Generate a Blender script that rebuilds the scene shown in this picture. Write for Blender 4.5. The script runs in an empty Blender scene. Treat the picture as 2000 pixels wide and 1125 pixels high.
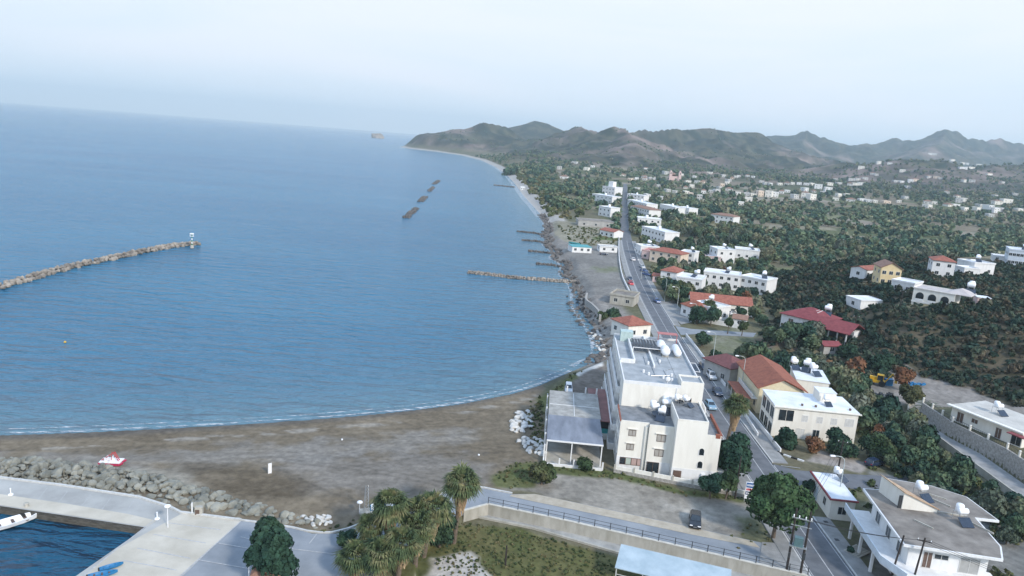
import bpy, math, random
import numpy as np
from mathutils import Vector, Matrix
R = math.radians
random.seed(7); rng = np.random.default_rng(7)
sc = bpy.context.scene
COL = sc.collection

# ------------------------------------------------------------------ camera
F = 1400.0; ROLL = R(4.43); PIT = math.atan(287 / 1400.0); CZ = 55.0
cp, sp, cr, sr = math.cos(PIT), math.sin(PIT), math.cos(ROLL), math.sin(ROLL)
FW = Vector((0, cp, -sp)); U0 = Vector((0, sp, cp)); R0 = Vector((1, 0, 0))
XI = cr * R0 + sr * U0; YI = -sr * R0 + cr * U0
cam = bpy.data.cameras.new("camera"); camo = bpy.data.objects.new("camera", cam); COL.objects.link(camo)
m = Matrix((XI, YI, -FW)).transposed().to_4x4(); m.translation = Vector((0, 0, CZ)); camo.matrix_world = m
cam.sensor_width = 36; cam.lens = 36 * F / 2000.0; cam.clip_start = 1; cam.clip_end = 60000
sc.camera = camo

# ------------------------------------------------------------------ light
SUN_EL, SUN_AZ = R(34), R(142)
w = bpy.data.worlds.new("World"); sc.world = w; w.use_nodes = True
nt = w.node_tree; N = nt.nodes; L = nt.links; N.clear()
out = N.new('ShaderNodeOutputWorld'); bg = N.new('ShaderNodeBackground'); bg.inputs[1].default_value = 0.1
sky = N.new('ShaderNodeTexSky'); sky.sky_type = 'NISHITA'; sky.sun_disc = False
sky.sun_elevation = SUN_EL; sky.sun_rotation = SUN_AZ; sky.air_density = 1.2; sky.dust_density = 1.5; sky.ozone_density = 2.0
tc = N.new('ShaderNodeTexCoord'); mp = N.new('ShaderNodeMapping'); mp.inputs['Scale'].default_value = (1.2, 1.2, 7.0)
mp.inputs['Rotation'].default_value = (0, R(4), 0)
ns = N.new('ShaderNodeTexNoise'); ns.inputs['Scale'].default_value = 1.6; ns.inputs['Detail'].default_value = 6; ns.inputs['Distortion'].default_value = .6
cr1 = N.new('ShaderNodeValToRGB'); cr1.color_ramp.elements[0].position = .36; cr1.color_ramp.elements[1].position = .68
cr1.color_ramp.elements[0].color = (6.0, 6.85, 7.7, 1); cr1.color_ramp.elements[1].color = (6.8, 7.2, 7.85, 1)
# bright bluish upper sky (real Nishita sky seen through thin high cloud) over a paler low band
sx = N.new('ShaderNodeSeparateXYZ'); mr = N.new('ShaderNodeMapRange'); mr.interpolation_type = 'SMOOTHSTEP'
mr.inputs[1].default_value = .22; mr.inputs[2].default_value = .62
up = N.new('ShaderNodeMix'); up.data_type = 'RGBA'; up.inputs[0].default_value = .72; up.inputs[7].default_value = (5.8, 8.2, 12.2, 1)
mx = N.new('ShaderNodeMix'); mx.data_type = 'RGBA'
L.new(tc.outputs['Generated'], mp.inputs[0]); L.new(mp.outputs[0], ns.inputs[0]); L.new(tc.outputs['Generated'], sx.inputs[0]); el_ = N.new('ShaderNodeMath'); el_.operation = 'MULTIPLY_ADD'; el_.inputs[1].default_value = 1.5; el_.inputs[2].default_value = -.14; L.new(sx.outputs[2], el_.inputs[0])
ad_ = N.new('ShaderNodeMath'); ad_.operation = 'ADD'; L.new(ns.outputs[0], ad_.inputs[0]); L.new(el_.outputs[0], ad_.inputs[1]); L.new(ad_.outputs[0], cr1.inputs[0])
L.new(sx.outputs[2], mr.inputs[0]); L.new(mr.outputs[0], mx.inputs[0])
L.new(sky.outputs[0], up.inputs[6]); L.new(up.outputs[2], mx.inputs[7]); L.new(cr1.outputs[0], mx.inputs[6]); L.new(mx.outputs[2], bg.inputs[0]); L.new(bg.outputs[0], out.inputs[0])
sl = bpy.data.lights.new("sun", 'SUN'); sl.energy = 2.6; sl.angle = R(6); sl.color = (1, .93, .84)
so = bpy.data.objects.new("sun", sl); COL.objects.link(so)
sd = Vector((math.sin(SUN_AZ) * math.cos(SUN_EL), math.cos(SUN_AZ) * math.cos(SUN_EL), math.sin(SUN_EL)))
so.rotation_euler = sd.to_track_quat('Z', 'Y').to_euler()
sc.view_settings.view_transform = 'Standard'; sc.view_settings.look = 'None'
sc.view_settings.exposure = 0.5; sc.view_settings.gamma = 1

# ------------------------------------------------------------------ pixel ray helpers
def ray(px, py): return FW + XI * ((px - 1000) / F) + YI * ((562.5 - py) / F)
def at(px, py, z=2.5):
    d = ray(px, py); t = (z - CZ) / d.z; return (d.x * t, d.y * t)
def poly(*pp, z=2.5): return [at(a, b, z) for a, b in pp]

# ------------------------------------------------------------------ numpy noise and polygon distance
def _h(ix, iy, s):
    n = (ix * 374761393 + iy * 668265263 + s * 974634777) & 0xffffffff
    n = ((n ^ (n >> 13)) * 1274126177) & 0xffffffff
    return ((n ^ (n >> 16)) & 0xffff) / 65535.0
def vnoise(x, y, s=0):
    x = np.asarray(x, float); y = np.asarray(y, float)
    ix = np.floor(x).astype(np.int64); iy = np.floor(y).astype(np.int64); fx = x - ix; fy = y - iy
    fx = fx * fx * (3 - 2 * fx); fy = fy * fy * (3 - 2 * fy)
    a = _h(ix, iy, s); b = _h(ix + 1, iy, s); c = _h(ix, iy + 1, s); d = _h(ix + 1, iy + 1, s)
    return (a + (b - a) * fx) * (1 - fy) + (c + (d - c) * fx) * fy
def fbm(x, y, s=0, o=4):
    r = 0; am = .5; t = 0
    for k in range(o): r = r + am * vnoise(x * 2 ** k, y * 2 ** k, s + k); t += am; am *= .5
    return r / t
def ridged(x, y, s=0, o=4):
    r = 0; am = .5; t = 0
    for k in range(o): r = r + am * (1 - np.abs(2 * vnoise(x * 2 ** k, y * 2 ** k, s + k) - 1)); t += am; am *= .5
    return r / t
def sdist(X, Y, P):                       # positive inside
    d = np.full(X.shape, 1e18); ins = np.zeros(X.shape, bool); n = len(P)
    for i in range(n):
        ax, ay = P[i]; bx, by = P[(i + 1) % n]
        ex, ey = bx - ax, by - ay; wx, wy = X - ax, Y - ay
        t = np.clip((wx * ex + wy * ey) / (ex * ex + ey * ey + 1e-9), 0, 1)
        d = np.minimum(d, (wx - ex * t) ** 2 + (wy - ey * t) ** 2)
        c = ((ay <= Y) != (by <= Y)) & (X < ex * (Y - ay) / (ey if abs(ey) > 1e-9 else 1e-9) + ax)
        ins ^= c
    d = np.sqrt(d); return np.where(ins, d, -d)
def sdl(X, Y, P, m=12):                     # same, but only worked out near the polygon
    xs = [p[0] for p in P]; ys = [p[1] for p in P]; r = np.full(X.shape, -1e3)
    M = (X > min(xs) - m) & (X < max(xs) + m) & (Y > min(ys) - m) & (Y < max(ys) + m)
    if M.any(): r[M] = sdist(X[M], Y[M], P)
    return r
def ss(t): t = np.clip(t, 0, 1); return t * t * (3 - 2 * t)

# ------------------------------------------------------------------ terrain
COAST_PX = [(0, 850), (150, 845), (300, 838), (450, 830), (600, 820), (700, 812), (800, 802), (900, 789), (1000, 769), (1050, 754), (1100, 733), (1150, 712), (1178, 700),
 (1177, 675), (1168, 655), (1160, 640), (1146, 622), (1132, 600), (1130, 580), (1128, 566), (1118, 550), (1102, 536), (1108, 524), (1100, 512), (1080, 505), (1092, 497), (1078, 486), (1066, 478), (1076, 470), (1062, 462), (1072, 452), (1068, 434),
 (1046, 408), (1022, 382), (1004, 357), (988, 340), (968, 326), (940, 313), (900, 303), (850, 296), (800, 290.5), (781, 287)]
COAST = [at(a, b, 0) for a, b in COAST_PX]
LAND = [(-1200, -300), (-400, 20), (-180, 84)] + COAST + [(-430, 2900), (-150, 3500), (300, 4600), (300, 11000), (14000, 11000), (14000, -1500), (-1200, -1500)]
BASIN = [at(285, 1031), (-51.5, 40), (-260, 40), (-260, 108), at(0, 989)]
DITCH = [at(905, 999), at(953, 986), at(1100, 1017), at(1350, 1074), at(1545, 1118), (45, 60), (-6, 60), (-10, 84)]
HILLF = poly((1600, 690), (1648, 735), (1700, 745), (1750, 737), (1820, 747), (1900, 768), (2000, 800), z=4) + [(180, 140), (420, 180), (460, 420), (250, 420), (110, 330), (88, 240)]
MOUND = poly((1440, 690), (1500, 715), (1590, 715), (1640, 700), (1690, 640), (1640, 600), (1520, 606), (1470, 650))
TERR = [(90.8, 147), (90.6, 137.5), (93.6, 125.2), (93.6, 114), (150, 100), (150, 160), (100, 149)]
def ridge_at(px, py, D):
    d = ray(px, py); t = D / d.y; return (d.x * t, d.y * t, CZ + d.z * t)
RIDGES = [
 ([(786, 284, 2700), (800, 279, 2720), (830, 266, 2750), (870, 249, 2750), (910, 241, 2750), (945, 238, 2750), (985, 243, 2800), (1030, 252, 2800), (1080, 262, 2700)], 820, 1.15, 34),
 ([(960, 262, 3500), (1000, 252, 3500), (1022, 242, 3500), (1045, 236, 3500), (1070, 241, 3500), (1100, 256, 3500)], 700, 1.1, 8),
 ([(1075, 268, 2600), (1110, 258, 2600), (1160, 255, 2600), (1210, 256, 2600), (1260, 258, 2650), (1310, 262, 2700), (1370, 267, 2800), (1430, 273, 2900), (1480, 276, 3000)], 1250, 1.15, 60),
 ([(1060, 300, 1850), (1110, 285, 2000), (1200, 262, 2300)], 680, 1.2, 45),
 ([(1300, 322, 1750), (1250, 292, 1950), (1215, 266, 2300)], 720, 1.15, 45),
 ([(1560, 318, 2300), (1500, 300, 2500), (1420, 282, 2800)], 900, 1.15, 45),
 ([(1450, 277, 4600), (1500, 275, 4600), (1540, 267, 4600), (1575, 258, 4600), (1605, 267, 4600), (1650, 280, 4600), (1700, 276, 4800), (1740, 279, 4800), (1790, 270, 4800), (1845, 262, 4800), (1890, 273, 4800), (1930, 275, 4800), (1965, 280, 4800), (2000, 288, 4800), (2100, 300, 4800)], 1500, 1.15, 70),
 ([(1640, 312, 3600), (1560, 296, 3700), (1575, 262, 4500)], 800, 1.2, 50),
 ([(1760, 306, 3600), (1830, 285, 4000), (1845, 266, 4700)], 800, 1.2, 50),
 ([(1640, 352, 1650), (1690, 332, 1850), (1740, 312, 1900), (1790, 302, 1900), (1825, 298, 1900), (1870, 311, 1900), (1930, 316, 1950), (2000, 314, 2050), (2150, 318, 2100)], 820, 1.2, 30),
]
RW = [([(lambda v: (v[0], v[1], v[2] + (.70 * am if am >= 45 else .2 * am)))(ridge_at(*q)) for q in pts], wd, pw, am) for pts, wd, pw, am in RIDGES]
def hgt(x, y, full=False):
    X = np.atleast_1d(np.asarray(x, float)); Y = np.atleast_1d(np.asarray(y, float))
    d = sdist(X, Y, LAND)
    W = 6 + 30 * ss((16 - X) / 10) * ss((172 - Y) / 14) + 8 * ss((Y - 400) / 300) * ss((2200 - Y) / 600)
    h = 2.5 * ss(d / W) - 3.0 * ss(-d / 12)
    h = h + 18 * ss((Y - 650) / 900) * ss((d - 60) / 500) * ss(d / 60)
    hm = np.zeros_like(X); ALLX, ALLY = X, Y; FAR = Y > 800
    if FAR.any():
     X, Y = ALLX[FAR], ALLY[FAR]; hq = np.zeros_like(X)
     for pts, wd, pw, am in RW:
         best = np.zeros_like(X)
         for i in range(len(pts) - 1):
             ax, ay, az = pts[i]; bx, by, bz = pts[i + 1]; ex, ey = bx - ax, by - ay
             t = np.clip(((X - ax) * ex + (Y - ay) * ey) / (ex * ex + ey * ey), 0, 1)
             dd = np.hypot(X - ax - ex * t, Y - ay - ey * t)
             q = np.clip(1 - dd / wd, 0, 1); q = q ** pw * (1 - .35 * (1 - q))
             best = np.maximum(best, (az + (bz - az) * t) * q)
         if am: best = best - am * (1.25 * (1 - ridged(X / 420 + 3, Y / 420, 5, 5)) + .75 * (1 - ridged(X / 130, Y / 130, 15, 4))) * ss(best / 60) * (1 - .75 * ss((best - .88 * max(p[2] for p in pts)) / (.12 * max(p[2] for p in pts))))
         hq = np.maximum(hq, best)
    if FAR.any(): hm[FAR] = hq
    X, Y = ALLX, ALLY
    h = np.where(d > 0, np.maximum(h, hm * ss(d / 70)) , h)
    hl = sdl(X, Y, HILLF); hb = 13.5 * ss(hl / 46) * (1 + .10 * (fbm(X / 18, Y / 18, 11, 3) - .5)) + .9 * (fbm(X / 6, Y / 6, 15, 2) - .5) * ss(hl / 6)
    h = h + np.where(hl > 0, hb, 0)
    mo = sdl(X, Y, MOUND); h = h + np.where(mo > 0, 4.0 * ss(mo / 14), 0)
    te = sdl(X, Y, TERR); h = np.where(te > -.3, np.maximum(h, 2.5 + 3.5 * ss((te + .3) / .3)), h)
    up = ss((Y - 330) / 200) * ss((X - 62) / 20) * ss((1800 - Y) / 300)
    h = h + up * 1.6 * (fbm(X / 60, Y / 60, 21, 3) - .5)
    di = sdl(X, Y, DITCH); h = np.where(di > 0, h - 1.3 * ss(di / .35), h)
    ba = sdl(X, Y, BASIN); h = np.where(ba > -.8, np.minimum(h, 2.2 - 7 * ss((ba + .8) / .8)), h)
    return h if full else float(h[0])
_T = 55 * np.concatenate([np.linspace(1.0, 12, 500), np.geomspace(12, 140, 500)])
def hit(px, py, dz=0.0):
    """first point of the terrain (raised by dz) met by the sight line"""
    d = ray(px, py); t = _T / d.y
    x, y, z = d.x * t, d.y * t, CZ + d.z * t
    k = z < hgt(x, y, True) + dz
    if not k.any(): return (float(x[-1]), float(y[-1]), 0.0)
    i = max(int(np.argmax(k)), 1)
    tt = np.linspace(t[i - 1], t[i], 30); x, y, z = d.x * tt, d.y * tt, CZ + d.z * tt
    g = hgt(x, y, True); k = z < g + dz; i = int(np.argmax(k)) if k.any() else 29
    return (float(x[i]), float(y[i]), float(g[i]))

# ------------------------------------------------------------------ materials
MATS = {}
def nodes(name):
    m = bpy.data.materials.new(name); m.use_nodes = True; n = m.node_tree
    return m, n.nodes, n.links, n.nodes['Principled BSDF']
def mat(name, col, rough=.7, var=.12, scale=1.5, col2=None, bump=0.0, bscale=8.0, metal=0, spec=.4, space='obj', stretch=None, wave=None):
    if name in MATS: return MATS[name]
    m, N, L, b = nodes(name)
    b.inputs['Roughness'].default_value = rough; b.inputs['Metallic'].default_value = metal; b.inputs['Specular IOR Level'].default_value = spec
    t = N.new('ShaderNodeTexCoord'); g = N.new('ShaderNodeNewGeometry')
    src = t.outputs['Object'] if space == 'obj' else g.outputs['Position']
    if stretch:
        q = N.new('ShaderNodeMapping'); q.inputs['Scale'].default_value = stretch; L.new(src, q.inputs[0]); src = q.outputs[0]
    n1 = N.new('ShaderNodeTexNoise'); n1.inputs['Scale'].default_value = scale; n1.inputs['Detail'].default_value = 7; n1.inputs['Roughness'].default_value = .62
    L.new(src, n1.inputs[0]); r = N.new('ShaderNodeValToRGB'); e = r.color_ramp.elements
    c2 = col2 or tuple(c * (1 + var) for c in col); c1 = col if col2 else tuple(c * (1 - var) for c in col)
    e[0].position = .34; e[1].position = .66; e[0].color = (*c1, 1); e[1].color = (*c2, 1)
    L.new(n1.outputs[0], r.inputs[0]); cout = r.outputs[0]
    if wave:   # (axis, scale, dark factor): tile / sheet ribs
        wv = N.new('ShaderNodeTexWave'); wv.bands_direction = wave[0]; wv.inputs['Scale'].default_value = wave[1]; wv.inputs['Distortion'].default_value = .3
        L.new(t.outputs['Object'], wv.inputs[0]); mm = N.new('ShaderNodeMix'); mm.data_type = 'RGBA'; mm.blend_type = 'MULTIPLY'
        mr = N.new('ShaderNodeMapRange'); mr.inputs[3].default_value = 0; mr.inputs[4].default_value = 1 - wave[2]
        L.new(wv.outputs[1], mr.inputs[0]); L.new(mr.outputs[0], mm.inputs[0]); L.new(cout, mm.inputs[6]); mm.inputs[7].default_value = (wave[2],) * 3 + (1,)
        cout = mm.outputs[2]
    L.new(cout, b.inputs['Base Color'])
    if bump:
        n2 = N.new('ShaderNodeTexNoise'); n2.inputs['Scale'].default_value = bscale; n2.inputs['Detail'].default_value = 5; L.new(src, n2.inputs[0])
        bp = N.new('ShaderNodeBump'); bp.inputs['Distance'].default_value = bump; bp.inputs['Strength'].default_value = 1; L.new(n2.outputs[0], bp.inputs['Height']); L.new(bp.outputs[0], b.inputs['Normal'])
    MATS[name] = m; return m
WHITE = mat('white_render', (.64, .64, .63), col2=(.75, .75, .74), scale=1.3, rough=.85, stretch=(1, 1, .22))
CREAM = mat('cream_render', (.68, .65, .58), col2=(.77, .745, .68), scale=1.1, rough=.85, stretch=(1, 1, .2))
YELLOW = mat('yellow_render', (.60, .47, .26), col2=(.68, .56, .34), scale=.5, rough=.85)
PEACH = mat('peach_render', (.58, .46, .36), col2=(.68, .58, .48), scale=.5, rough=.85)
PINK = mat('pink_render', (.55, .40, .38), col2=(.62, .48, .45), scale=.5, rough=.85)
GREYW = mat('grey_render', (.30, .30, .29), col2=(.42, .41, .39), scale=.5, rough=.9)
ROOFW = mat('white_roof_coat', (.58, .60, .62), col2=(.76, .78, .80), scale=.35, rough=.7)
ROOFG = mat('grey_roof_coat', (.24, .26, .27), col2=(.38, .40, .41), scale=.45, rough=.85)
ROOFB = mat('brown_weathered_roof', (.13, .115, .10), col2=(.27, .245, .215), scale=.35, rough=.9)
ROOFD = mat('dark_bitumen_roof', (.12, .13, .14), col2=(.24, .25, .26), scale=.8, rough=.9)
TILER = mat('red_roof_tiles', (.22, .070, .048), col2=(.36, .135, .09), scale=1.2, rough=.8, wave=('X', 1.2, .72))
TILEO = mat('orange_roof_tiles', (.20, .062, .038), col2=(.33, .115, .065), scale=1.0, rough=.8, wave=('X', 1.2, .72))
TILEC = mat('crimson_roof_tiles', (.16, .030, .035), col2=(.25, .060, .062), scale=1.0, rough=.75, wave=('X', 1.2, .75))
TILEB = mat('brown_roof_tiles', (.20, .11, .08), col2=(.30, .18, .13), scale=1.2, rough=.85, wave=('X', 1.2, .75))
MAROON = mat('maroon_sheet_roof', (.15, .060, .055), col2=(.23, .10, .09), scale=.5, rough=.6)
BLUES = mat('blue_grey_sheet', (.30, .38, .42), col2=(.42, .50, .54), scale=.4, rough=.45, wave=('X', 2.0, .86))
GLASS = mat('dark_glass', (.02, .028, .035), rough=.12, var=.3, spec=.8)
SHUT = mat('brown_shutter', (.13, .085, .065), rough=.6, var=.2, wave=('Z', 9, .6))
FRAME = mat('window_frame', (.55, .55, .53), rough=.5)
DARKM = mat('dark_metal', (.05, .055, .06), rough=.5, metal=.3)
PIPE = mat('galvanised_metal', (.42, .44, .45), rough=.4, metal=.6)
TANKW = mat('white_tank', (.78, .79, .80), rough=.35, var=.06)
PANEL = mat('solar_panel', (.02, .03, .05), rough=.15, spec=.8, wave=('X', 6, .6))
WOODP = mat('dark_pole_wood', (.035, .028, .025), rough=.8, var=.3, scale=4)
CONC = mat('concrete_wall', (.30, .285, .24), col2=(.45, .43, .38), scale=.7, rough=.9, stretch=(1, 1, .3), bump=.02)
STONE = mat('stone_wall', (.22, .21, .19), col2=(.42, .40, .37), scale=2.5, rough=.95, bump=.05, bscale=5)
TRUNK = mat('tree_bark', (.09, .07, .05), col2=(.17, .13, .10), scale=3, rough=.95)
THATCH = mat('dead_palm_fronds', (.20, .13, .07), col2=(.42, .31, .19), scale=2.5, rough=.95, stretch=(1, 1, .15))
REDP = mat('red_plastic', (.5, .03, .04), rough=.35)
TEAL = mat('teal_paint', (.04, .28, .30), rough=.5)
BLUEP = mat('blue_paint', (.02, .16, .34), rough=.4)
YELP = mat('yellow_machine_paint', (.62, .36, .02), rough=.5)
RUBBER = mat('black_rubber', (.02, .02, .02), rough=.8)
GREENP = mat('green_paint', (.03, .22, .12), rough=.5)
PINKR = mat('pink_canopy', (.42, .16, .15), rough=.7)

def foliage(name, cols, s1=.16, s2=1.1, tint=None):
    m, N, L, b = nodes(name); b.inputs['Roughness'].default_value = .8; b.inputs['Specular IOR Level'].default_value = .15
    g = N.new('ShaderNodeNewGeometry'); n1 = N.new('ShaderNodeTexNoise'); n1.inputs['Scale'].default_value = s1; n1.inputs['Detail'].default_value = 2.5
    L.new(g.outputs['Position'], n1.inputs[0]); r = N.new('ShaderNodeValToRGB'); e = r.color_ramp.elements
    e[0].position = .30; e[1].position = .72; e[0].color = (*cols[0], 1); e[1].color = (*cols[-1], 1)
    for i, c in enumerate(cols[1:-1]):
        q = e.new(.30 + .42 * (i + 1) / (len(cols) - 1)); q.color = (*c, 1)
    if tint:
        tn = N.new('ShaderNodeAttribute') if tint == 'attr' else N.new('ShaderNodeObjectInfo'); ou = tn.outputs['Fac'] if tint == 'attr' else tn.outputs['Random']
        if tint == 'attr': tn.attribute_name = 'tint'
        ma = N.new('ShaderNodeMapRange'); ma.inputs[3].default_value = -.21; ma.inputs[4].default_value = .21; L.new(ou, ma.inputs[0]); ad = N.new('ShaderNodeMath'); ad.operation = 'ADD'; L.new(n1.outputs[0], ad.inputs[0]); L.new(ma.outputs[0], ad.inputs[1]); L.new(ad.outputs[0], r.inputs[0])
    else: L.new(n1.outputs[0], r.inputs[0])
    n2 = N.new('ShaderNodeTexNoise'); n2.inputs['Scale'].default_value = s2; n2.inputs['Detail'].default_value = 3; L.new(g.outputs['Position'], n2.inputs[0])
    mr = N.new('ShaderNodeMapRange'); mr.inputs[1].default_value = .3; mr.inputs[2].default_value = .7; mr.inputs[3].default_value = .55; mr.inputs[4].default_value = 1.5
    L.new(n2.outputs[0], mr.inputs[0]); mm = N.new('ShaderNodeVectorMath'); mm.operation = 'SCALE'
    L.new(r.outputs[0], mm.inputs[0]); L.new(mr.outputs[0], mm.inputs['Scale']); L.new(mm.outputs[0], b.inputs['Base Color'])
    MATS[name] = m; return m
FOL = foliage('mixed_foliage', [(.022, .045, .026), (.035, .062, .028), (.060, .080, .034), (.095, .085, .045)])
FOLD = foliage('dark_foliage', [(.016, .042, .030), (.030, .064, .038), (.052, .084, .042)])
FOLG = foliage('bright_foliage', [(.026, .058, .026), (.042, .080, .033), (.072, .098, .045)], .3, 1.5)
FOLB = foliage('scrub_foliage', [(.018, .040, .030), (.032, .056, .038), (.052, .066, .042), (.095, .078, .052)], .22, .9, 'attr')
FOLO = foliage('orchard_foliage', [(.024, .054, .040), (.052, .090, .052), (.095, .124, .066), (.15, .15, .09)], .2, 1.4, 'obj')
FOLV = foliage('olive_grey_foliage', [(.06, .08, .055), (.10, .12, .085), (.15, .155, .115)], .3, 1.5, 'obj')
FOLW = foliage('weed_foliage', [(.05, .07, .028), (.09, .105, .042), (.16, .14, .07)], .5, 1.5, 'attr')
FOLR = foliage('rusty_foliage', [(.10, .05, .03), (.16, .075, .04), (.20, .12, .06)], .3, 1.5)
FOLF = foliage('far_foliage', [(.034, .072, .054), (.070, .120, .070), (.115, .150, .082), (.19, .185, .12)], .06, .35, 'attr')
PALM = foliage('palm_fronds', [(.035, .060, .03), (.075, .098, .042), (.19, .17, .085)], .6, 2.5)

# ------------------------------------------------------------------ object helpers
def tag(o, label=None, cat=None, group=None, kind=None):
    if label: o['label'] = label
    if cat: o['category'] = cat
    if group: o['group'] = group
    if kind: o['kind'] = kind
    return o
def empty(name, loc, rz=0.0, label=None, cat=None, group=None):
    o = bpy.data.objects.new(name, None); COL.objects.link(o); o.location = loc; o.rotation_euler = (0, 0, rz); o.empty_display_size = .5
    return tag(o, label, cat, group)
def link_mesh(name, me, m, parent=None, loc=None, rz=0):
    if m: me.materials.clear(); me.materials.append(m)
    o = bpy.data.objects.new(name, me); COL.objects.link(o)
    if parent: o.parent = parent
    if loc is not None: o.location = loc
    if rz: o.rotation_euler = (0, 0, rz)
    return o
def npmesh(name, V, Q, smooth=False):
    """V (n,3), Q (m,k) uniform polygons"""
    me = bpy.data.meshes.new(name); V = np.asarray(V, np.float32); Q = np.asarray(Q, np.int32); k = Q.shape[1]
    me.vertices.add(len(V)); me.vertices.foreach_set('co', V.ravel()); me.loops.add(Q.size); me.loops.foreach_set('vertex_index', Q.ravel())
    me.polygons.add(len(Q)); me.polygons.foreach_set('loop_start', np.arange(0, Q.size, k, dtype=np.int32))
    me.polygons.foreach_set('use_smooth', np.full(len(Q), smooth)); me.update(calc_edges=True); me.validate(); return me
def children(o): return [c for c in bpy.data.objects if c.parent == o]
def copy_tree(o, loc=None, rz=None, parent=None, kids=None):
    c = o.copy(); COL.objects.link(c)
    if parent: c.parent = parent
    if loc is not None: c.location = loc
    if rz is not None: c.rotation_euler = (0, 0, rz)
    for ch in children(o): copy_tree(ch, parent=c)
    return c
class MB:
    def __init__(s): s.v = []; s.f = []
    def add(s, vs, fs):
        n = len(s.v); s.v += [tuple(map(float, p)) for p in vs]; s.f += [tuple(i + n for i in f) for f in fs]; return s
    def box(s, x0, y0, z0, x1, y1, z1, t=0):
        return s.add([(x0, y0, z0), (x1, y0, z0), (x1, y1, z0), (x0, y1, z0), (x0 + t, y0 + t, z1), (x1 - t, y0 + t, z1), (x1 - t, y1 - t, z1), (x0 + t, y1 - t, z1)],
                     [(0, 3, 2, 1), (4, 5, 6, 7), (0, 1, 5, 4), (1, 2, 6, 5), (2, 3, 7, 6), (3, 0, 4, 7)])
    def prism(s, P, z0, z1):
        a = sum(P[i][0] * P[(i + 1) % len(P)][1] - P[(i + 1) % len(P)][0] * P[i][1] for i in range(len(P)))
        if a < 0: P = P[::-1]
        n = len(P); return s.add([(x, y, z0) for x, y in P] + [(x, y, z1) for x, y in P],
                     [tuple(range(n))[::-1], tuple(range(n, 2 * n))] + [(i, (i + 1) % n, n + (i + 1) % n, n + i) for i in range(n)])
    def tube(s, p0, p1, r0, r1=None, n=8):
        r1 = r0 if r1 is None else r1; p0 = Vector(p0); p1 = Vector(p1); d = (p1 - p0).normalized()
        a = d.orthogonal().normalized(); b = d.cross(a); vs = []
        for p, r in ((p0, r0), (p1, r1)):
            for k in range(n): t = 2 * math.pi * k / n; vs.append(p + (a * math.cos(t) + b * math.sin(t)) * r)
        return s.add(vs, [tuple(range(n))[::-1], tuple(range(n, 2 * n))] + [(k, (k + 1) % n, n + (k + 1) % n, n + k) for k in range(n)])
    def lathe(s, c, prof, n=12, axis='z'):
        vs = []; m = len(prof)
        for r, h in prof:
            for k in range(n):
                t = 2 * math.pi * k / n; a, b = r * math.cos(t), r * math.sin(t)
                q = (a, b, h) if axis == 'z' else (h, a, b) if axis == 'x' else (b, h, a)
                vs.append((c[0] + q[0], c[1] + q[1], c[2] + q[2]))
        fs = [(j * n + k, j * n + (k + 1) % n, (j + 1) * n + (k + 1) % n, (j + 1) * n + k) for j in range(m - 1) for k in range(n)]
        return s.add(vs, fs + [tuple(range(n))[::-1], tuple(range((m - 1) * n, m * n))])
    def build(s, name, m, parent=None, O=None, smooth=False, loc=None, rz=0):
        me = bpy.data.meshes.new(name); v = s.v if O is None else [(a - O[0], b - O[1], c - O[2]) for a, b, c in s.v]
        me.from_pydata(v, [], s.f); me.update()
        if smooth: me.polygons.foreach_set('use_smooth', [True] * len(me.polygons))
        return link_mesh(name, me, m, parent, loc, rz)

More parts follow.
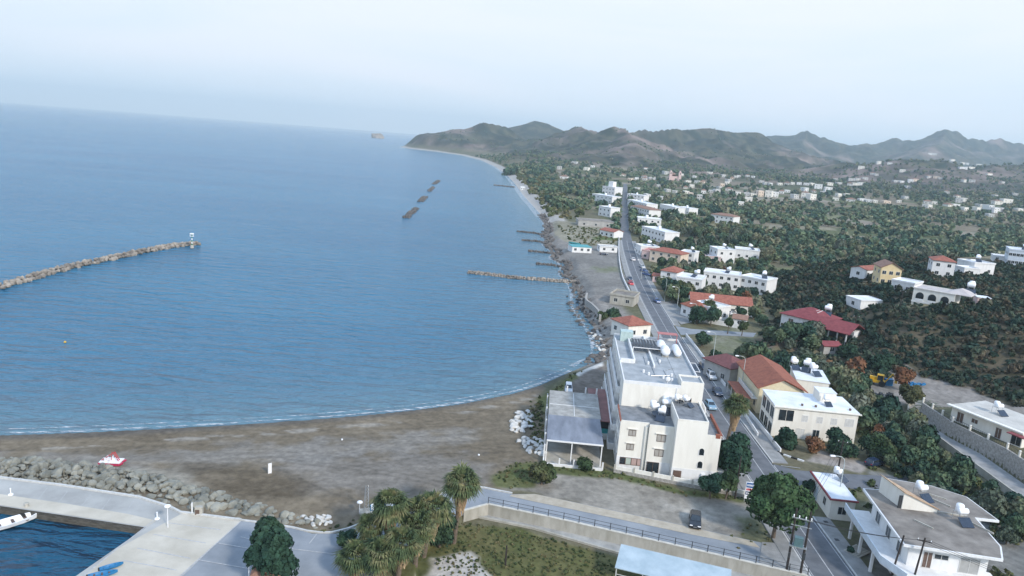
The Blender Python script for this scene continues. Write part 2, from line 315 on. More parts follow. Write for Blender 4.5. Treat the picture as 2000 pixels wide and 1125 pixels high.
# ------------------------------------------------------------------ water
def water_mat():
    m, N, L, b = nodes('sea_water')
    b.inputs['Base Color'].default_value = (.010, .085, .150, 1); b.inputs['Roughness'].default_value = .2; b.inputs['IOR'].default_value = 1.33; b.inputs['Specular IOR Level'].default_value = .5
    g = N.new('ShaderNodeNewGeometry')
    def nz(sc_, det, rot, dist=0):
        q = N.new('ShaderNodeMapping'); q.inputs['Scale'].default_value = sc_; q.inputs['Rotation'].default_value = (0, 0, R(rot)); L.new(g.outputs['Position'], q.inputs[0])
        n = N.new('ShaderNodeTexNoise'); n.inputs['Scale'].default_value = 1; n.inputs['Detail'].default_value = det; n.inputs['Distortion'].default_value = dist; L.new(q.outputs[0], n.inputs[0]); return n.outputs[0]
    a = nz((.10, .34, 1), 3, -8, .6); c = nz((.55, 1.3, 1), 5, 6, .4); e = nz((.010, .028, 1), 2, -12)
    def math_(op, x, y):
        q = N.new('ShaderNodeMath'); q.operation = op
        for i, k in enumerate((x, y)):
            if isinstance(k, (int, float)): q.inputs[i].default_value = k
            else: L.new(k, q.inputs[i])
        return q.outputs[0]
    h = math_('ADD', math_('MULTIPLY', a, 4.4), math_('MULTIPLY', c, 1.0)); h = math_('ADD', h, math_('MULTIPLY', e, 2.0))
    bp = N.new('ShaderNodeBump'); bp.inputs['Distance'].default_value = 1.0; bp.inputs['Strength'].default_value = 1.0; L.new(h, bp.inputs['Height']); L.new(bp.outputs[0], b.inputs['Normal'])
    mr = N.new('ShaderNodeMapRange'); mr.inputs[1].default_value = .35; mr.inputs[2].default_value = .65; L.new(nz((.004, .012, 1), 4, 15, .4), mr.inputs[0])
    mx = N.new('ShaderNodeMix'); mx.data_type = 'RGBA'; mx.inputs[6].default_value = (.012, .125, .240, 1); mx.inputs[7].default_value = (.024, .165, .285, 1)
    L.new(mr.outputs[0], mx.inputs[0]); at_ = N.new('ShaderNodeAttribute'); at_.attribute_name = 'shallow'
    m2 = N.new('ShaderNodeMix'); m2.data_type = 'RGBA'; L.new(at_.outputs['Fac'], m2.inputs[0]); L.new(mx.outputs[2], m2.inputs[6]); m2.inputs[7].default_value = (.10, .20, .26, 1)
    a3 = N.new('ShaderNodeAttribute'); a3.attribute_name = 'deep_basin'; m3 = N.new('ShaderNodeMix'); m3.data_type = 'RGBA'; L.new(a3.outputs['Fac'], m3.inputs[0]); L.new(m2.outputs[2], m3.inputs[6]); m3.inputs[7].default_value = (.006, .070, .135, 1)
    L.new(m3.outputs[2], b.inputs['Base Color']); return m
NA = 160
ang = np.radians(np.linspace(-75, 65, NA)); rad = np.concatenate([[1.], np.geomspace(30, 32000, 260)])
A_, R_ = np.meshgrid(ang, rad); SX = np.sin(A_) * R_; SY = np.cos(A_) * R_
def gridq(nr, nc):
    i = np.arange(nr - 1)[:, None] * nc + np.arange(nc - 1)[None]; return np.stack([i, i + 1, i + nc + 1, i + nc], -1).reshape(-1, 4)
sd_ = sdist(SX.ravel(), SY.ravel(), LAND)
sea = npmesh('sea', np.stack([SX.ravel(), SY.ravel(), np.zeros(SX.size)], 1), gridq(len(rad), NA)[:, ::-1])
at1 = sea.attributes.new('shallow', 'FLOAT', 'POINT'); dist_ = -sd_
shal = np.clip(np.exp(-dist_ / 22.0), 0, 1) * .9 + .25 * np.exp(-dist_ / 150.0)
at1.data.foreach_set('value', np.where(sdist(SX.ravel(), SY.ravel(), BASIN) > -4, 0, np.clip(shal, 0, 1)).astype(np.float32))
a2_ = sea.attributes.new('deep_basin', 'FLOAT', 'POINT'); a2_.data.foreach_set('value', (sdist(SX.ravel(), SY.ravel(), BASIN) > -6).astype(np.float32))
tag(link_mesh('sea', sea, water_mat()), 'blue rippled sea filling the bay out to the hazy horizon', kind='structure')

# the enclosed harbour basin, its calm water standing a little higher against the quay
bp_ = BASIN[::-1] if sum(BASIN[i][0] * BASIN[(i + 1) % 5][1] - BASIN[(i + 1) % 5][0] * BASIN[i][1] for i in range(5)) < 0 else BASIN
hw = npmesh('harbour_water', [(x, y, 1.45) for x, y in bp_], [[0, 1, 2, 3, 4]])
hw.attributes.new('deep_basin', 'FLOAT', 'POINT').data.foreach_set('value', np.ones(5, np.float32)); tag(link_mesh('harbour_water', hw, bpy.data.materials['sea_water']), 'dark blue calm water of the harbour basin', kind='structure')

# ------------------------------------------------------------------ ground sheet
ang = np.radians(np.linspace(-48, 50, 980)); rad = np.concatenate([np.geomspace(48, 330, 520), np.geomspace(331, 1500, 260), np.geomspace(1510, 9000, 330)])
A_, R_ = np.meshgrid(ang, rad); GX = (np.sin(A_) * R_).ravel(); GY = (np.cos(A_) * R_).ravel(); GZ = hgt(GX, GY, True)
def C(*c): return np.array(c, float)
def parcel(X, Y, s=0):
    wx = X + 14 * (fbm(X / 60, Y / 60, 201, 2) - .5); wy = Y + 14 * (fbm(X / 60, Y / 60, 211, 2) - .5)
    u = (wx * .92 + wy * .39); v = (-wx * .39 + wy * .92); j = np.floor(v / 52); i = np.floor((u + 37 * _h(j.astype(np.int64), j.astype(np.int64) * 0, 221)) / 78)
    return _h(i.astype(np.int64), j.astype(np.int64), 230 + s)
n1 = fbm(GX / 25, GY / 25, 31, 5)[:, None]; n2 = fbm(GX / 4, GY / 4, 41, 4)[:, None]; n3 = fbm(GX / 160, GY / 160, 51, 5)[:, None]
col = C(.075, .085, .045) * (1 - n1) * 1.2 + C(.20, .165, .115) * n1 * .85
fp = parcel(GX, GY, 1)[:, None]; fk = (ss((GY - 470) / 90) * ss((GX - 60) / 12) * ss((1900 - GY) / 200))[:, None]
fc = np.where(fp < .3, C(.10, .12, .055), np.where(fp < .55, C(.20, .165, .12), np.where(fp < .8, C(.075, .095, .045), C(.26, .23, .18)))); col = col * (1 - .75 * fk) + (fc * (.7 + .6 * n2)) * .75 * fk
# hills: scrub against bare pinkish rock
hz_ = ss((GZ - 9) / 14)[:, None] * ss((GY - 900) / 300)[:, None]
rk = ss((ridged(GX / 210, GY / 210, 61, 5) - .52) / .16)[:, None] * ss((fbm(GX / 330 + 9, GY / 330, 71, 4) - .40) / .2)[:, None]
sp_ = ss((fbm(GX / 28, GY / 28, 77, 4) - .42) / .2)[:, None]
hillc = (C(.018, .030, .022) * (1 - sp_) + C(.066, .066, .042) * sp_); rk = rk * (.35 + .65 * ss((fbm(GX / 45, GY / 45, 79, 4) - .35) / .25)[:, None]); hillc = hillc * (1 - rk) + C(.18, .14, .12) * rk; hillc = hillc * (.45 + 1.1 * fbm(GX / 34, GY / 34, 301, 4)[:, None])
col = col * (1 - hz_) + hillc * hz_
nh = ss(sdist(GX, GY, HILLF) / 5)[:, None]; col = col * (1 - nh) + (C(.04, .045, .028) * (1 - n2) + C(.12, .095, .065) * n2) * nh
def paint(P, c, soft=1.0, c2=None, amt=1.0, nsc=None, jit=2.0):
    xs = [p[0] for p in P]; ys = [p[1] for p in P]; e = soft * (jit + 1)
    M = np.nonzero((GX > min(xs) - e) & (GX < max(xs) + e) & (GY > min(ys) - e) & (GY < max(ys) + e))[0]
    if len(M) == 0: return
    x, y = GX[M], GY[M]; nn = n2[M]
    d = sdist(x, y, P) + (nn[:, 0] - .5) * jit * soft
    a = (ss(d / soft + .5) * amt)[:, None]; k = nn if nsc is None else fbm(x / nsc, y / nsc, 88, 4)[:, None]
    cc = C(*c) if c2 is None else C(*c) * (1 - k) + C(*c2) * k
    col[M] = col[M] * (1 - a) + cc * a
dl = sdist(GX, GY, LAND)
cst = (ss((16 - dl) / 5) * ss((GY - 168) / 10))[:, None]; far_ = ss((GY - 420) / 100)[:, None]
col = col * (1 - cst) + ((C(.15, .14, .13) * (1 - n2) + C(.30, .28, .25) * n2) * (1 - far_) + C(.36, .34, .31) * far_) * cst
BEACH = [at(0, 850, 0), at(600, 820, 0), at(1000, 769, 0), at(1060, 748, 0)] + poly((1062, 800), (1060, 915), (1000, 960), (905, 962), (850, 975), (640, 1040), (0, 960)) + [(-200, 85), (-200, 100)]
paint(BEACH, (.120, .096, .066), 1.5, (.205, .170, .122), nsc=9)
paint(poly((560, 872), (800, 880), (1010, 900), (900, 960), (800, 955), (720, 975), (640, 960), (520, 905)), (.155, .145, .130), 7, (.27, .255, .235), .6, nsc=5)
paint(poly((0, 868), (200, 860), (560, 850), (900, 820), (900, 850), (520, 900), (300, 900), (0, 890)), (.20, .185, .165), 6, (.27, .255, .225), .7, nsc=6)
paint(poly((235, 905), (330, 905), (400, 935), (390, 960), (330, 945), (250, 925)), (.30, .275, .225), 3, None, .8)
paint(poly((100, 905), (240, 900), (300, 925), (240, 930)), (.28, .26, .22), 3, None, .6)
paint(poly((300, 880), (520, 905), (600, 940), (560, 975), (420, 950), (400, 910)), (.095, .075, .050), 5, None, .7)
bm_ = (ss(sdist(GX, GY, BEACH) / 2) )[:, None]; st_ = fbm((GX + .2 * GY) / 15, (GY - .25 * GX) / 1.3, 123, 4)[:, None]; col = col * (1 - bm_) + col * bm_ * (.76 + .48 * st_)
wk = (bm_[:, 0] * ss((fbm(GX / 6, GY / 2, 131, 3) - .52) / .1) * np.exp(-((dl - 6.5 - 3 * (fbm(GX / 30, GY / 30, 133, 2) - .5) * 2) / 1.1) ** 2))[:, None] * .55; col = col * (1 - wk) + C(.36, .34, .30) * wk
for tr in ([(560, 885), (700, 905), (860, 940), (900, 948)], [(560, 893), (700, 913), (850, 948)], [(530, 900), (620, 950), (700, 985)], [(700, 905), (860, 880), (1000, 880)]):
    tp = [at(*q) for q in tr]; dd_ = np.full(GX.shape, 9.)
    for (ax, ay), (bx, by) in zip(tp[:-1], tp[1:]):
        ex, ey = bx - ax, by - ay; t = np.clip(((GX - ax) * ex + (GY - ay) * ey) / (ex * ex + ey * ey), 0, 1); dd_ = np.minimum(dd_, np.hypot(GX - ax - ex * t, GY - ay - ey * t))
    k = (np.exp(-(dd_ / .35) ** 2) * .5)[:, None]; col = col * (1 - k) + col * .6 * k
wet = (ss((3.5 + 3 * (n1[:, 0] - .5) - dl) / 3) * ss((172 - GY) / 8) * (dl > -2))[:, None]; col = col * (1 - .65 * wet) + C(.085, .085, .085) * .65 * wet
paint(poly((1060, 915), (1190, 922), (1330, 962), (1490, 980), (1520, 1000), (1500, 1085), (1400, 1055), (1050, 968), (985, 955)), (.17, .155, .13), 1.5, (.33, .305, .26), nsc=5)
paint(poly((1290, 975), (1340, 985), (1410, 1015), (1400, 1045), (1330, 1015)), (.40, .375, .33), 3, None, .7)
paint(poly((1058, 905), (1200, 918), (1330, 955), (1470, 970), (1470, 980), (1330, 968), (1200, 935), (1060, 922)), (.065, .085, .03), 1.2, (.12, .13, .055))
paint(poly((960, 930), (1000, 905), (1060, 900), (1065, 935), (1040, 955), (970, 950)), (.07, .09, .03), 1.5, (.13, .13, .06))
paint(poly((1440, 1010), (1480, 1010), (1530, 1085), (1420, 1070)), (.09, .10, .045), 2, None, .8)
paint([(-12, 92), (3, 93), (17, 87.5), (45, 80), (45, 55), (-12, 55)], (.065, .085, .028), 1.0, (.17, .14, .065), nsc=4)
paint(poly((850, 1075), (920, 1062), (965, 1125), (1000, 1160), (800, 1160)), (.34, .31, .27), 1.5, (.50, .47, .43))
paint(poly((1060, 760), (1110, 733), (1180, 702), (1190, 780), (1150, 790), (1062, 775)), (.12, .105, .09), 1.5, (.20, .175, .15))
paint(poly((1050, 758), (1110, 731), (1140, 722), (1120, 745), (1080, 765), (1062, 790)), (.085, .105, .035), 1.5, (.14, .14, .06))
paint(poly((1120, 728), (1178, 702), (1178, 712), (1130, 735)), (.50, .48, .44), .8)
paint(poly((1108, 495), (1150, 480), (1212, 478), (1222, 540), (1240, 585), (1160, 575), (1120, 540)), (.135, .13, .12), 2, (.24, .23, .21), nsc=8)
paint(poly((1155, 523), (1210, 520), (1214, 532), (1165, 532)), (.10, .13, .06), 5, (.18, .18, .12), .8, nsc=5)
paint(poly((1078, 430), (1160, 437), (1205, 445), (1210, 476), (1120, 478), (1085, 462)), (.16, .15, .10), 3, (.30, .28, .22), nsc=8)
paint(poly((1160, 462), (1208, 462), (1208, 470), (1160, 468)), (.10, .13, .05), 2)
paint(poly((1245, 462), (1400, 470), (1400, 484), (1248, 476)), (.11, .095, .065), 3, (.16, .14, .09))
paint(poly((1590, 562), (1690, 572), (1700, 600), (1600, 605)), (.035, .075, .030), 3)
paint(poly((1500, 523), (1560, 522), (1640, 540), (1600, 548), (1520, 535)), (.10, .12, .05), 3, (.16, .15, .09))
paint(poly((1385, 650), (1430, 640), (1480, 655), (1460, 690), (1400, 700)), (.085, .10, .04), 1.5, (.24, .23, .18))
paint(poly((1500, 650), (1560, 640), (1600, 670), (1560, 700), (1470, 690)), (.11, .08, .06), 3, (.20, .155, .12))
paint(poly((1672, 722), (1770, 728), (1800, 745), (1760, 800), (1700, 790)), (.12, .11, .10), 2, (.26, .24, .21))
BANK = poly((1740, 728), (1820, 735), (1900, 756), (2010, 795), z=4) + [(160, 150), (160, 138), (100, 146), (93, 160)]
paint(BANK, (.17, .155, .14), 1.5, (.30, .275, .25), .9)
paint(poly((1720, 592), (1800, 583), (1900, 590), (1960, 600), (1900, 606), (1800, 600), z=15), (.20, .18, .10), 6, (.30, .26, .16), .8)
paint(poly((1570, 900), (1600, 880), (1700, 905), (1680, 925), (1600, 905)), (.30, .27, .24), 1)
paint(poly((1690, 1000), (1700, 1130), (2050, 1160), (2010, 1030), (1900, 960), (1700, 920)), (.13, .13, .12), 2, (.22, .215, .20))
for px_, py_, w_, h_, c_ in [(1690, 425, 90, 5, (.16, .17, .09)), (1640, 440, 60, 6, (.30, .25, .20)), (1560, 445, 70, 5, (.26, .23, .17)), (1850, 480, 90, 4, (.18, .18, .10)), (1900, 550, 60, 10, (.26, .22, .14)), (1740, 440, 60, 6, (.24, .20, .16)), (1500, 430, 50, 4, (.20, .18, .12)), (1300, 480, 90, 5, (.15, .12, .09)), (1460, 415, 50, 4, (.22, .17, .12)), (1570, 560, 50, 6, (.20, .18, .13))]:
    paint(poly((px_ - w_, py_ - h_), (px_ + w_, py_ - h_ * .4), (px_ + w_, py_ + h_), (px_ - w_, py_ + h_ * .5)), c_, 6, None, .8)
col = col * (.80 + .40 * fbm(GX / 1.3, GY / 1.3, 99, 3)[:, None])
gme = npmesh('ground', np.stack([GX, GY, GZ], 1), gridq(len(rad), 980)[:, ::-1], True)
ca = gme.color_attributes.new('ground_colour', 'FLOAT_COLOR', 'POINT')
ca.data.foreach_set('color', np.concatenate([col, np.ones((len(col), 1))], 1).astype(np.float32).ravel())
m, N, L, b = nodes('ground'); b.inputs['Roughness'].default_value = .95; b.inputs['Specular IOR Level'].default_value = .1
a_ = N.new('ShaderNodeAttribute'); a_.attribute_name = 'ground_colour'; g = N.new('ShaderNodeNewGeometry')
n_ = N.new('ShaderNodeTexNoise'); n_.inputs['Scale'].default_value = .9; n_.inputs['Detail'].default_value = 9; n_.inputs['Roughness'].default_value = .7; L.new(g.outputs['Position'], n_.inputs[0])
mr = N.new('ShaderNodeMapRange'); mr.inputs[1].default_value = .3; mr.inputs[2].default_value = .7; mr.inputs[3].default_value = .68; mr.inputs[4].default_value = 1.32; L.new(n_.outputs[0], mr.inputs[0])
v_ = N.new('ShaderNodeVectorMath'); v_.operation = 'SCALE'; L.new(a_.outputs['Color'], v_.inputs[0]); L.new(mr.outputs[0], v_.inputs['Scale']); L.new(v_.outputs[0], b.inputs['Base Color'])
bp = N.new('ShaderNodeBump'); bp.inputs['Distance'].default_value = .12; L.new(n_.outputs[0], bp.inputs['Height']); L.new(bp.outputs[0], b.inputs['Normal'])
tag(link_mesh('ground', gme, m), 'coastal plain, brown beach and scrubby hills as one ground sheet', kind='structure')

# ------------------------------------------------------------------ paved sheets
ASPH = mat('asphalt', (.095, .102, .112), col2=(.150, .158, .170), scale=.5, rough=.9, space='world', bump=.01)
ASPHO = mat('old_bluish_asphalt', (.19, .21, .23), col2=(.27, .29, .31), scale=.25, rough=.9, space='world')
PAVE = mat('pavement_slabs', (.20, .20, .195), col2=(.30, .30, .29), scale=.6, rough=.9, space='world')
SANDP = mat('sandy_paving', (.34, .295, .225), col2=(.44, .39, .31), scale=.8, rough=.9, space='world')
QUAY = mat('quay_concrete', (.30, .30, .285), col2=(.42, .42, .40), scale=.18, rough=.9, space='world')
QUAYP = mat('pale_quay_concrete', (.42, .385, .315), col2=(.54, .50, .42), scale=.25, rough=.9, space='world')
QUAYW = mat('wet_quay_wall', (.05, .045, .035), col2=(.13, .12, .10), scale=1.2, rough=.8, space='world', stretch=(1, 1, 4))
PAINTW = mat('road_paint', (.30, .31, .32), col2=(.48, .48, .48), scale=3, rough=.7, space='world')
def sheet(name, P, z, m, label, thick=0):
    b = MB()
    if thick: b.prism(P, z - thick, z)
    else:
        a = sum(P[i][0] * P[(i + 1) % len(P)][1] - P[(i + 1) % len(P)][0] * P[i][1] for i in range(len(P)))
        if a < 0: P = P[::-1]
        b.add([(x, y, z) for x, y in P], [tuple(range(len(P)))])
    return tag(b.build(name, m), label, kind='structure')
def along(P, step=6):
    o = []
    for (x0, y0), (x1, y1) in zip(P[:-1], P[1:]):
        n = max(1, int(math.hypot(x1 - x0, y1 - y0) / step))
        o += [(x0 + (x1 - x0) * k / n, y0 + (y1 - y0) * k / n) for k in range(n)]
    return o + [P[-1]]
def smooth(P, it=2):
    for _ in range(it):
        q = [P[0]]
        for a, b in zip(P[:-1], P[1:]): q += [(a[0] * .75 + b[0] * .25, a[1] * .75 + b[1] * .25), (a[0] * .25 + b[0] * .75, a[1] * .25 + b[1] * .75)]
        P = q + [P[-1]]
    return P
def offs(P, o):
    r = []
    for i, p in enumerate(P):
        a = P[max(i - 1, 0)]; b = P[min(i + 1, len(P) - 1)]; dx, dy = b[0] - a[0], b[1] - a[1]; l = math.hypot(dx, dy) or 1
        oo = o[i] if isinstance(o, (list, tuple)) else o
        r.append((p[0] + dy / l * oo, p[1] - dx / l * oo))
    return r
def strip(b, P, o0, o1, dz, thick=0, base=None):
    """ribbon along P between two sideways offsets (right positive), draped dz over the ground"""
    A = offs(P, o0); B = offs(P, o1); G = hgt([p[0] for p in P], [p[1] for p in P], True) if base is None else [base] * len(P)
    vs = []
    for a, c, g in zip(A, B, G): vs += [(a[0], a[1], g + dz), (c[0], c[1], g + dz)]
    n = len(vs); fs = [(2 * i, 2 * i + 1, 2 * i + 3, 2 * i + 2) for i in range(len(P) - 1)]
    if thick:
        vs += [(x, y, z - thick) for x, y, z in vs[:n]]
        for i in range(len(P) - 1): fs += [(2 * i, 2 * i + 2, n + 2 * i + 2, n + 2 * i), (2 * i + 1, n + 2 * i + 1, n + 2 * i + 3, 2 * i + 3)]
        fs += [(0, n, n + 1, 1), (n - 2, n - 1, 2 * n - 1, 2 * n - 2)]
    b.add(vs, fs)
RC = along(smooth([(44.4, 60), (44.8, 85), (45.3, 110), (45.6, 135), (46.2, 165), (47.2, 200), (48.6, 228), (50.4, 262), (53.0, 300), (56.5, 338), (61.2, 386), (68.6, 448), (80, 540), (92.5, 622), (105, 720), (118, 810), (135, 930), (160, 1100)]), 4)
b = MB(); strip(b, RC, -3.1, 3.1, .06, .3); tag(b.build('road', ASPH), 'straight coast road running inland of the shore', kind='structure')
b = MB(); NR = [p for p in RC if p[1] < 420]
strip(b, NR, -.07, .07, .066)
strip(b, [p for p in RC if p[1] < 108 or 118 < p[1] < 300], 2.72, 2.84, .066); strip(b, NR, -2.84, -2.72, .066)
for q in [[at(1511, 909), at(1533, 939)], [at(1525, 910), at(1563, 915)]]: strip(b, q, -.08, .08, 0, base=2.57)
tag(b.build('road_markings', PAINTW), 'white painted lines on the coast road', kind='structure')
for nm, rng_, o0, o1, lab in [('pavement', (60, 106.5), 3.3, 5.6, 'wide pavement on the inland side of the road beside the low flat-roofed houses'), ('pavement', (119, 206), 3.3, 5.9, 'inland pavement past the parked cars'),
                          ('pavement', (217, 420), 3.3, 5.2, 'inland pavement past the far villas'), ('pavement', (60, 420), -5.4, -3.3, 'seaward pavement of the coast road')]:
    b = MB(); strip(b, [p for p in RC if rng_[0] < p[1] < rng_[1]], o0, o1, .18, .2); tag(b.build(nm, PAVE), lab, kind='structure')
KERB = mat('kerb_stone', (.42, .42, .40), col2=(.56, .56, .54), scale=2, rough=.9, space='world')
for rg, o in [((60, 106.5), 3.1), ((119, 206), 3.1), ((217, 420), 3.1), ((60, 420), -3.3)]:
    b = MB(); strip(b, [p for p in RC if rg[0] < p[1] < rg[1]], o, o + .2, .20, .25); tag(b.build('kerb', KERB), kind='structure')
sheet('side_street', [(48.3, 107.5), (52, 110.2), (60, 111.5), (75, 113), (75, 118), (60, 117), (52, 117), (48.3, 119)], 2.56, ASPH, 'side street branching inland at the painted kerb')
sheet('side_street', [(51.0, 206), (56, 208.5), (80, 211), (100, 214), (100, 218), (80, 216), (56, 214.5), (51.5, 217)], 2.56, ASPHO, 'side street branching inland between the long red-roofed house and the grassy lot')
sheet('forecourt', poly((1296, 590), (1316, 588), (1338, 612), (1352, 630), (1330, 634), (1318, 622)), 2.60, PAVE, 'pale forecourt beside the palm and lamps')
sheet('forecourt', [(23, 106.4), (41, 101.4), (41.8, 96), (40.6, 104.6), (36.5, 105.8), (36.5, 112), (41.2, 112), (41.2, 100)][:0] or [(36.2, 106.6), (41.2, 105.4), (41.2, 118), (36.2, 118)], 2.60, PAVE, 'paved strip beside the white hotel')
# black and white painted kerb round the junction corner
K0 = smooth([(48.2, 117.5), (49.4, 116.6), (51, 116.2), (54, 116.6)], 2)
K0 = along([at(1519, 883), at(1530, 889), at(1545, 894), at(1570, 902)], .9)
pk = empty('painted_kerb', (K0[0][0], K0[0][1], 2.5), 0, 'kerb painted in black and white blocks curving round the side street corner', 'kerb')
for k in range(len(K0) - 1):
    b = MB(); strip(b, [K0[k], K0[k + 1]], -.16, .16, .24, .26, base=2.5); b.build('kerb_block', WHITE if k % 2 else RUBBER, pk, O=(K0[0][0], K0[0][1], 2.5))

# quay, ramp and harbour road
QA = poly((-70, 924), (0, 935), (120, 950), (270, 973), (330, 992), (352, 1003), (470, 1018))
quay = QA + poly((300, 1180), (150, 1290)) + [(-53, 50), at(150, 1125), at(285, 1031), at(0, 989), (-100, 89)]
sheet('quay', quay, 2.58, QUAY, 'grey concrete quay wrapping the corner of the dark blue harbour basin', .4)
b = MB(); e1 = at(285, 1031); e0 = at(150, 1125)
d_ = (e1[0] - e0[0], e1[1] - e0[1]); far0 = (e0[0] - d_[0] * 3, e0[1] - d_[1] * 3); w0 = at(0, 989); w1 = (e1[0] + (w0[0] - e1[0]) * 3, e1[1] + (w0[1] - e1[1]) * 3)
b.prism([e1, far0, (far0[0] + 1.2, far0[1]), (e1[0] + 1.2, e1[1] + 1.0)], -3, 2.57); b.prism([e1, (e1[0] + .3, e1[1] + 1.0), (w1[0], w1[1] + 1.0), w1], -3, 2.565)
tag(b.build('quay_wall', QUAYW), 'dark wet vertical face of the harbour quay', kind='structure')
sheet('quay_edge', poly((-60, 955), (0, 966), (130, 985), (250, 1005), (305, 1018), (288, 1030), (0, 987.5), (-60, 979)), 2.60, QUAYP, 'pale worn edge strip along the harbour quay')
sheet('quay_apron', poly((352, 1006), (376, 1001), (470, 1020), (350, 1128), (300, 1175), (120, 1175), (165, 1125), (228, 1074)), 2.60, QUAYP, 'pale concrete apron beside the harbour')
HR = poly((470, 1018), (560, 1030), (610, 1043), (660, 1043), (740, 1012), (790, 990), (830, 975), (905, 955), (925, 951), (1000, 966), (1045, 965.5)) 
ramp = HR + poly((1200, 998), (1350, 1030), (1470, 1057), (1500, 1063)) + [(39.6, 88.4), (39.6, 84.6)] + poly((1350, 1078), (1100, 1021), (953, 990), (905, 1003), (870, 1020), (800, 1075), (700, 1150), (600, 1250), (240, 1250), (300, 1180))
sheet('harbour_road', ramp, 2.57, ASPHO, 'blue-grey concrete road from the harbour up to the coast road', .3)
sheet('sandy_walkway', poly((1000, 967), (1045, 966), (1200, 999), (1350, 1031), (1470, 1058), (1484, 1071), (1350, 1045), (1200, 1013), (1040, 980), (995, 970)), 2.60, SANDP, 'sand-coloured walkway strip on the far side of the harbour road')
sheet('driveway', poly((1488, 1060), (1530, 1063), (1550, 1100), (1545, 1118), (1482, 1105)), 2.63, PAVE, 'pale paved patch where the harbour road meets the coast road')
b = MB()
def jl(*p, w=.07):
    strip(b, [at(*q) for q in p], -w, w, 0, base=2.61)
jl((470, 1020), (350, 1128)); jl((425, 1062), (560, 1085)); jl((388, 1095), (520, 1118)); jl((325, 1022), (430, 1036)); jl((300, 1045), (402, 1062)); jl((268, 1072), (372, 1092)); jl((240, 1096), (345, 1115)); jl((300, 1018), (228, 1074)); jl((228, 1074), (165, 1125))
for k in (30, 80, 120, 165, 205, 250): jl((k + 12, 943 + k * .145), (k - 6, 966 + k * .15), w=.03)
jl((470, 1050), (560, 1072), (650, 1083), (705, 1062), (745, 1035)); jl((618, 1045), (604, 1063)); jl((690, 1030), (720, 1048))
tag(b.build('joint_lines', PAINTW), 'pale joint and painted lines on the quay concrete', kind='structure')
b = MB(); KP = poly((352, 1003), (470, 1017.5), (560, 1029.5), (612, 1042), (660, 1042), (740, 1011), (830, 974), (905, 954), (925, 950), (1000, 965)); strip(b, along(smooth(KP, 1), 2), -.2, .05, .22, .25, base=2.5)
tag(b.build('kerb', KERB), kind='structure')
b = MB(); strip(b, QA, -.25, .1, .3, .3, base=2.5); tag(b.build('kerb', KERB), kind='structure')

WL = [at(905, 1003), at(953, 990), at(1100, 1021), at(1350, 1078), (38.8, 84.6), (41.0, 84.0)]
OW = (WL[0][0], WL[0][1], .5)
rw = empty('retaining_wall', OW, 0, 'stained concrete retaining wall below the railing of the harbour road', 'retaining wall')
b = MB(); strip(b, along(WL, 3), -.15, .15, 2.45, 2.6, base=.5); b.build('wall', CONC, rw, O=OW)
b = MB(); strip(b, along(WL, 3), -.2, .2, 2.56, .11, base=.5); b.build('coping', mat('pale_coping', (.45, .43, .38), col2=(.58, .56, .50), rough=.9), rw, O=OW)
rl = empty('railing', (WL[1][0], WL[1][1], 3.06), 0, 'dark metal railing with evenly spaced posts along the retaining wall', 'railing'); O_ = (WL[1][0], WL[1][1], 3.06)
pp = along(WL[1:], 2.05); b = MB()
for p, q in zip(pp[:-1], pp[1:]):
    for z in (.45, .95): b.tube((p[0], p[1], 3.06 + z), (q[0], q[1], 3.06 + z), .03, n=5)
b.build('rail', DARKM, rl, O=O_)
for p in pp: MB().box(-.045, -.045, -.02, .045, .045, 1.02).build('post', DARKM, rl, loc=(p[0] - O_[0], p[1] - O_[1], 0))
DE = [at(891, 1007, .8), at(1040, 1038, .8), at(1205, 1086, .8), (26, 85.2), (40, 80.5)]
LA = [(WL[0][0] + .3, WL[0][1]), WL[1], WL[2], WL[3], (38.8, 84.6)]; b = MB()
for k in range(4):
    b.add([(*LA[k], 1.27), (*LA[k + 1], 1.27), (*DE[k + 1], 1.27), (*DE[k], 1.27)], [(0, 3, 2, 1)])
tag(b.build('lower_path', mat('lower_path_concrete', (.25, .25, .24), col2=(.40, .40, .38), scale=.5, rough=.9, space='world')), 'sunken concrete path at the foot of the retaining wall', kind='structure')
tag((lambda bb: (strip(bb, along(DE, 2), -.15, .15, .3, .5, base=1.2), bb.build('low_wall', CONC))[1])(MB()), 'low pale kerb wall between the sunken path and the weedy plot', 'low wall')

# ------------------------------------------------------------------ foam along the shore
m, N, L, b_ = nodes('sea_foam'); b_.inputs['Base Color'].default_value = (.75, .78, .80, 1); b_.inputs['Roughness'].default_value = .9
g = N.new('ShaderNodeNewGeometry'); q = N.new('ShaderNodeMapping'); q.inputs['Scale'].default_value = (.35, 1.3, 1); n_ = N.new('ShaderNodeTexNoise'); n_.inputs['Scale'].default_value = 1; n_.inputs['Detail'].default_value = 8; n_.inputs['Roughness'].default_value = .7
L.new(g.outputs['Position'], q.inputs[0]); L.new(q.outputs[0], n_.inputs[0]); mr = N.new('ShaderNodeMapRange'); mr.inputs[1].default_value = .44; mr.inputs[2].default_value = .74
L.new(n_.outputs[0], mr.inputs[0]); L.new(mr.outputs[0], b_.inputs['Alpha']); FOAM = m
def lev(P, z=.03):   # shoreline where the ground crosses the water, walked along the coast polygon
    return P
CP = smooth(COAST, 2); b = MB(); PP = along(CP, 2.5)
nn = [len(PP)]
PB = [p for p in PP if p[1] < 172]; PE = [p for p in PP if 172 <= p[1] < 560]; PF = [p for p in PP if p[1] >= 540]
def foam(P, a, c, z, s):
    k = np.arange(len(P)); v = vnoise(k / 2.5, k * 0 + s, s); w = vnoise(k / 1.3, k * 0 + s + 9, s)
    strip(b, P, [a - .2 * float(x) for x in w], [a + c * (.25 + 1.1 * float(x)) for x in v], z, base=0)
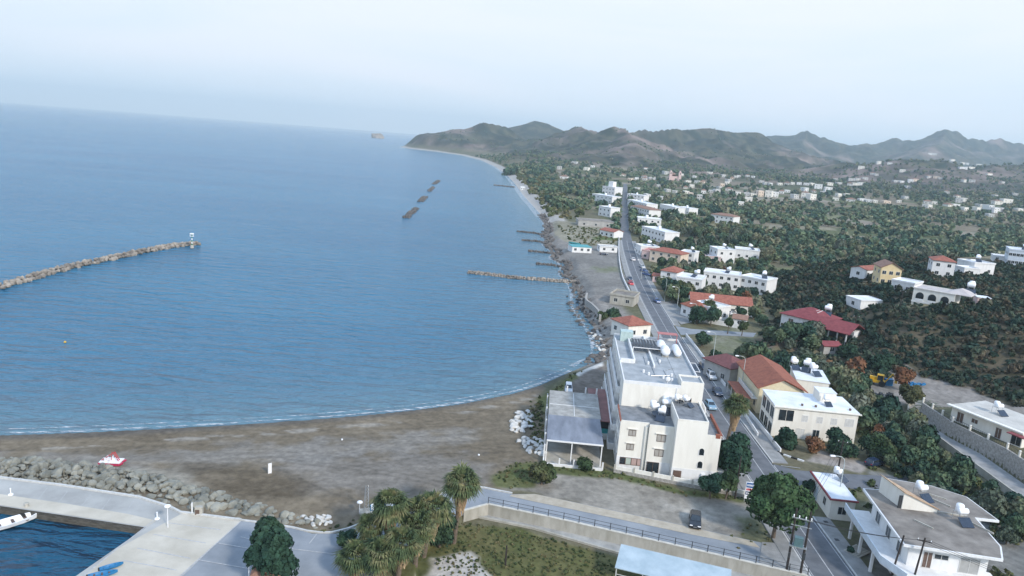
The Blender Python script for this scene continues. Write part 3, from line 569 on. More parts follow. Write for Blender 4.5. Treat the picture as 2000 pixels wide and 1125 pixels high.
foam(PB, -1.0, .75, .06, 3); foam(PB, -2.6, .30, .055, 7); foam(PE, -3.2, 1.5, .06, 5); foam(PF, -5, 6, .06, 8)
tag(b.build('surf', FOAM), 'white surf line where the small waves reach the shore', 'surf', kind='stuff')
b = MB()
for px, py, l, w_ in [(490, 439, 12, .9), (533, 349, 16, 1.4), (1097, 708, 3.2, .5), (775, 388, 26, 1.5), (470, 402, 10, .7), (620, 352, 18, 1)]:
    x, y = at(px, py, 0); strip(b, along([(x - l / 2, y), (x, y + .3), (x + l / 2, y - .2)], 2), -w_ / 2, w_ / 2, .07, base=0)
tag(b.build('whitecaps', FOAM), 'short white wave crests breaking on the open water', 'waves', kind='stuff')

# ------------------------------------------------------------------ rocks
def ico(sub=1):
    import bmesh
    bm = bmesh.new(); bmesh.ops.create_icosphere(bm, subdivisions=sub, radius=1); v = np.array([p.co[:] for p in bm.verts]); f = np.array([[q.index for q in p.verts] for p in bm.faces]); bm.free(); return v, f
IV, IF = ico(2); IV1, IF1 = ico(1)
def rockv(seed, V=IV):
    r = np.random.default_rng(seed); v = V.copy()
    for _ in range(11):                                  # cut flat faces
        n = r.normal(size=3); n /= np.linalg.norm(n); d = r.uniform(.55, .85); s = v @ n; k = s > d; v[k] -= np.outer(s[k] - d, n)
    return v * r.uniform(.75, 1.15, 3)
def merge(vs, fs):
    o = 0; V = []; Fa = []
    for v, f in zip(vs, fs): V.append(v); Fa.append(f + o); o += len(v)
    return np.concatenate(V), np.concatenate(Fa)
ROCK = mat('grey_green_rock', (.11, .115, .10), col2=(.30, .295, .25), scale=.35, rough=.95, space='world', bump=.06, bscale=3)
ROCKW = mat('white_limestone', (.42, .41, .38), col2=(.62, .61, .58), scale=.8, rough=.95, space='world', bump=.05, bscale=3)
ROCKD = mat('dark_wet_rock', (.045, .042, .040), col2=(.16, .145, .13), scale=.35, rough=.8, space='world')
ROCKT = mat('tan_rock', (.12, .105, .09), col2=(.38, .335, .28), scale=.3, rough=.95, space='world')
RK = [npmesh('boulder', rockv(100 + i), IF) for i in range(8)]
for me in RK: me.materials.append(ROCK)
RKW = [npmesh('white_boulder', rockv(300 + i) * [1.2, 1, .6], IF) for i in range(5)]
for me in RKW: me.materials.append(ROCKW)
def rocks_along(name, P, half, step, rmin, rmax, top, m, label, cat, base=-.6, kind=None, seed=1):
    r = np.random.default_rng(seed); vs = []; fs = []
    for (x, y) in along(P, step):
        for o in np.arange(-half, half + .01, (rmin + rmax) * .62):
            s = r.uniform(rmin, rmax); rr = rockv(int(r.integers(60)), IV1) * s; a = r.uniform(0, 6.3); c, s2 = math.cos(a), math.sin(a)
            rr = rr @ np.array([[c, s2, 0], [-s2, c, 0], [0, 0, 1]]); z = base + (top - base) * (1 - (abs(o) / (half + rmax)) ** 2) - s * .4
            j = r.normal(size=2) * step * .25; vs.append(rr + [x + j[0] + o * dirn(P, x, y)[0], y + j[1] + o * dirn(P, x, y)[1], z]); fs.append(IF1)
    A_, B_ = offs(P, -half * .6), offs(P, half * .6); n = len(P)     # buried core that carries the stones
    V0 = np.array([(x, y, top * .35) for x, y in A_] + [(x, y, top * .35) for x, y in B_] + [(x, y, -1) for x, y in A_] + [(x, y, -1) for x, y in B_]); F0 = []
    for i in range(n - 1):
        for a, b_ in ((0, n), (n, 3 * n), (3 * n, 2 * n), (2 * n, 0)): F0 += [(a + i, b_ + i, b_ + i + 1), (a + i, b_ + i + 1, a + i + 1)]
    vs.append(V0); fs.append(np.array(F0)); V, Q = merge(vs, fs); o_ = (P[0][0], P[0][1], 0)
    return tag(link_mesh(name, npmesh(name, V - np.array(o_), Q), m, loc=o_), label, cat, kind=kind)
def dirn(P, x, y):
    bst = None
    for a, c in zip(P[:-1], P[1:]):
        d = math.hypot(x - (a[0] + c[0]) / 2, y - (a[1] + c[1]) / 2)
        if bst is None or d < bst[0]: l = math.hypot(c[0] - a[0], c[1] - a[1]) or 1; bst = (d, (-(c[1] - a[1]) / l, (c[0] - a[0]) / l))
    return bst[1]
Z0 = lambda *p: [at(a, b, 0) for a, b in p]
rocks_along('breakwater', Z0((-120, 600), (0, 562), (60, 545), (130, 525), (200, 510), (270, 495), (330, 483), (385, 478)), 1.5, 1.3, .5, 1.25, 1.5, ROCKT, 'long curved rubble breakwater ending at the small green and white beacon', 'breakwater', seed=2)
for i, (p, lab) in enumerate([(((793, 426), (800, 418), (812, 407)), 'largest and nearest of the four rock reefs off the bay'), (((820, 394), (830, 384)), 'second nearest of the four rock reefs off the bay'), (((837, 374), (845, 366)), 'third of the four rock reefs off the bay, small and dark'), (((846, 360), (856, 353)), 'farthest of the four rock reefs off the bay')]):
    rocks_along('breakwater', Z0(*p), 1.9, 2.0, .7, 1.4, .8, ROCKD, lab, 'breakwater', seed=20 + i)
GR = mat('groyne_stone', (.20, .185, .16), col2=(.40, .365, .31), scale=.9, rough=.95, space='world', bump=.05)
for i, (p, hf, z, m_, lab) in enumerate([(((915, 533), (1000, 543), (1070, 549), (1128, 553)), 1.7, 1.3, ROCKT, 'longest pale stone groyne jutting into the bay'), (((1049, 516), (1080, 519), (1108, 524), (1122, 534)), 1.4, 1.0, ROCKD, 'second groyne beyond the long pale one, dark stone'),
                              (((1034, 491), (1070, 495), (1098, 500)), 1.4, 1.0, ROCKD, 'third dark groyne, below the teal-roofed beach house'), (((1021, 470), (1050, 472), (1076, 478)), 1.5, 1.0, ROCKD, 'fourth dark groyne of the row'),
                              (((1012, 453), (1045, 456), (1070, 461)), 1.6, 1.0, ROCKD, 'fifth dark groyne, below the pale sandy spit'), (((965, 362), (985, 364), (1003, 366)), 2.5, 1.2, ROCKD, 'single distant thin groyne far up the shore')]):
    P = Z0(*p); rocks_along('groyne', P, hf * .75, 1.0 if i < 5 else 2, .45 if i < 5 else 1.0, .85 if i < 5 else 1.5, z * .8, m_, lab, 'groyne', seed=40 + i)
# dark shoreline boulders
PSH = [p for p in along(CP, 1.5) if 178 < p[1] < 560]; vs = []; fs = []; r = np.random.default_rng(5)
for p in PSH:
    k = 1 if p[1] > 300 else 3
    for _ in range(k + 1):
        s = r.uniform(.35, 1.25) * (1 if p[1] < 300 else 1.5); n = dirn([p, (p[0] + .01, p[1] + 3)], *p); o = r.uniform(-3.2, 3.4) * (1.3 if 205 < p[1] < 262 else .8)
        vs.append(rockv(int(r.integers(60)), IV1) * s + [p[0] + o, p[1] + r.normal() * 1.0, .15 + .28 * max(o, -1)]); fs.append(IF1)
V, Q = merge(vs, fs); tag(link_mesh('shore_rocks', npmesh('shore_rocks', V, Q), ROCKD), 'dark wet boulders tumbled along the waterline', 'rocks', kind='stuff')
def scatter_px(P, n, seed, z=2.5, ds=1.0):
    """jittered points inside a ground polygon"""
    xs = [p[0] for p in P]; ys = [p[1] for p in P]; r = np.random.default_rng(seed); A = []
    while len(A) < n and ds > .05:
        A = []; gx = np.arange(min(xs), max(xs), ds); gy = np.arange(min(ys), max(ys), ds)
        X, Y = np.meshgrid(gx, gy); X = X.ravel() + r.uniform(-.36, .36, X.size) * ds; Y = Y.ravel() + r.uniform(-.36, .36, Y.size) * ds
        k = sdist(X, Y, P) > 0; A = list(zip(X[k], Y[k])); ds *= .96
    r.shuffle(A); return A[:n]
REV = poly((0, 888), (90, 893), (200, 903), (300, 922), (420, 955), (500, 978), (580, 1000), (650, 1015), (655, 1030), (600, 1040), (560, 1028), (470, 1016), (380, 1001), (330, 988), (260, 968), (120, 945), (0, 930))
pts = scatter_px(REV, 275, 3, ds=1.25); revb = (np.array([a for a, _ in pts]), np.array([b for _, b in pts])); ed = sdist(*revb, REV)
for i, ((x, y), e) in enumerate(zip(pts, ed)):
    o = bpy.data.objects.new('boulder', RK[i % 8]); COL.objects.link(o); s = random.choice([.5, .6, .75, .95]) * random.uniform(.85, 1.1); o.location = (x, y, 1.75 + min(e, 1.6) * .55 + random.uniform(-.1, .15))
    o.scale = (s * random.uniform(.9, 1.2), s, s * random.uniform(.75, 1)); o.rotation_euler = (random.uniform(-.4, .4), random.uniform(-.4, .4), random.uniform(0, 6))
    q_ = 'left of the stranded pedal boat' if x < -62 else 'below the stranded pedal boat' if x < -50 else 'beside the quay corner lamp post' if x < -42 else 'beside the pale apron and cabinet' if x < -32 else 'near the white stones at its right end'
    tag(o, 'grey-green angular boulder in the rock bank ' + q_, 'boulder', 'rock bank boulders ' + q_)
vs = []; fs = []
for x, y in scatter_px(REV, 900, 9): vs.append(rockv(random.randrange(60), IV1) * random.uniform(.2, .45) + [x, y, 2.0]); fs.append(IF1)
V, Q = merge(vs, fs); tag(link_mesh('rubble', npmesh('rubble', V, Q), ROCK), 'small broken stones filling the gaps of the rock bank', 'rubble', kind='stuff')
for P, n, lab, grp in [(poly((1008, 790), (1040, 782), (1038, 820), (1018, 845), (1000, 838), (1000, 812)), 34, 'white limestone slab on the beach slope left of the patio roof', 'white slabs beside the patio roof'), (poly((1015, 848), (1060, 850), (1064, 895), (1035, 885), (1012, 862)), 24, 'white limestone block in the lower heap beside the round shrub', 'white blocks by the round shrub'),
                       (poly((590, 1010), (640, 1008), (655, 1022), (610, 1030)), 18, 'small white stone at the right end of the rock bank', 'white stones ending the rock bank'), (poly((1146, 625), (1170, 632), (1186, 665), (1180, 690), (1165, 660)), 26, 'pale rock on the shore behind the hotel', 'pale shore rocks behind the hotel')]:
    for i, (x, y) in enumerate(scatter_px(P, n, 4, ds=1.6)):
        o = bpy.data.objects.new('white_boulder', RKW[i % 5]); COL.objects.link(o); s = random.uniform(.5, .95) * (.6 if n == 18 else 1); o.location = (x, y, hgt(x, y) + .15); o.scale = (s, s, s); o.rotation_euler = (random.uniform(-.3, .3), random.uniform(-.3, .3), random.uniform(0, 6)); tag(o, lab, 'boulder', grp)
# island off the headland
x, y = at(737, 270, 0); v = IV.copy() ; r_ = fbm(v[:, 0] * 2 + 5, v[:, 1] * 2 + v[:, 2], 3, 4)[:, None]; V4, F4 = ico(4); r_ = (.6 + .8 * fbm(V4[:, 0] * 2.2 + 5 + V4[:, 2], V4[:, 1] * 2.2 + 7, 3, 5))[:, None]
tag(link_mesh('rock_island', npmesh('rock_island', V4 * r_ * [44, 30, 36], F4, True), mat('island_rock', (.16, .12, .09), col2=(.36, .29, .22), scale=.05, rough=.95), loc=(x, y, -2)), 'small rocky island standing off the headland', 'island')

# ------------------------------------------------------------------ building kit (local frame: x along the front, y into depth, z up)
def face_xf(face, u, c, z):
    return {'f': (u, c, z, 0), 'l': (c, u, z, -math.pi / 2), 'r': (c, u, z, math.pi / 2), 'b': (u, c, z, math.pi)}[face]
WC = {}
def win(P, u, z, w, h, face='f', c=0.0, pane=GLASS, frame=FRAME, name='window', muntin=True, detail=True):
    """window centred at u (sill height z); frame sits 4 cm proud of the wall face"""
    key = (round(w, 2), round(h, 2), pane.name, frame.name, muntin, detail)
    if key not in WC:
        b = MB(); t = .07
        if detail:
            b.box(-w / 2 - t, -.05, -t, w / 2 + t, .02, 0); b.box(-w / 2 - t, -.05, h, w / 2 + t, .02, h + t)
            b.box(-w / 2 - t, -.05, 0, -w / 2, .02, h); b.box(w / 2, -.05, 0, w / 2 + t, .02, h)
            if muntin: b.box(-.03, -.045, 0, .03, .02, h)
            q = MB(); q.box(-w / 2, -.02, 0, w / 2, .03, h)
        else: b.box(-w / 2, -.03, 0, w / 2, .03, h); q = None
        o = b.build(name, frame if detail else pane, P); p = q.build('pane', pane, o) if q else None; WC[key] = (o.data, p.data if p else None)
    else:
        a, d = WC[key]; o = link_mesh(name, a, None, P)
        if d: link_mesh('pane', d, None, o)
    x, y, zz, rz = face_xf(face, u, c, z); o.location = (x, y, zz); o.rotation_euler = (0, 0, rz); return o
def roof_mesh(b, kind, x0, y0, x1, y1, z, rise, over=.4, th=.18, ridge='x'):
    x0 -= over; x1 += over; y0 -= over; y1 += over
    if kind == 'gable':
        if ridge == 'x':
            ym = (y0 + y1) / 2; T = [(x0, y0, z), (x1, y0, z), (x1, y1, z), (x0, y1, z), (x0, ym, z + rise), (x1, ym, z + rise)]
            fs = [(0, 1, 5, 4), (2, 3, 4, 5)]
        else:
            xm = (x0 + x1) / 2; T = [(x0, y0, z), (x1, y0, z), (x1, y1, z), (x0, y1, z), (xm, y0, z + rise), (xm, y1, z + rise)]; fs = [(0, 4, 5, 3), (1, 2, 5, 4)]
    else:
        w, d = x1 - x0, y1 - y0; k = min(w, d) / 2 * .98
        if w >= d: T = [(x0, y0, z), (x1, y0, z), (x1, y1, z), (x0, y1, z), (x0 + k, (y0 + y1) / 2, z + rise), (x1 - k, (y0 + y1) / 2, z + rise)]
        else: T = [(x0, y0, z), (x1, y0, z), (x1, y1, z), (x0, y1, z), ((x0 + x1) / 2, y0 + k, z + rise), ((x0 + x1) / 2, y1 - k, z + rise)]
        fs = [(0, 1, 5, 4), (1, 2, 5), (2, 3, 4, 5), (3, 0, 4)] if w >= d else [(0, 1, 4), (1, 2, 5, 4), (2, 3, 5), (3, 0, 4, 5)]
    n = len(T); V = [(x, y, zz + th) for x, y, zz in T] + T
    F2 = list(fs) + [tuple(i + n for i in f[::-1]) for f in fs]
    e = [(0, 1), (1, 2), (2, 3), (3, 0)] if kind != 'gable' else ([(0, 1), (2, 3), (1, 5), (5, 2), (3, 4), (4, 0)] if ridge == 'x' else [(1, 2), (3, 0), (0, 4), (4, 1), (2, 5), (5, 3)])
    F2 += [(a, a + n, c + n, c) for a, c in e]; b.add(V, F2)
def parapet(b, x0, y0, x1, y1, z, h=.5, t=.2):
    b.box(x0, y0, z, x1, y0 + t, z + h); b.box(x0, y1 - t, z, x1, y1, z + h); b.box(x0, y0 + t, z, x0 + t, y1 - t, z + h); b.box(x1 - t, y0 + t, z, x1, y1 - t, z + h)
def grid(P, face, L_, h, storeys, c, n=None, pane=GLASS, w=1.2, detail=True, z0=1.0, hh=1.15, skip=()):
    n = n or max(1, int(L_ / 3.4)); sh = h / storeys
    for s in range(storeys):
        for k in range(n):
            if (s, k) in skip: continue
            u = L_ * (k + .5) / n; win(P, u, s * sh + z0, w, hh, face, c, pane, detail=detail, muntin=detail)
def house(name, label, FL, FR, D, h, roof='flat', wall=WHITE, rm=ROOFW, st=1, rise=1.6, ridge='x', nf=None, nl=None, detail=True, cat='house', group=None, par=.45, world=False, pane=GLASS, over=.4, nr=None, skip=(), deep=1.5):
    """FL, FR: photo pixels of the two near roof corners, h above the ground"""
    if world: x, y, g = FL; x2, y2 = FR
    else:
        x, y, g = hit(*FL, dz=h); x2, y2 = at(*FR, g + h)
    W_ = math.hypot(x2 - x, y2 - y); yaw = math.atan2(y2 - y, x2 - x)
    r = empty(name, (x, y, g), yaw, label, cat, group)
    MB().box(0, 0, -deep, W_, D, h).build('wall', wall, r)
    b = MB()
    if roof == 'flat':
        b.box(-.15, -.15, h, W_ + .15, D + .15, h + .16)
        rf = b.build('roof', rm, r)
        if par: q = MB(); parapet(q, -.17, -.17, W_ + .17, D + .17, h + .16, par); q.build('parapet', wall, r)
    else:
        roof_mesh(b, roof, 0, 0, W_, D, h, rise, over, ridge=ridge); b.build('roof', rm, r)
        if roof == 'gable':
            for s in (0, 1):
                q = MB()
                if ridge == 'x': X = W_ * s; q.add([(X, 0, h), (X, D, h), (X, D / 2, h + rise * D / (D + 2 * over))], [(0, 2, 1) if not s else (0, 1, 2)])
                else: Y = D * s; q.add([(0, Y, h), (W_, Y, h), (W_ / 2, Y, h + rise * W_ / (W_ + 2 * over))], [(0, 1, 2) if not s else (0, 2, 1)])
                q.build('gable', wall, r)
    if nf != 0: grid(r, 'f', W_, h, st, 0, nf, pane, detail=detail, skip=skip)
    if nl != 0: grid(r, 'l', D, h, st, 0, nl, pane, detail=detail)
    if nr: grid(r, 'r', D, h, st, W_, nr, pane, detail=detail)
    r['W'] = W_; r['D'] = D; r['h'] = h
    return r
def loc2w(r, x, y, z):
    c, s = math.cos(r.rotation_euler[2]), math.sin(r.rotation_euler[2]); return (r.location[0] + c * x - s * y, r.location[1] + s * x + c * y, r.location[2] + z)
def sub(r, name, m, *boxes, **k):
    b = MB(); [b.box(*q) for q in boxes]; return b.build(name, m, r, **k)
# roof water heaters
def make_heater(big=True):
    r = empty('water_heater', (0, 0, 0), 0, 'x', 'water heater')
    b = MB(); b.lathe((0, 0, 1.75), [(.02, -.75), (.42, -.7), (.45, -.5), (.45, .5), (.42, .7), (.02, .75)], 14, 'x'); b.build('tank', TANKW, r, smooth=True)
    b = MB(); b.lathe((.1, .75, 1.3), [(.5, 0), (.56, .1), (.56, .95), (.45, 1.15), (.12, 1.22)], 14); b.build('cistern', TANKW, r, smooth=True)
    b = MB()
    for x in (-.5, .6):
        for y in (-.3, 1.1): b.tube((x, y, 0), (x, y, 1.4), .035, n=5)
        b.tube((x, -.3, 1.3), (x, 1.1, 1.3), .03, n=5)
    b.tube((-.5, -.3, 1.3), (.6, -.3, 1.3), .03, n=5); b.build('stand', PIPE, r)
    b = MB(); b.add([(-.9, -1.7, .15), (.9, -1.7, .15), (.9, -.4, 1.0), (-.9, -.4, 1.0), (-.9, -1.7, .07), (.9, -1.7, .07), (.9, -.4, .92), (-.9, -.4, .92)], [(0, 1, 2, 3), (7, 6, 5, 4), (0, 4, 5, 1), (1, 5, 6, 2), (2, 6, 7, 3), (3, 7, 4, 0)]); b.build('solar_panel', PANEL, r)
    return r
HEAT0 = make_heater(); HUSED = [0]
def heater(r, x, y, z, label, s=1.0, rz=0.0, group=None):
    o = HEAT0 if not HUSED[0] else copy_tree(HEAT0); HUSED[0] = 1
    s *= .88; o.location = loc2w(r, x, y, z); o.rotation_euler = (0, 0, r.rotation_euler[2] + rz); o.scale = (s, s, s); tag(o, label, 'water heater')
    if group: o['group'] = group
    return o

# ---- front white building (three storeys) and the hotel behind it
r = empty('apartment_block', (19.7, 112.3, 2.5), R(-4), 'cream three-storey block with a tall blank wall nearest the junction', 'apartment block')
DB = 7.4
b = MB(); b.box(0, 0, -1, 4.7, DB, 8.4); b.box(4.7, -.7, -1, 8.8, DB, 8.0); b.lathe((4.35, -.0, 0), [(.35, -.9), (.35, 8.0)], 12); b.build('wall', CREAM, r)
sub(r, 'tower_wall', mat('bright_cream_render', (.73, .705, .64), col2=(.79, .765, .70), scale=.9, rough=.85, stretch=(1, 1, .2)), (8.8, -2.4, -1, 13.75, DB - .2, 10.4)); sub(r, 'corner_wall', CREAM, (13.75, -2.4, -1, 16.0, DB - .3, 8.1))
sub(r, 'base_band', WHITE, (-.03, -.03, -.9, 4.4, 0, 2.3), (4.9, -.73, -.9, 8.77, -.7, 2.2), (8.77, -2.44, -.9, 16.03, -2.4, 2.35))
sub(r, 'roof', ROOFD, (.1, .1, 8.4, 4.7, DB - .1, 8.52), (4.7, -.55, 8.0, 8.8, DB - .1, 8.5)); sub(r, 'tower_roof', ROOFD, (9.0, -2.2, 10.4, 13.6, DB - .4, 10.46)); sub(r, 'corner_roof', ROOFD, (13.75, -2.3, 8.1, 15.9, DB - .4, 8.2))
b = MB(); b.box(0, 0, 8.4, 4.7, .16, 8.62); b.box(4.7, -.7, 8.0, 8.8, -.54, 8.62); b.box(8.8, -2.4, 10.4, 13.75, -2.22, 10.75); b.box(8.8, -2.22, 10.4, 8.98, DB - .4, 10.75); b.box(13.57, -2.22, 10.4, 13.75, DB - .4, 10.75); b.box(13.75, -2.4, 8.1, 16, -2.24, 8.55); b.build('parapet', CREAM, r)
sub(r, 'tiled_coping', TILEO, (-.12, 0, 8.4, .1, DB, 8.7), (15.85, -2.3, 8.1, 16.15, DB - .3, 8.75), (15.1, -2.45, 8.1, 15.85, -2.0, 8.75))
for u, z in ((2.1, 6.1), (2.0, 3.6)):
    win(r, u, z, 1.1, .95, 'f', 0, mat('pale_blind', (.35, .33, .30)), SHUT); sub(r, 'window_hood', CREAM, (u - .85, -.22, z + 1.18, u + .85, 0, z + 1.26))
for u, z in ((6.8, 5.9), (6.7, 3.3)):
    win(r, u, z, 1.35, 1.1, 'f', -.7, MATS['pale_blind'], SHUT); sub(r, 'window_hood', CREAM, (u - 1, -.95, z + 1.33, u + 1, -.7, z + 1.41))
for k in range(4):
    win(r, 1.0 + k * .95, .95, .82, 1.15, 'f', -.03, GLASS if k == 0 else mat('pinkish_blind', (.42, .30, .27)) if k > 1 else mat('greenish_blind', (.40, .46, .40)), SHUT, muntin=False)
b = MB(); b.box(-.95, -.06, 0, .95, .03, 2.1); d = b.build('door', GLASS, r, loc=(5.95, -.74, 0)); sub(d, 'frame', SHUT, (-1.02, -.08, 0, -.95, .0, 2.17), (.95, -.08, 0, 1.02, 0, 2.17), (-.95, -.08, 2.1, .95, 0, 2.17), (-.03, -.09, 0, .03, -.02, 2.1))
for z in (5.0, 2.75):
    b = MB(); b.box(-.38, -.05, 0, .38, .03, .75); b.lathe((0, -.01, .75), [(.38, -.04), (.38, .04)], 16, 'y'); q = b.build('window', GLASS, r, loc=(13.2, -2.43, z)); b = MB(); b.box(-.5, -.03, -.1, -.38, .02, .75); b.box(.38, -.03, -.1, .5, .02, .75); b.box(-.38, -.03, -.1, .38, .02, 0); b.build('surround', WHITE, q)
b = MB(); b.box(-.65, -.06, 0, .65, .03, 2.0); b.build('door', SHUT, r, loc=(9.75, -2.45, -.1))
for u, zz, s in ((13.9, 1.5, .34), (15.3, 1.35, .22)):
    b = MB(); b.box(-s, -.3, -s, s, 0, s); b.lathe((0, -.32, 0), [(s * .7, -.02), (s * .7, .03)], 14, 'y'); q = b.build('air_conditioner', WHITE, r, loc=(u, -2.45, zz)); b = MB(); b.lathe((0, -.345, 0), [(s * .55, -.01), (s * .55, .01)], 12, 'y'); b.build('fan', RUBBER, q)
sub(r, 'side_slab', CREAM, (16.0, -2.2, 2.3, 17.3, .6, 2.5)); 
for s in range(3):
    for k in range(3): win(r, 1.2 + 2.4 * k, .9 + s * 2.65, 1.2, 1.5, 'l', 0, GLASS, WHITE)
for s in range(2): win(r, 1.5, 3 + s * 2.4, 1.2, 1.2, 'r', 16, GLASS, WHITE); sub(r, 'balcony', WHITE, (16, 3.4, 2.4 + s * 2.7, 17.0, 6.4, 2.6 + s * 2.7), (16.85, 3.4, 2.6 + s * 2.7, 17.0, 6.4, 3.5 + s * 2.7))
BK = r
for i, (x, y, z, s, a, lab) in enumerate([(5.9, 4.2, 8.5, 1.1, .5, 'white solar water heater on the left of the cream block roof'), (6.9, 2.6, 8.5, 1.0, -.3, 'white water heater nearest the front edge on the cream block roof'), (8.1, 6.3, 8.5, 1.2, .2, 'biggest white water heater against the hotel wall on the cream block roof'), (9.9, 5.6, 10.46, .85, 2.6, 'white water heater on the tower roof of the cream block'), (11.3, 5.0, 10.46, .8, .9, 'small white water heater at the right of the tank row on the cream block')]): heater(r, x, y, z, lab, s, a)

r = empty('hotel', (19.7, 112.3, 2.5), R(-4), 'long white hotel with stepped sea-facing balconies behind the cream block', 'hotel')
HY0, HY1, HX0, HX1, HH = 7.5, 39.5, .5, 14.3, 12.6
sub(r, 'wall', CREAM, (HX0, HY0, -1, HX1 - 3.9, HY1, HH)); sub(r, 'tower_wall', CREAM, (HX1 - 3.9, HY0 - .02, -1, HX1, HY0 + 4, HH + 1.0)); sub(r, 'rear_wall', CREAM, (HX1 - 3.9, HY0 + 4, -1, HX1, HY1, HH - .01))
sub(r, 'roof', ROOFG, (HX0 + .2, HY0 + .2, HH, HX1 - 4.0, 33, HH + .1)); sub(r, 'rear_roof', ROOFG, (HX1 - 3.9, HY0 + 4.1, HH, HX1 - .2, HY1 - .2, HH + .105), (HX0 + .2, 33, HH, HX1 - 4.0, HY1 - .2, HH + .09)); sub(r, 'tower_roof', ROOFG, (HX1 - 3.7, HY0 + .2, HH + 1.0, HX1 - .2, HY0 + 3.9, HH + 1.06))
b = MB(); b.box(HX0, HY0, HH, HX1 - 3.9, HY0 + .2, HH + .55); b.box(HX1 - .2, HY0 + 4, HH, HX1, HY1 - .2, HH + .55); b.box(HX0, HY1 - .2, HH, HX1, HY1, HH + .5); b.box(6.8, 18, HH + .1, 7.1, HY1 - .2, HH + .6); b.box(HX0 + .2, 19.5, HH + .1, 3.3, 19.8, HH + .9); b.box(3.2, 19.8, HH + .1, 3.5, 35, HH + .9); b.box(HX0, HY0 + .2, HH, HX0 + .2, 36, HH + .5); b.build('parapet', WHITE, r)
b = MB()
for (x0, y0, x1, y1) in ((HX1 - 3.9, HY0, HX1, HY0 + .18), (HX1 - 3.9, HY0 + 3.8, HX1, HY0 + 4), (HX1 - 3.9, HY0 + .18, HX1 - 3.7, HY0 + 3.8), (HX1 - .2, HY0 + .18, HX1, HY0 + 3.8)): b.box(x0, y0, HH + 1.0, x1, y1, HH + 1.35)
b.build('tower_parapet', CREAM, r)
for s in range(4):
    o = [1.6, 1.25, .95, .65][s]; z = .2 + s * 3.05; y0_ = HY0 + [0, 1.4, 3.0, 4.5][s]
    sub(r, 'balcony', WHITE, (HX0 - o, y0_, z - .2, HX0, 38, z), (HX0 - o, y0_, z, HX0 - o + .15, 38, z + 1.0), (HX0 - o + .15, y0_, z, HX0, y0_ + .15, z + 1.0), *[(HX0 - o + .2, y0_ + 4.2 * k, z, HX0, y0_ + 4.2 * k + .14, z + 2.6) for k in range(1, int((37 - y0_) / 4.2) + 1)])
    for k in range(7): win(r, y0_ + 2.1 + 4.2 * k, z + .05, 1.8, 2.1, 'l', HX0, GLASS, WHITE, name='balcony_door')
win(r, 11.9, HH - 2.6, 1.0, .95, 'f', HY0 - .02, GLASS, SHUT); sub(r, 'doorway', WHITE, (8.0, HY0 - .5, HH - 3.6, 9.6, HY0, HH - 1.5)); sub(r, 'downpipe', WHITE, (9.7, HY0 - .12, 8.5, 9.82, HY0, HH))
for s in range(2): sub(r, 'side_balcony', WHITE, (HX1, HY0 + .5, 5 + 3.2 * s, HX1 + 1, HY0 + 4, 5.2 + 3.2 * s), (HX1 + .85, HY0 + .5, 5.2 + 3.2 * s, HX1 + 1, HY0 + 4, 6.1 + 3.2 * s))
for s in range(3):
    for k in range(6): win(r, HY0 + 7 + 4.6 * k, 1.2 + 3.2 * s, 1.3, 1.3, 'r', HX1, GLASS, WHITE)
b = MB(); b.tube((HX1 - .1, 16.5, HH + .6), (HX1 + .9, 16.5, HH + .6), .06); b.tube((HX1 + .9, 16.5, HH + .6), (HX1 + .9, 22, HH + .6), .06); b.tube((HX1 + .9, 22, HH + .6), (HX1 - .1, 22, HH + .6), .06); b.build('roof_rail', WHITE, r)
b = MB()
for k in range(9): b.box(1.2 + .62 * k + 2.6, 27.5, HH + 1.1, 1.65 + .62 * k + 2.6, 34.2, HH + 1.2)
b.build('pergola_slats', mat('dark_slats', (.05, .055, .06), rough=.6), r); sub(r, 'pergola_frame', WHITE, (3.6, 27.4, HH + .1, 3.75, 27.55, HH + 1.1), (9.2, 27.4, HH + .1, 9.35, 27.55, HH + 1.1), (3.6, 34.1, HH + .1, 3.75, 34.25, HH + 1.1), (9.2, 34.1, HH + .1, 9.35, 34.25, HH + 1.1), (3.6, 27.35, HH + 1.1, 9.4, 27.5, HH + 1.22), (3.6, 34.2, HH + 1.1, 9.4, 34.3, HH + 1.22))
b = MB()
for x, y in ((4.6, 14.5), (5.4, 13.2), (7.9, 12), (9.6, 13.8), (9.3, 10.9), (6, 20), (8.4, 22)): MB().lathe((0, 0, 0), [(.22, 0), (.22, .5), (.1, .55)], 10).build('roof_vent', WHITE, r, loc=(x, y, HH + .1))
b = MB()
for a, c in (((5.8, 12.6), (9.8, 14)), ((6.6, 24), (6.6, 13)), ((8.9, 11), (8.6, 17)), ((9, 17), (10.8, 19)), ((5.6, 19), (5.6, 25)), ((8.2, 25), (8.2, 20))): b.tube((*a, HH + .2), (*c, HH + .2), .06, n=5)
b.build('roof_pipes', PIPE, r); sub(r, 'roof_hut', mat('mint_render', (.40, .50, .48)), (1.6, 35.2, HH, 4.2, 37.4, HH + 2.2)); sub(r, 'roof_canopy', PINKR, (9.6, 37.0, HH + 1.9, 13.8, 38.8, HH + 2.0), (9.7, 37.1, HH, 9.85, 37.25, HH + 1.9), (13.6, 37.1, HH, 13.75, 37.25, HH + 1.9))
b = MB(); b.tube((0, 0, 0), (0, 0, .9), .05); b.lathe((0, -.1, 1.0), [(.02, -.02), (.35, -.05), (.5, .12), (.48, .13), (.02, .02)], 14, 'y'); q = b.build('satellite_dish', WHITE, smooth=True); q.location = loc2w(r, 8.2, 8.6, HH + .1); tag(q, 'white satellite dish at the front edge of the hotel roof', 'satellite dish')
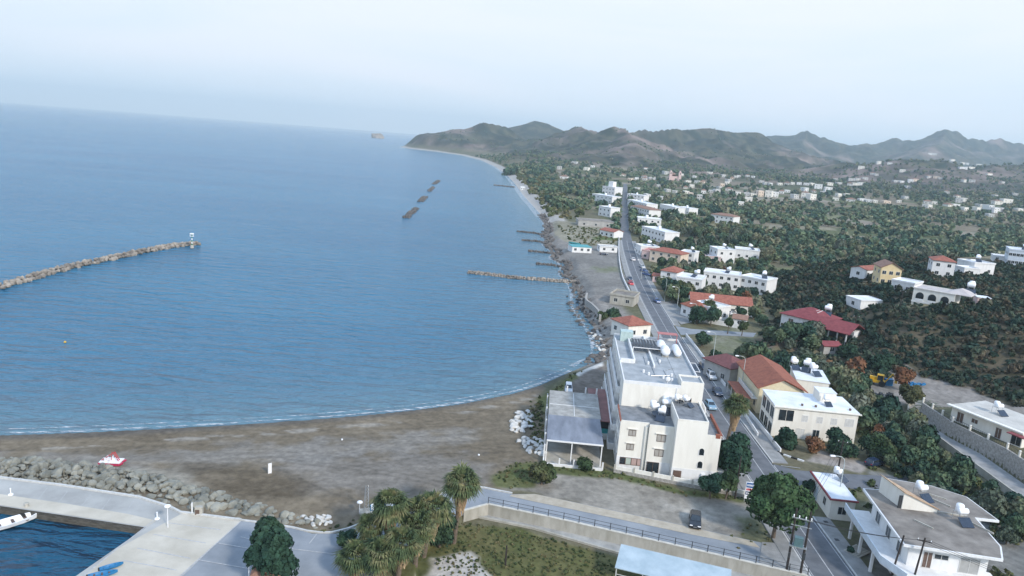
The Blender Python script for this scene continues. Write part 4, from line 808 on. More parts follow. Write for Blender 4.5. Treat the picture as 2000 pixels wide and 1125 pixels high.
for i, (x, y, l, ax, rr, lab) in enumerate([(10.0, 27.0, 2.4, 'y', .88, 'nearer of the two fat white water tanks lying on the hotel roof'), (9.6, 30.6, 2.6, 'y', .9, 'farther fat white water tank lying on the hotel roof'), (12.4, 28.3, 4.6, 'y', .75, 'long slim white tank beside the roadside parapet of the hotel')]):
    b = MB(); b.lathe((0, 0, rr + .25), [(rr * .3, -l / 2 - .15), (rr * .9, -l / 2), (rr, -l / 2 + .2), (rr, l / 2 - .2), (rr * .9, l / 2), (rr * .3, l / 2 + .15)], 16, ax)
    o = empty('water_tank', loc2w(r, x, y, HH + .1), r.rotation_euler[2], lab, 'water tank'); b.build('tank', TANKW, o, smooth=True); sub(o, 'cradle', CONC, (-rr * .7, -l / 2 + .3, 0, rr * .7, -l / 2 + .6, .5), (-rr * .7, l / 2 - .6, 0, rr * .7, l / 2 - .3, .5))

# roofed patio on the beach
r = empty('patio_shelter', (7.7, 111.4, 2.5), R(-3), 'long low beach terrace under a blue-grey corrugated roof on white posts', 'shelter')
GRYSH = mat('bluish_corrugated_sheet', (.14, .155, .185), col2=(.24, .26, .30), scale=.6, rough=.55, wave=('X', 2.4, .8), stretch=(1, .25, 1))
sub(r, 'roof', GRYSH, (0, 1.2, 4.0, 9.5, 12.6, 4.08)); sub(r, 'rear_roof', mat('pale_flat_roof', (.24, .235, .215), col2=(.40, .39, .36), scale=.7, rough=.9), (.1, 12.6, 3.9, 9.7, 26, 4.05)); 
sub(r, 'fascia', WHITE, (0, 1.05, 3.85, 9.5, 1.2, 4.1)); sub(r, 'floor', CONC, (0, .1, 0, 9.6, 26, .12)); sub(r, 'front_wall', WHITE, (-.2, -.15, -.8, 9.7, .1, .45)); sub(r, 'side_wall', WHITE, (-.35, .1, -.8, -.12, 26.5, .8))
for x in (.1, 4.3, 9.3): MB().box(-.09, -.09, 0, .09, .09, 3.9).build('post', WHITE, r, loc=(x, 1.35, .1))
for x in (2.4, 4.8, 7.2, 9.6): MB().box(-.12, -.12, 0, .12, .12, 1.15).build('gate_post', WHITE, r, loc=(x, -.02, .3))
for k in range(9): MB().box(-.12, -.12, 0, .12, .12, 3.95 if k % 2 else 3.2).build('post', WHITE, r, loc=(-.23, 1 + 3.1 * k, .1))
for x in (3.6, 7.3, 9.5): MB().box(-.14, -.14, 0, .14, .14, 1.2).build('gate_post', WHITE, r, loc=(x, 26.4, 3.9))
b = MB(); [b.box(4.8 + .05 * k, 13, 4.05, 4.9 + .05 * k, 25, 4.12) for k in (0,)]; b.box(.2, 18.2, 4.05, 9.5, 18.35, 4.1); b.build('roof_seam', WHITE, r)
r = empty('restaurant_annex', (17.1, 124.4, 2.5), R(-2), 'narrow annex with a maroon sheet roof between the hotel and the beach terrace', 'annex')
sub(r, 'roof', MAROON, (-.5, -.8, 3.6, 3.1, 17, 3.72)); sub(r, 'wall', mat('painted_interior_shade', (.03, .035, .04)), (0, .3, -.5, 2.6, 16.5, 3.6)); sub(r, 'awning_band', TEAL, (-.1, -.1, 1.1, 2.9, .1, 2.0)); sub(r, 'low_front', WHITE, (-.1, -.3, -.4, 2.9, .1, 1.1)); sub(r, 'fence', DARKM, (-.9, 2, 0, -.8, 15, 1.3))  # near-black wall box: shade of the open front put into its colour
b = MB(); b.tube((-.3, -.9, .35), (.25, -.9, .35), .32, n=14); q = b.build('spare_wheel', RUBBER, r, loc=(1.4, .3, .1))
# boundary wall in front
for i in range(1):
    A_, B_ = (19.2, 110.9), (40.4, 105.0); L_ = math.hypot(B_[0] - A_[0], B_[1] - A_[1]); yw = math.atan2(B_[1] - A_[1], B_[0] - A_[0])
    r = empty('boundary_wall', (*A_, 2.5), yw, 'low cream panelled wall on a stone base in front of the cream block', 'wall')
    sub(r, 'stone_base', STONE, (0, -.25, -.6, L_, .25, .55)); b = MB()
    for k in range(7): x0 = L_ * k / 7; MB().box(0, -.1, 0, L_ / 7 - .3, .1, .62).build('panel', CREAM, r, loc=(x0 + .3, 0, .55)); MB().box(0, -.2, 0, .3, .2, .8).build('pillar', CONC, r, loc=(x0, 0, .55))

# ---- low hut with red roof trim
r = house('roadside_hut', 'low cream hut with a white roof edged in red tiles beside the pavement', (1625, 975), (1672, 980), 8.8, 3.3, roof='flat', wall=CREAM, rm=ROOFW, par=0, nf=1, nl=0, cat='hut')
sub(r, 'red_trim', TILEC, (-.45, -.45, 3.3, -.18, 9.2, 3.52), (-.18, -.45, 3.3, 3.8, -.18, 3.52)); win(r, 6.3, .1, 1.6, 2.2, 'l', 0, mat('pale_blue_door', (.40, .48, .52)), FRAME, name='door'); win(r, 2.5, 1.1, 1.0, 1.2, 'l', 0, GLASS)
heater(r, 3.4, 7.0, 3.45, 'white water heater on the red-edged hut roof', .9, .8)
# ---- big weathered flat roof house bottom right
O = (51.3, 82.1, 1.3)
H2P = [(51.3, 82.1), (62.6, 80.3), (64.4, 83.4), (65.7, 90.6), (68.7, 90.4), (68.3, 97.0), (64.8, 99.9), (58.6, 101.4), (57.0, 97.3), (53.2, 97.2)]
def inset(P, d):
    n = len(P); o = []
    a = sum(P[i][0] * P[(i + 1) % n][1] - P[(i + 1) % n][0] * P[i][1] for i in range(n)); s = 1 if a > 0 else -1
    for i in range(n):
        p0, p1, p2 = Vector((*P[i - 1], 0)), Vector((*P[i], 0)), Vector((*P[(i + 1) % n], 0)); e1 = (p1 - p0).normalized(); e2 = (p2 - p1).normalized()
        n1_ = Vector((-e1.y, e1.x, 0)) * s; n2_ = Vector((-e2.y, e2.x, 0)) * s; m_ = n1_ + n2_; m_ *= d * 2 / max(m_.length_squared, .4); q = p1 + m_ ; o.append((q.x, q.y))
    return o
r = empty('flat_roofed_house', (O[0], O[1], 2.5), 0, 'big two-storey house with a weathered brown flat roof and wraparound white balcony, lower right', 'house'); OO = (O[0], O[1], 2.5)
b = MB(); b.prism(inset(H2P, 1.3), -1, 9.1); b.build('wall', WHITE, r, O=OO)
b = MB(); b.prism(H2P, 9.1, 9.42); b.build('roof_slab', WHITE, r, O=OO); b = MB(); b.prism(inset(H2P, .22), 9.4, 9.47); b.build('roof', ROOFB, r, O=OO)
BP_ = [(49.6, 83.4), (51.0, 79.6), (62.5, 78.4), (63.3, 82.8), (63, 83), (53, 84), (54.6, 97.0), (51.2, 97.2)]
b = MB(); b.prism(BP_, 5.75, 6.0); b.build('balcony_slab', WHITE, r, O=OO)
b = MB(); strip(b, [(51.2, 97.2), (49.6, 83.4), (51.0, 79.6)], 0, .16, .95, 1.0, base=6.0); b.build('balcony_wall', mat('pale_blue_white', (.55, .60, .64), col2=(.66, .71, .75)), r, O=OO)
for x, y in ((51.4, 95), (50.9, 91), (50.3, 86.5), (51.6, 80.4), (57, 79.6), (61.8, 79)): MB().box(-.16, -.16, -.5, .16, .16, 5.75 - 2.5).build('pillar', WHITE, r, loc=(x - O[0], y - O[1], 0))
IN = inset(H2P, 1.3)
def onwall(i, t, z, w, h, pane=GLASS, fr=FRAME):
    a, c = IN[i], IN[(i + 1) % len(IN)]; x, y = a[0] + (c[0] - a[0]) * t, a[1] + (c[1] - a[1]) * t; q = win(r, 0, z, w, h, 'f', 0, pane, fr); q.location = (x - O[0], y - O[1], z); q.rotation_euler = (0, 0, math.atan2(c[1] - a[1], c[0] - a[0])); return q
onwall(0, .25, 3.6, 1.0, 2.1, SHUT, FRAME); onwall(0, .42, 5.0, 1.6, .6); onwall(0, .78, 3.7, 2.2, 2.0, mat('grey_blind', (.33, .33, .32))); 
for t in (.2, .5, .8): onwall(9, t, 3.7, 1.4, 1.9, GLASS)
for t in (.3, .75): onwall(9, t, .3, 1.4, 1.9, GLASS); onwall(0, t, .6, 1.5, 1.4, GLASS)
b = MB(); x0, y0 = 54.4, 93.6  # stair head with sloped tiled top
b.add([(55.1, 96.4, 9.45), (55.9, 91.6, 9.45), (60.6, 91.2, 9.45), (59.6, 93.6, 9.45), (55.1, 96.4, 12.0), (55.9, 91.6, 11.9), (60.6, 91.2, 9.9), (59.6, 93.6, 9.9)], [(0, 3, 2, 1), (4, 5, 6, 7), (0, 1, 5, 4), (1, 2, 6, 5), (2, 3, 7, 6), (3, 0, 4, 7)]); b.build('stair_head', CREAM, r, O=OO)
b = MB(); b.add([(54.9, 96.6, 12.02), (55.75, 91.4, 11.93), (60.8, 91.0, 9.93), (59.7, 93.8, 9.93), (54.9, 96.6, 12.14), (55.75, 91.4, 12.05), (60.8, 91.0, 10.05), (59.7, 93.8, 10.05)], [(0, 3, 2, 1), (4, 5, 6, 7), (0, 1, 5, 4), (1, 2, 6, 5), (2, 3, 7, 6), (3, 0, 4, 7)]); b.build('stair_roof', mat('orange_stained_tiles', (.34, .20, .11), col2=(.52, .40, .28), scale=1.5, rough=.9, wave=('X', 2, .8)), r, O=OO)
MB().box(-.35, -.05, 0, .35, .06, 1.9).build('door', DARKM, r, loc=(55.75 - O[0], 91.75 - O[1], 6.95))
b = MB()
for a, c in (((58.6, 91.9), (63.9, 90.7)), ((61.2, 96.5), (63.6, 93.2)), ((62.6, 96.7), (64.3, 95.4)), ((63.6, 89.6), (65.3, 86.4)), ((56, 88.5), (57.4, 86.5))): strip(b, [a, c], -.08, .08, .15, .2, base=9.5)
b.build('roof_kerb', CONC, r, O=OO)
o = HEAT0; fake = empty('tmp', (0, 0, 0)); 
for x, y, s, a, lab in ((60.6, 95.3, 1.25, .3, 'farther white water heater on the big weathered roof'), (62.5, 89.0, 1.25, .1, 'nearer white water heater on the big weathered roof')): heater(fake, x, y, 9.47, lab, s * .85, a)
bpy.data.objects.remove(fake)
# ---- white flat house beyond the side street
r = house('white_house', 'two-storey house with a bright white flat roof and dark loggia openings above the round bushes', (1514.5, 792.6), (1677.6, 809), 9.2, 6.2, wall=CREAM, rm=ROOFW, par=0, nf=0, nl=0)
sub(r, 'eaves', CREAM, (-.3, -.3, 6.0, r['W'] + .5, 0, 6.2)); 
for u, w_ in ((2.3, 2.8),): win(r, u, 3.4, w_, 2.2, 'f', 0, GLASS, CREAM, name='loggia')
for u in (5.9, 8.7, 11.4): win(r, u, 3.6, 1.0, 1.2, 'f', 0, FRAME, WHITE, name='shutter')
win(r, 14.3, 3.5, 1.5, 1.5, 'f', 0, FRAME, WHITE, name='shutter'); win(r, 3.0, .6, 1.2, 1.2, 'f', 0); win(r, 8.4, 0, 1.2, 2.1, 'f', 0, name='door'); win(r, 5.4, .2, 1.6, 1.9, 'f', 0, FRAME, CREAM, name='garage_door')
for k in range(3): win(r, 1.4 + 2.9 * k, 3.3, 2.2, 2.3, 'l', 0, GLASS, CREAM, name='loggia'); win(r, 1.4 + 2.9 * k, .2, 2.2, 2.2, 'l', 0, GLASS, CREAM, name='loggia')
sub(r, 'stair_head', CREAM, (9.7, 5.0, 6.36, 13.0, 8.4, 8.2)); b = MB(); b.box(9.6, 4.9, 8.2, 13.1, 8.5, 8.3); b.build('stair_roof', ROOFW, r); win(r, 11.5, 6.9, .6, .6, 'f', 5.0)
heater(r, 10.6, 3.2, 6.36, 'white water heater before the stair head of the white flat house', .9, .2)
b = MB(); [b.box(x, 1.0, 6.37, x + .35, 1.35, 6.75) for x in (5.2, 7.8, 14.3)]; b.build('roof_chimney', SHUT, r); sub(r, 'garden_wall', WHITE, (-3.0, -1.5, -.3, -2.8, 9, .9))
# ---- red tile house, its dark neighbour and the awning row
r = house('tiled_house', 'house with a big orange-red gable roof and cream gable end facing the sea of roofs', (1484, 758), (1571, 766), 17.5, 5.6, roof='gable', ridge='y', rise=2.3, wall=mat('pale_yellow_render', (.62, .54, .36), col2=(.72, .65, .48)), rm=TILEO, nf=0, nl=4, over=.6)
sub(r, 'awning', TILEO, (-3.6, 1.0, 2.7, -.0, 12, 2.82)); [MB().box(-.08, -.08, 0, .08, .08, 2.7).build('awning_post', WHITE, r, loc=(-3.4, y, 0)) for y in (1.3, 5, 8.5, 11.8)]
sub(r, 'balcony', FRAME, (-1.2, .5, 2.9, 0, 12, 3.05), (-1.2, .5, 3.05, -1.1, 12, 3.9))
r = house('dark_roofed_house', 'low house under a dark maroon hip roof behind the street lamp', (1427, 721), (1468, 716), 8.5, 4.0, roof='hip', rise=1.9, wall=GREYW, rm=mat('dark_maroon_tiles', (.12, .04, .04), col2=(.19, .075, .07), wave=('X', 1.2, .75)), nf=0, nl=2, over=.5)
r = house('white_rear_house', 'white flat-roofed house with two tall water tanks behind the orange gable roof', (1556, 741), (1620, 750), 10, 5.6, wall=CREAM, rm=ROOFW, par=0, nf=2, nl=2, nr=2)
heater(r, .3, 8.2, 5.76, 'leftmost tall water tank on the white rear house', 1.2, .3); heater(r, 3.0, 7.6, 5.76, 'middle tall water tank on the white rear house', 1.3, -.2); heater(r, 4.2, 5.2, 5.76, 'water tank nearest the antennas on the white rear house', 1.2, .6)
sub(r, 'antenna', DARKM, (5.9, 7.6, 5.7, 5.95, 7.65, 9.2), (6.9, 7.6, 5.7, 6.95, 7.65, 9.4), (6.5, 7.6, 9.2, 7.3, 7.65, 9.25))
# ---- terrace house at the right edge
r = house('terrace_house', 'low cream house on a stone terrace at the right edge with a flat pale roof', (1861, 791), (2000, 845), 10, 3.1, wall=CREAM, rm=mat('beige_roof', (.42, .40, .36), col2=(.54, .52, .47), scale=.4), par=0, nf=0, nl=0, over=.5)
WW = r['W']
for u, z, w_, h_, p_ in ((2.0, .2, 1.3, 2.0, SHUT), (5.0, 1.2, 1.2, .8, SHUT), (9.8, .1, 1.1, 2.0, SHUT), (13.2, .2, 1.8, 1.9, GLASS)): win(r, u, z, w_, h_, 'f', 0, p_)
win(r, 3, 1, 1.2, 1.2, 'l', 0); sub(r, 'eaves', CREAM, (-.6, -1.1, 3.0, WW + .5, -.14, 3.25)); heater(r, 6.2, 4.6, 3.26, 'white water heater on the terrace house roof', 1.1, 1.4); sub(r, 'porch_roof', TILEC, (WW - 1.5, -2.6, 2.7, WW + 2, -1.2, 2.85))
TR = [(90.7, 148.5), (90.6, 137.5), (93.5, 125.2), (93.5, 112)]
b = MB(); strip(b, along(TR, 4), -.2, .25, .3, 4.2, base=6.0); q = b.build('wall', STONE, None); o = empty('terrace_wall', (90.7, 148.5, 2.5), 0, 'grey stone retaining wall carrying the terrace house and its fence', 'retaining wall'); q.parent = o; q.location = (-90.7, -148.5, -2.5); q.location = (-90.7, -148.5, -2.5)
o = empty('terrace_fence', (90.7, 148.5, 6.3), 0, 'dark railing with cream pillars along the stone terrace', 'railing')
for i, p in enumerate(along(TR, 3.2)): MB().box(-.16, -.16, 0, .16, .16, 1.15).build('pillar', CREAM, o, loc=(p[0] - 90.7, p[1] - 148.5, 0))
b = MB(); T2 = along(TR, 3.2)
for a, c in zip(T2[:-1], T2[1:]):
    for z in (.2, .95): b.tube((a[0], a[1], 6.3 + z), (c[0], c[1], 6.3 + z), .04, n=4)
    for k in range(1, 9): x, y = a[0] + (c[0] - a[0]) * k / 9, a[1] + (c[1] - a[1]) * k / 9; b.tube((x, y, 6.5), (x, y, 7.25), .025, n=4)
b.build('bars', DARKM, o, O=(90.7, 148.5, 6.3))
UR = smooth([(88.5, 95), (88.6, 110), (88.8, 122), (89.0, 135), (89.6, 146), (92.0, 153), (97, 157)], 2)
b = MB(); strip(b, along(UR, 3), -1.8, 3.2, .62, .6, base=2.5); tag(b.build('lane', mat('worn_lane', (.20, .20, .195), col2=(.32, .315, .305), scale=.5, space='world', rough=.95)), 'worn concrete lane below the terrace house', kind='structure')
b = MB(); strip(b, along(UR[:-3], 3), -2.0, -1.75, 1.35, 2.2, base=2.5); tag(b.build('lane_wall', CONC), 'pale rough parapet wall on the outer edge of the lane', 'wall')
# ---- long crimson-roofed house
r = house('crimson_roofed_house', 'long white house under a wide crimson tiled roof at the foot of the scrub hill', (1527, 612), (1606, 631), 12, 4.6, roof='hip', rise=2.6, wall=WHITE, rm=TILEC, nf=0, nl=3, over=.6)
g_ = r.location[2]
for u in (3.2, 7.8): win(r, u, 2.2, 1.5, 1.4, 'f', 0, SHUT)
W8 = r['W']; b = MB(); roof_mesh(b, 'gable', W8 - 3, -2.5, W8 + 9, 8, 3.6, 2.4, .5); b.build('wing_roof', TILEC, r); sub(r, 'wing_wall', WHITE, (W8 - .01, 2.5, -1.5, W8 + 8.6, 7.8, 3.6)); sub(r, 'painted_porch_shade', mat('painted_interior_shade', (.03, .035, .04)), (W8 + .5, 2.2, -.5, W8 + 8.2, 2.5, 2.6))  # dark panel under the wing roof, porch shade painted as colour
for k in range(4): MB().box(-.15, -.15, -1.5, .15, .15, 3.55).build('porch_post', WHITE, r, loc=(W8 + .5 + 2.6 * k, -2.0, 0))
heater(r, W8 - 3, 9.5, 5.2, 'big white water tank behind the crimson roof ridge', 1.6, .3)
b = MB(); b.tube((7.5, 0, 4.8), (10, 5.6, 7.2), .08, n=4); b.tube((5.2, 0, 4.8), (9.0, 5.6, 7.2), .05, n=4); b.build('roof_strips', WHITE, r)
x, y, g = hit(1592, 655); o = empty('covered_boat', (x, y, g), .3, 'blue tarpaulin over a trailer boat in the yard of the crimson-roofed house', 'boat'); b = MB(); b.add([(-2.6, -.9, .4), (2, -1, .4), (3.2, 0, .6), (2, 1, .4), (-2.6, .9, .4), (-2.4, -.7, 1.2), (1.6, -.7, 1.4), (2.8, 0, 1.1), (1.6, .7, 1.4), (-2.4, .7, 1.2), (-2, 0, 1.7), (1.4, 0, 1.9)], [(0, 1, 6, 5), (1, 2, 7, 6), (2, 3, 8, 7), (3, 4, 9, 8), (4, 0, 5, 9), (5, 6, 11, 10), (6, 7, 11), (7, 8, 11), (8, 9, 10, 11), (9, 5, 10)]); b.build('tarpaulin', BLUEP, o); b = MB(); b.tube((-.2, -1.0, .3), (-.2, -.8, .3), .3, n=12); b.tube((-.2, .8, .3), (-.2, 1.0, .3), .3, n=12); b.build('wheel', RUBBER, o)
house('shed', 'small shed with orange-red roof below the crimson-roofed house', (1610, 676), (1642, 677), 4, 2.4, roof='gable', rise=.9, wall=GREYW, rm=TILEC, nf=1, nl=0, cat='shed')
house('white_cottage', 'small white cottage with one dark doorway left of the scrub hilltop', (1682, 588), (1726, 589), 7, 3.0, wall=WHITE, rm=ROOFW, nf=0, nl=1, par=.2)
# ---- arched villa on the hill
x, y, g = hit(1784, 600); r = house('arched_villa', 'white villa with three tall arches standing on the crest of the scrub hill', (1785, 563), (1866, 577), 9, 5.2, wall=CREAM, rm=mat('pinkish_roof', (.40, .36, .34), col2=(.50, .46, .44), scale=.4), nf=0, nl=0, par=.25, deep=6)
for k in range(3):
    b = MB(); u = 2.0 + k * 3.4; b.box(-1.1, -.08, 0, 1.1, .02, 1.6); b.lathe((0, -.03, 1.6), [(1.1, -.05), (1.1, .05)], 20, 'y'); q = b.build('arch', GLASS, r, loc=(u, 0, 1.6)); sub(q, 'balustrade', WHITE, (-1.1, -.16, 0, 1.1, -.08, .7))
sub(r, 'beam', WHITE, (-.1, -.2, 1.1, 11, 0, 1.5)); b = MB(); roof_mesh(b, 'hip', 9, .5, 15, 8, 5.4, 1.5, .4); b.build('hip_roof', MATS['pinkish_roof'], r); heater(r, 13.5, 8.6, 5.4, 'white water tanks behind the arched villa roof', 1.7, .2)
house('shed', 'small pale lean-to on the bare crest right of the arched villa', (1910, 581), (1936, 584), 4, 2.2, wall=PINK, rm=ROOFW, nf=1, nl=0, cat='shed', par=0)
# ---- more villas, each read off the photograph: label, FL, FR, depth, height, roof, wall, roof material, storeys
VL = [
 ('yellow gabled villa with small square windows near the scrub hill', (1722, 523), (1762, 527), 9, 6.2, 'gable', YELLOW, TILEB, 2, dict(ridge='y', rise=2.0, nf=3)),
 ('low white annex below the yellow gabled villa', (1742, 548), (1786, 556), 8, 3.4, 'flat', WHITE, ROOFW, 1, {}),
 ('small white lean-to with red roof left of the yellow villa', (1692, 528), (1722, 526), 6, 3.2, 'gable', WHITE, TILER, 1, dict(rise=1)),
 ('two-storey white villa with orange hip roof on the slope', (1823, 508), (1867, 513), 9, 6.2, 'hip', WHITE, TILER, 2, {}),
 ('low white flat villa right of the orange-hipped one', (1904, 515), (1944, 517), 9, 4.5, 'flat', WHITE, ROOFW, 1, {}),
 ('blue-green fronted low wing below the flat villa', (1884, 525), (1914, 527), 6, 3.0, 'flat', WHITE, ROOFW, 1, {}),
 ('large pale blue-white villa cut by the right edge', (1972, 488), (2024, 494), 14, 7.0, 'flat', mat('pale_blue_render', (.50, .56, .62), col2=(.60, .66, .72)), ROOFW, 2, dict(nf=7)),
 ('low walled terrace left of the pale blue villa', (1940, 500), (1974, 504), 8, 2.6, 'flat', WHITE, ROOFW, 1, {}),
 ('long red-roofed house with cream end wall', (1350, 587), (1469, 599), 8, 3.6, 'gable', CREAM, TILER, 1, dict(rise=2.2, nf=5)),
 ('house with orange hip roof joined to the long red roof', (1361, 605), (1389, 604), 8, 3.6, 'hip', WHITE, TILEO, 1, dict(rise=1.8)),
 ('white flat-roofed house before the long red roof', (1390, 604), (1426, 600), 9, 4.2, 'flat', WHITE, ROOFW, 1, {}),
 ('small outbuilding with faded red roof beside the white wall', (1432, 622), (1458, 626), 5, 2.6, 'gable', WHITE, TILEB, 1, dict(rise=1)),
 ('villa with red roof, white flank and brown balcony', (1322, 542), (1371, 549), 11, 5.8, 'flat', WHITE, ROOFW, 2, dict(nf=3)),
 ('red-roofed front wing of the balcony villa', (1291, 528), (1322, 533), 9, 5.4, 'hip', WHITE, TILER, 2, {}),
 ('peach two-storey villa with red hip roof beside the parked cars', (1270, 488), (1330, 498), 9, 5.6, 'hip', PEACH, TILER, 2, dict(nf=4)),
 ('white house behind the peach villa', (1328, 492), (1356, 496), 9, 5.2, 'flat', WHITE, ROOFW, 2, {}),
 ('low white rooms behind the peach villa roof', (1252, 482), (1288, 484), 8, 4.5, 'flat', WHITE, ROOFW, 1, {}),
 ('left block of the long white terrace of flats', (1375, 532), (1446, 541), 10, 5.8, 'flat', WHITE, ROOFW, 2, dict(nf=5)),
 ('right block of the long white terrace of flats', (1446, 540), (1498, 550), 10, 5.8, 'flat', WHITE, ROOFW, 2, dict(nf=4)),
 ('white modern villa, left cube with big windows', (1402, 488), (1437, 490), 10, 6.4, 'flat', WHITE, ROOFW, 2, {}),
 ('white modern villa, right cube with a roof tank', (1437, 487), (1484, 492), 10, 4.6, 'flat', WHITE, ROOFW, 1, {}),
 ('low pink-walled shed left of the modern villa', (1378, 501), (1408, 504), 7, 2.4, 'flat', PINK, ROOFW, 1, {}),
 ('white house with blue shed at its right', (1254, 443), (1299, 455), 10, 6.4, 'flat', WHITE, ROOFW, 2, {}),
 ('long two-storey white house near the bend in the road', (1246, 426), (1292, 430), 10, 6.2, 'flat', WHITE, ROOFW, 2, dict(nf=4)),
 ('white house with brown roof beside the distant road', (1232, 402), (1268, 410), 11, 6.2, 'hip', WHITE, TILEB, 2, {}),
 ('white flat house just beyond the brown roof', (1226, 390), (1263, 399), 11, 6.2, 'flat', WHITE, ROOFW, 2, {}),
 ('white house where the distant road fades', (1225, 379), (1258, 383), 11, 6, 'flat', WHITE, ROOFW, 2, {}),
 ('long low white house in the orchard, left one of a pair', (1289, 399), (1319, 406), 11, 5.0, 'flat', WHITE, ROOFW, 1, {}),
 ('square white house in the orchard, right one of a pair', (1322, 404), (1346, 408), 11, 5.0, 'flat', WHITE, ROOFW, 1, {}),
 ('pinkish white villa with faded red roof alone in the orchard', (1388, 418), (1433, 424), 12, 6.4, 'hip', WHITE, TILEB, 2, {}),
 ('tall white hotel block left of the distant road', (1177, 364), (1201, 367), 14, 11, 'flat', WHITE, ROOFW, 3, dict(nf=4)),
 ('wide white wing before the tall white hotel', (1157, 379), (1196, 385), 12, 6.5, 'flat', WHITE, ROOFW, 2, dict(nf=5)),
 ('white two-storey house seaward of the distant road', (1170, 403), (1193, 407), 10, 7, 'flat', WHITE, ROOFW, 2, {}),
 ('small house with red roof in the seaside gardens', (1172, 449), (1199, 454), 9, 3.4, 'gable', WHITE, TILER, 1, dict(rise=1.4)),
 ('low grey roofed yard building with a white gate', (1130, 430), (1199, 435), 14, 3.8, 'flat', GREYW, ROOFB, 1, dict(nf=3, par=.2)),
 ('low white cabin among the seaside shrubs', (1172, 482), (1206, 484), 6, 2.6, 'flat', WHITE, ROOFG, 1, {}),
 ('pink canopy cafe front below the peach villa', (1254, 489), (1268, 491), 10, 4.0, 'flat', PINK, PINKR, 1, {}),
 ('red-roofed kiosk beside the street lamp', (1275, 538), (1290, 540), 5, 2.6, 'gable', PINK, TILER, 1, dict(rise=.7)),
 ('house with brick-red hip roof seaward of the road behind the hotel', (1228, 637), (1272, 634), 8, 3.6, 'hip', CREAM, TILER, 1, dict(rise=1.8)),
]
HS = []
for i, (lab, fl, fr, D_, h_, rf, wl, rm_, st_, kw) in enumerate(VL):
    far = fl[1] < 470; kw = dict(kw)
    r = house('villa' if h_ > 3.5 else 'cottage', lab, fl, fr, D_, h_, rf, wl, rm_, st_, detail=not far, **kw); HS.append(r)
    if rf == 'flat' and h_ > 4 and not far: heater(r, r['W'] * .65, D_ * .6, h_ + .16, 'white rooftop tank on the ' + lab, 1.15 if i % 2 else 1.35, random.uniform(-1, 1))
    elif rf == 'flat' and h_ > 4.5:
        b = MB(); b.lathe((0, 0, 0), [(.9, 0), (1.0, .3), (1.0, 1.8), (.5, 2.2)], 10); q = b.build('water_tank', TANKW, smooth=True); q.location = loc2w(r, r['W'] * .4, D_ * .6, h_ + .16); tag(q, 'white tank on the ' + ' '.join(lab.split()[:10]), 'water tank')
r = HS[30]; sub(r, 'tower', WHITE, (4, 5, 11, 10, 11, 17))
# teal roofed beach hut and stone pump house
r = house('beach_cafe', 'low white beach cafe with a teal roof and upturned boat at the shore', (1118, 482), (1156, 484), 9, 2.8, wall=WHITE, rm=TEAL, nf=3, nl=0, par=0, cat='cafe')
r = house('stone_pump_house', 'roofless grey concrete building above the dark shoreline rocks', (1192, 576), (1238, 583), 9, 3.0, wall=CONC, rm=ROOFB, nf=2, nl=1, par=.6, cat='building'); sub(r, 'side_slab', mat('pale_slab', (.40, .38, .33)), (-1.5, 9.4, -.5, 6.5, 15, .6))
SWP = [at(1146, 577), at(1143, 590), at(1155, 597), at(1170, 612), at(1172, 622)]; b = MB(); strip(b, along(smooth(SWP), 1), -.35, .35, 1.0, 2.2, base=2.5); tag(b.build('sea_wall', STONE), 'curved stone sea wall wrapping a small seaside terrace', 'sea wall')
b = MB(); PWX = smooth([at(1209, 462), at(1208, 500), at(1214, 540), at(1226, 565), at(1236, 585)], 1); strip(b, along(PWX, 3), -.15, .15, .8, 1.2); tag(b.build('low_wall', WHITE), 'long low white wall between the sea park and the road', 'wall')
b = MB(); strip(b, [at(1342, 615), at(1368, 628), at(1400, 634), at(1440, 641)], -.15, .15, 1.5, 1.9, base=2.5); tag(b.build('garden_wall', WHITE), 'white garden wall along the side street by the palms', 'wall')
b = MB(); strip(b, along([(52.2, 205), (52.0, 190), (51.6, 176), (51.4, 160)], 5), -.1, .1, .9, 1.2, base=2.5); tag(b.build('garden_wall', WHITE), 'low white wall behind the pavement beside the parked cars', 'wall')
b = MB(); strip(b, along([(51.6, 150), (51.8, 138), (51.6, 124)], 4), -.12, .12, .9, 1.2, base=2.5); tag(b.build('garden_wall', WHITE), 'white wall along the pavement before the loggia house', 'wall')
# blue-roofed shed at the bottom edge
r = empty('open_shed', (15.6, 81.4, .6), R(-16.5), 'open shed with a pale blue ribbed metal roof at the bottom edge', 'shed')
b = MB(); b.add([(0, 0, 3.0), (14, 0, 3.0), (14, 4.6, 3.7), (0, 4.6, 3.7), (0, 0, 2.9), (14, 0, 2.9), (14, 4.6, 3.6), (0, 4.6, 3.6)], [(0, 1, 2, 3), (7, 6, 5, 4), (0, 4, 5, 1), (1, 5, 6, 2), (2, 6, 7, 3), (3, 7, 4, 0)]); b.build('roof', BLUES, r)
for x in (.2, 3.5, 7, 10.5, 13.8):
    for y, z in ((.2, 2.9), (4.4, 3.5)): MB().box(-.06, -.06, -1, .06, .06, z).build('post', FRAME, r, loc=(x, y, 0))
sub(r, 'rail', FRAME, (.2, .15, 1.0, 13.8, .2, 1.08), (.2, .15, 2.0, 13.8, .2, 2.08))
# gable top of the small roof at the bottom edge below the round tree
r = empty('kiosk', (-26.6, 72.4, 2.5), R(10), 'small kiosk with a brown pyramid roof under the tree on the quay', 'kiosk'); sub(r, 'wall', CREAM, (0, 0, 0, 2.6, 2.6, 2.2)); b = MB(); roof_mesh(b, 'hip', 0, 0, 2.6, 2.6, 2.2, 1.0, .4); b.build('roof', TILEB, r)

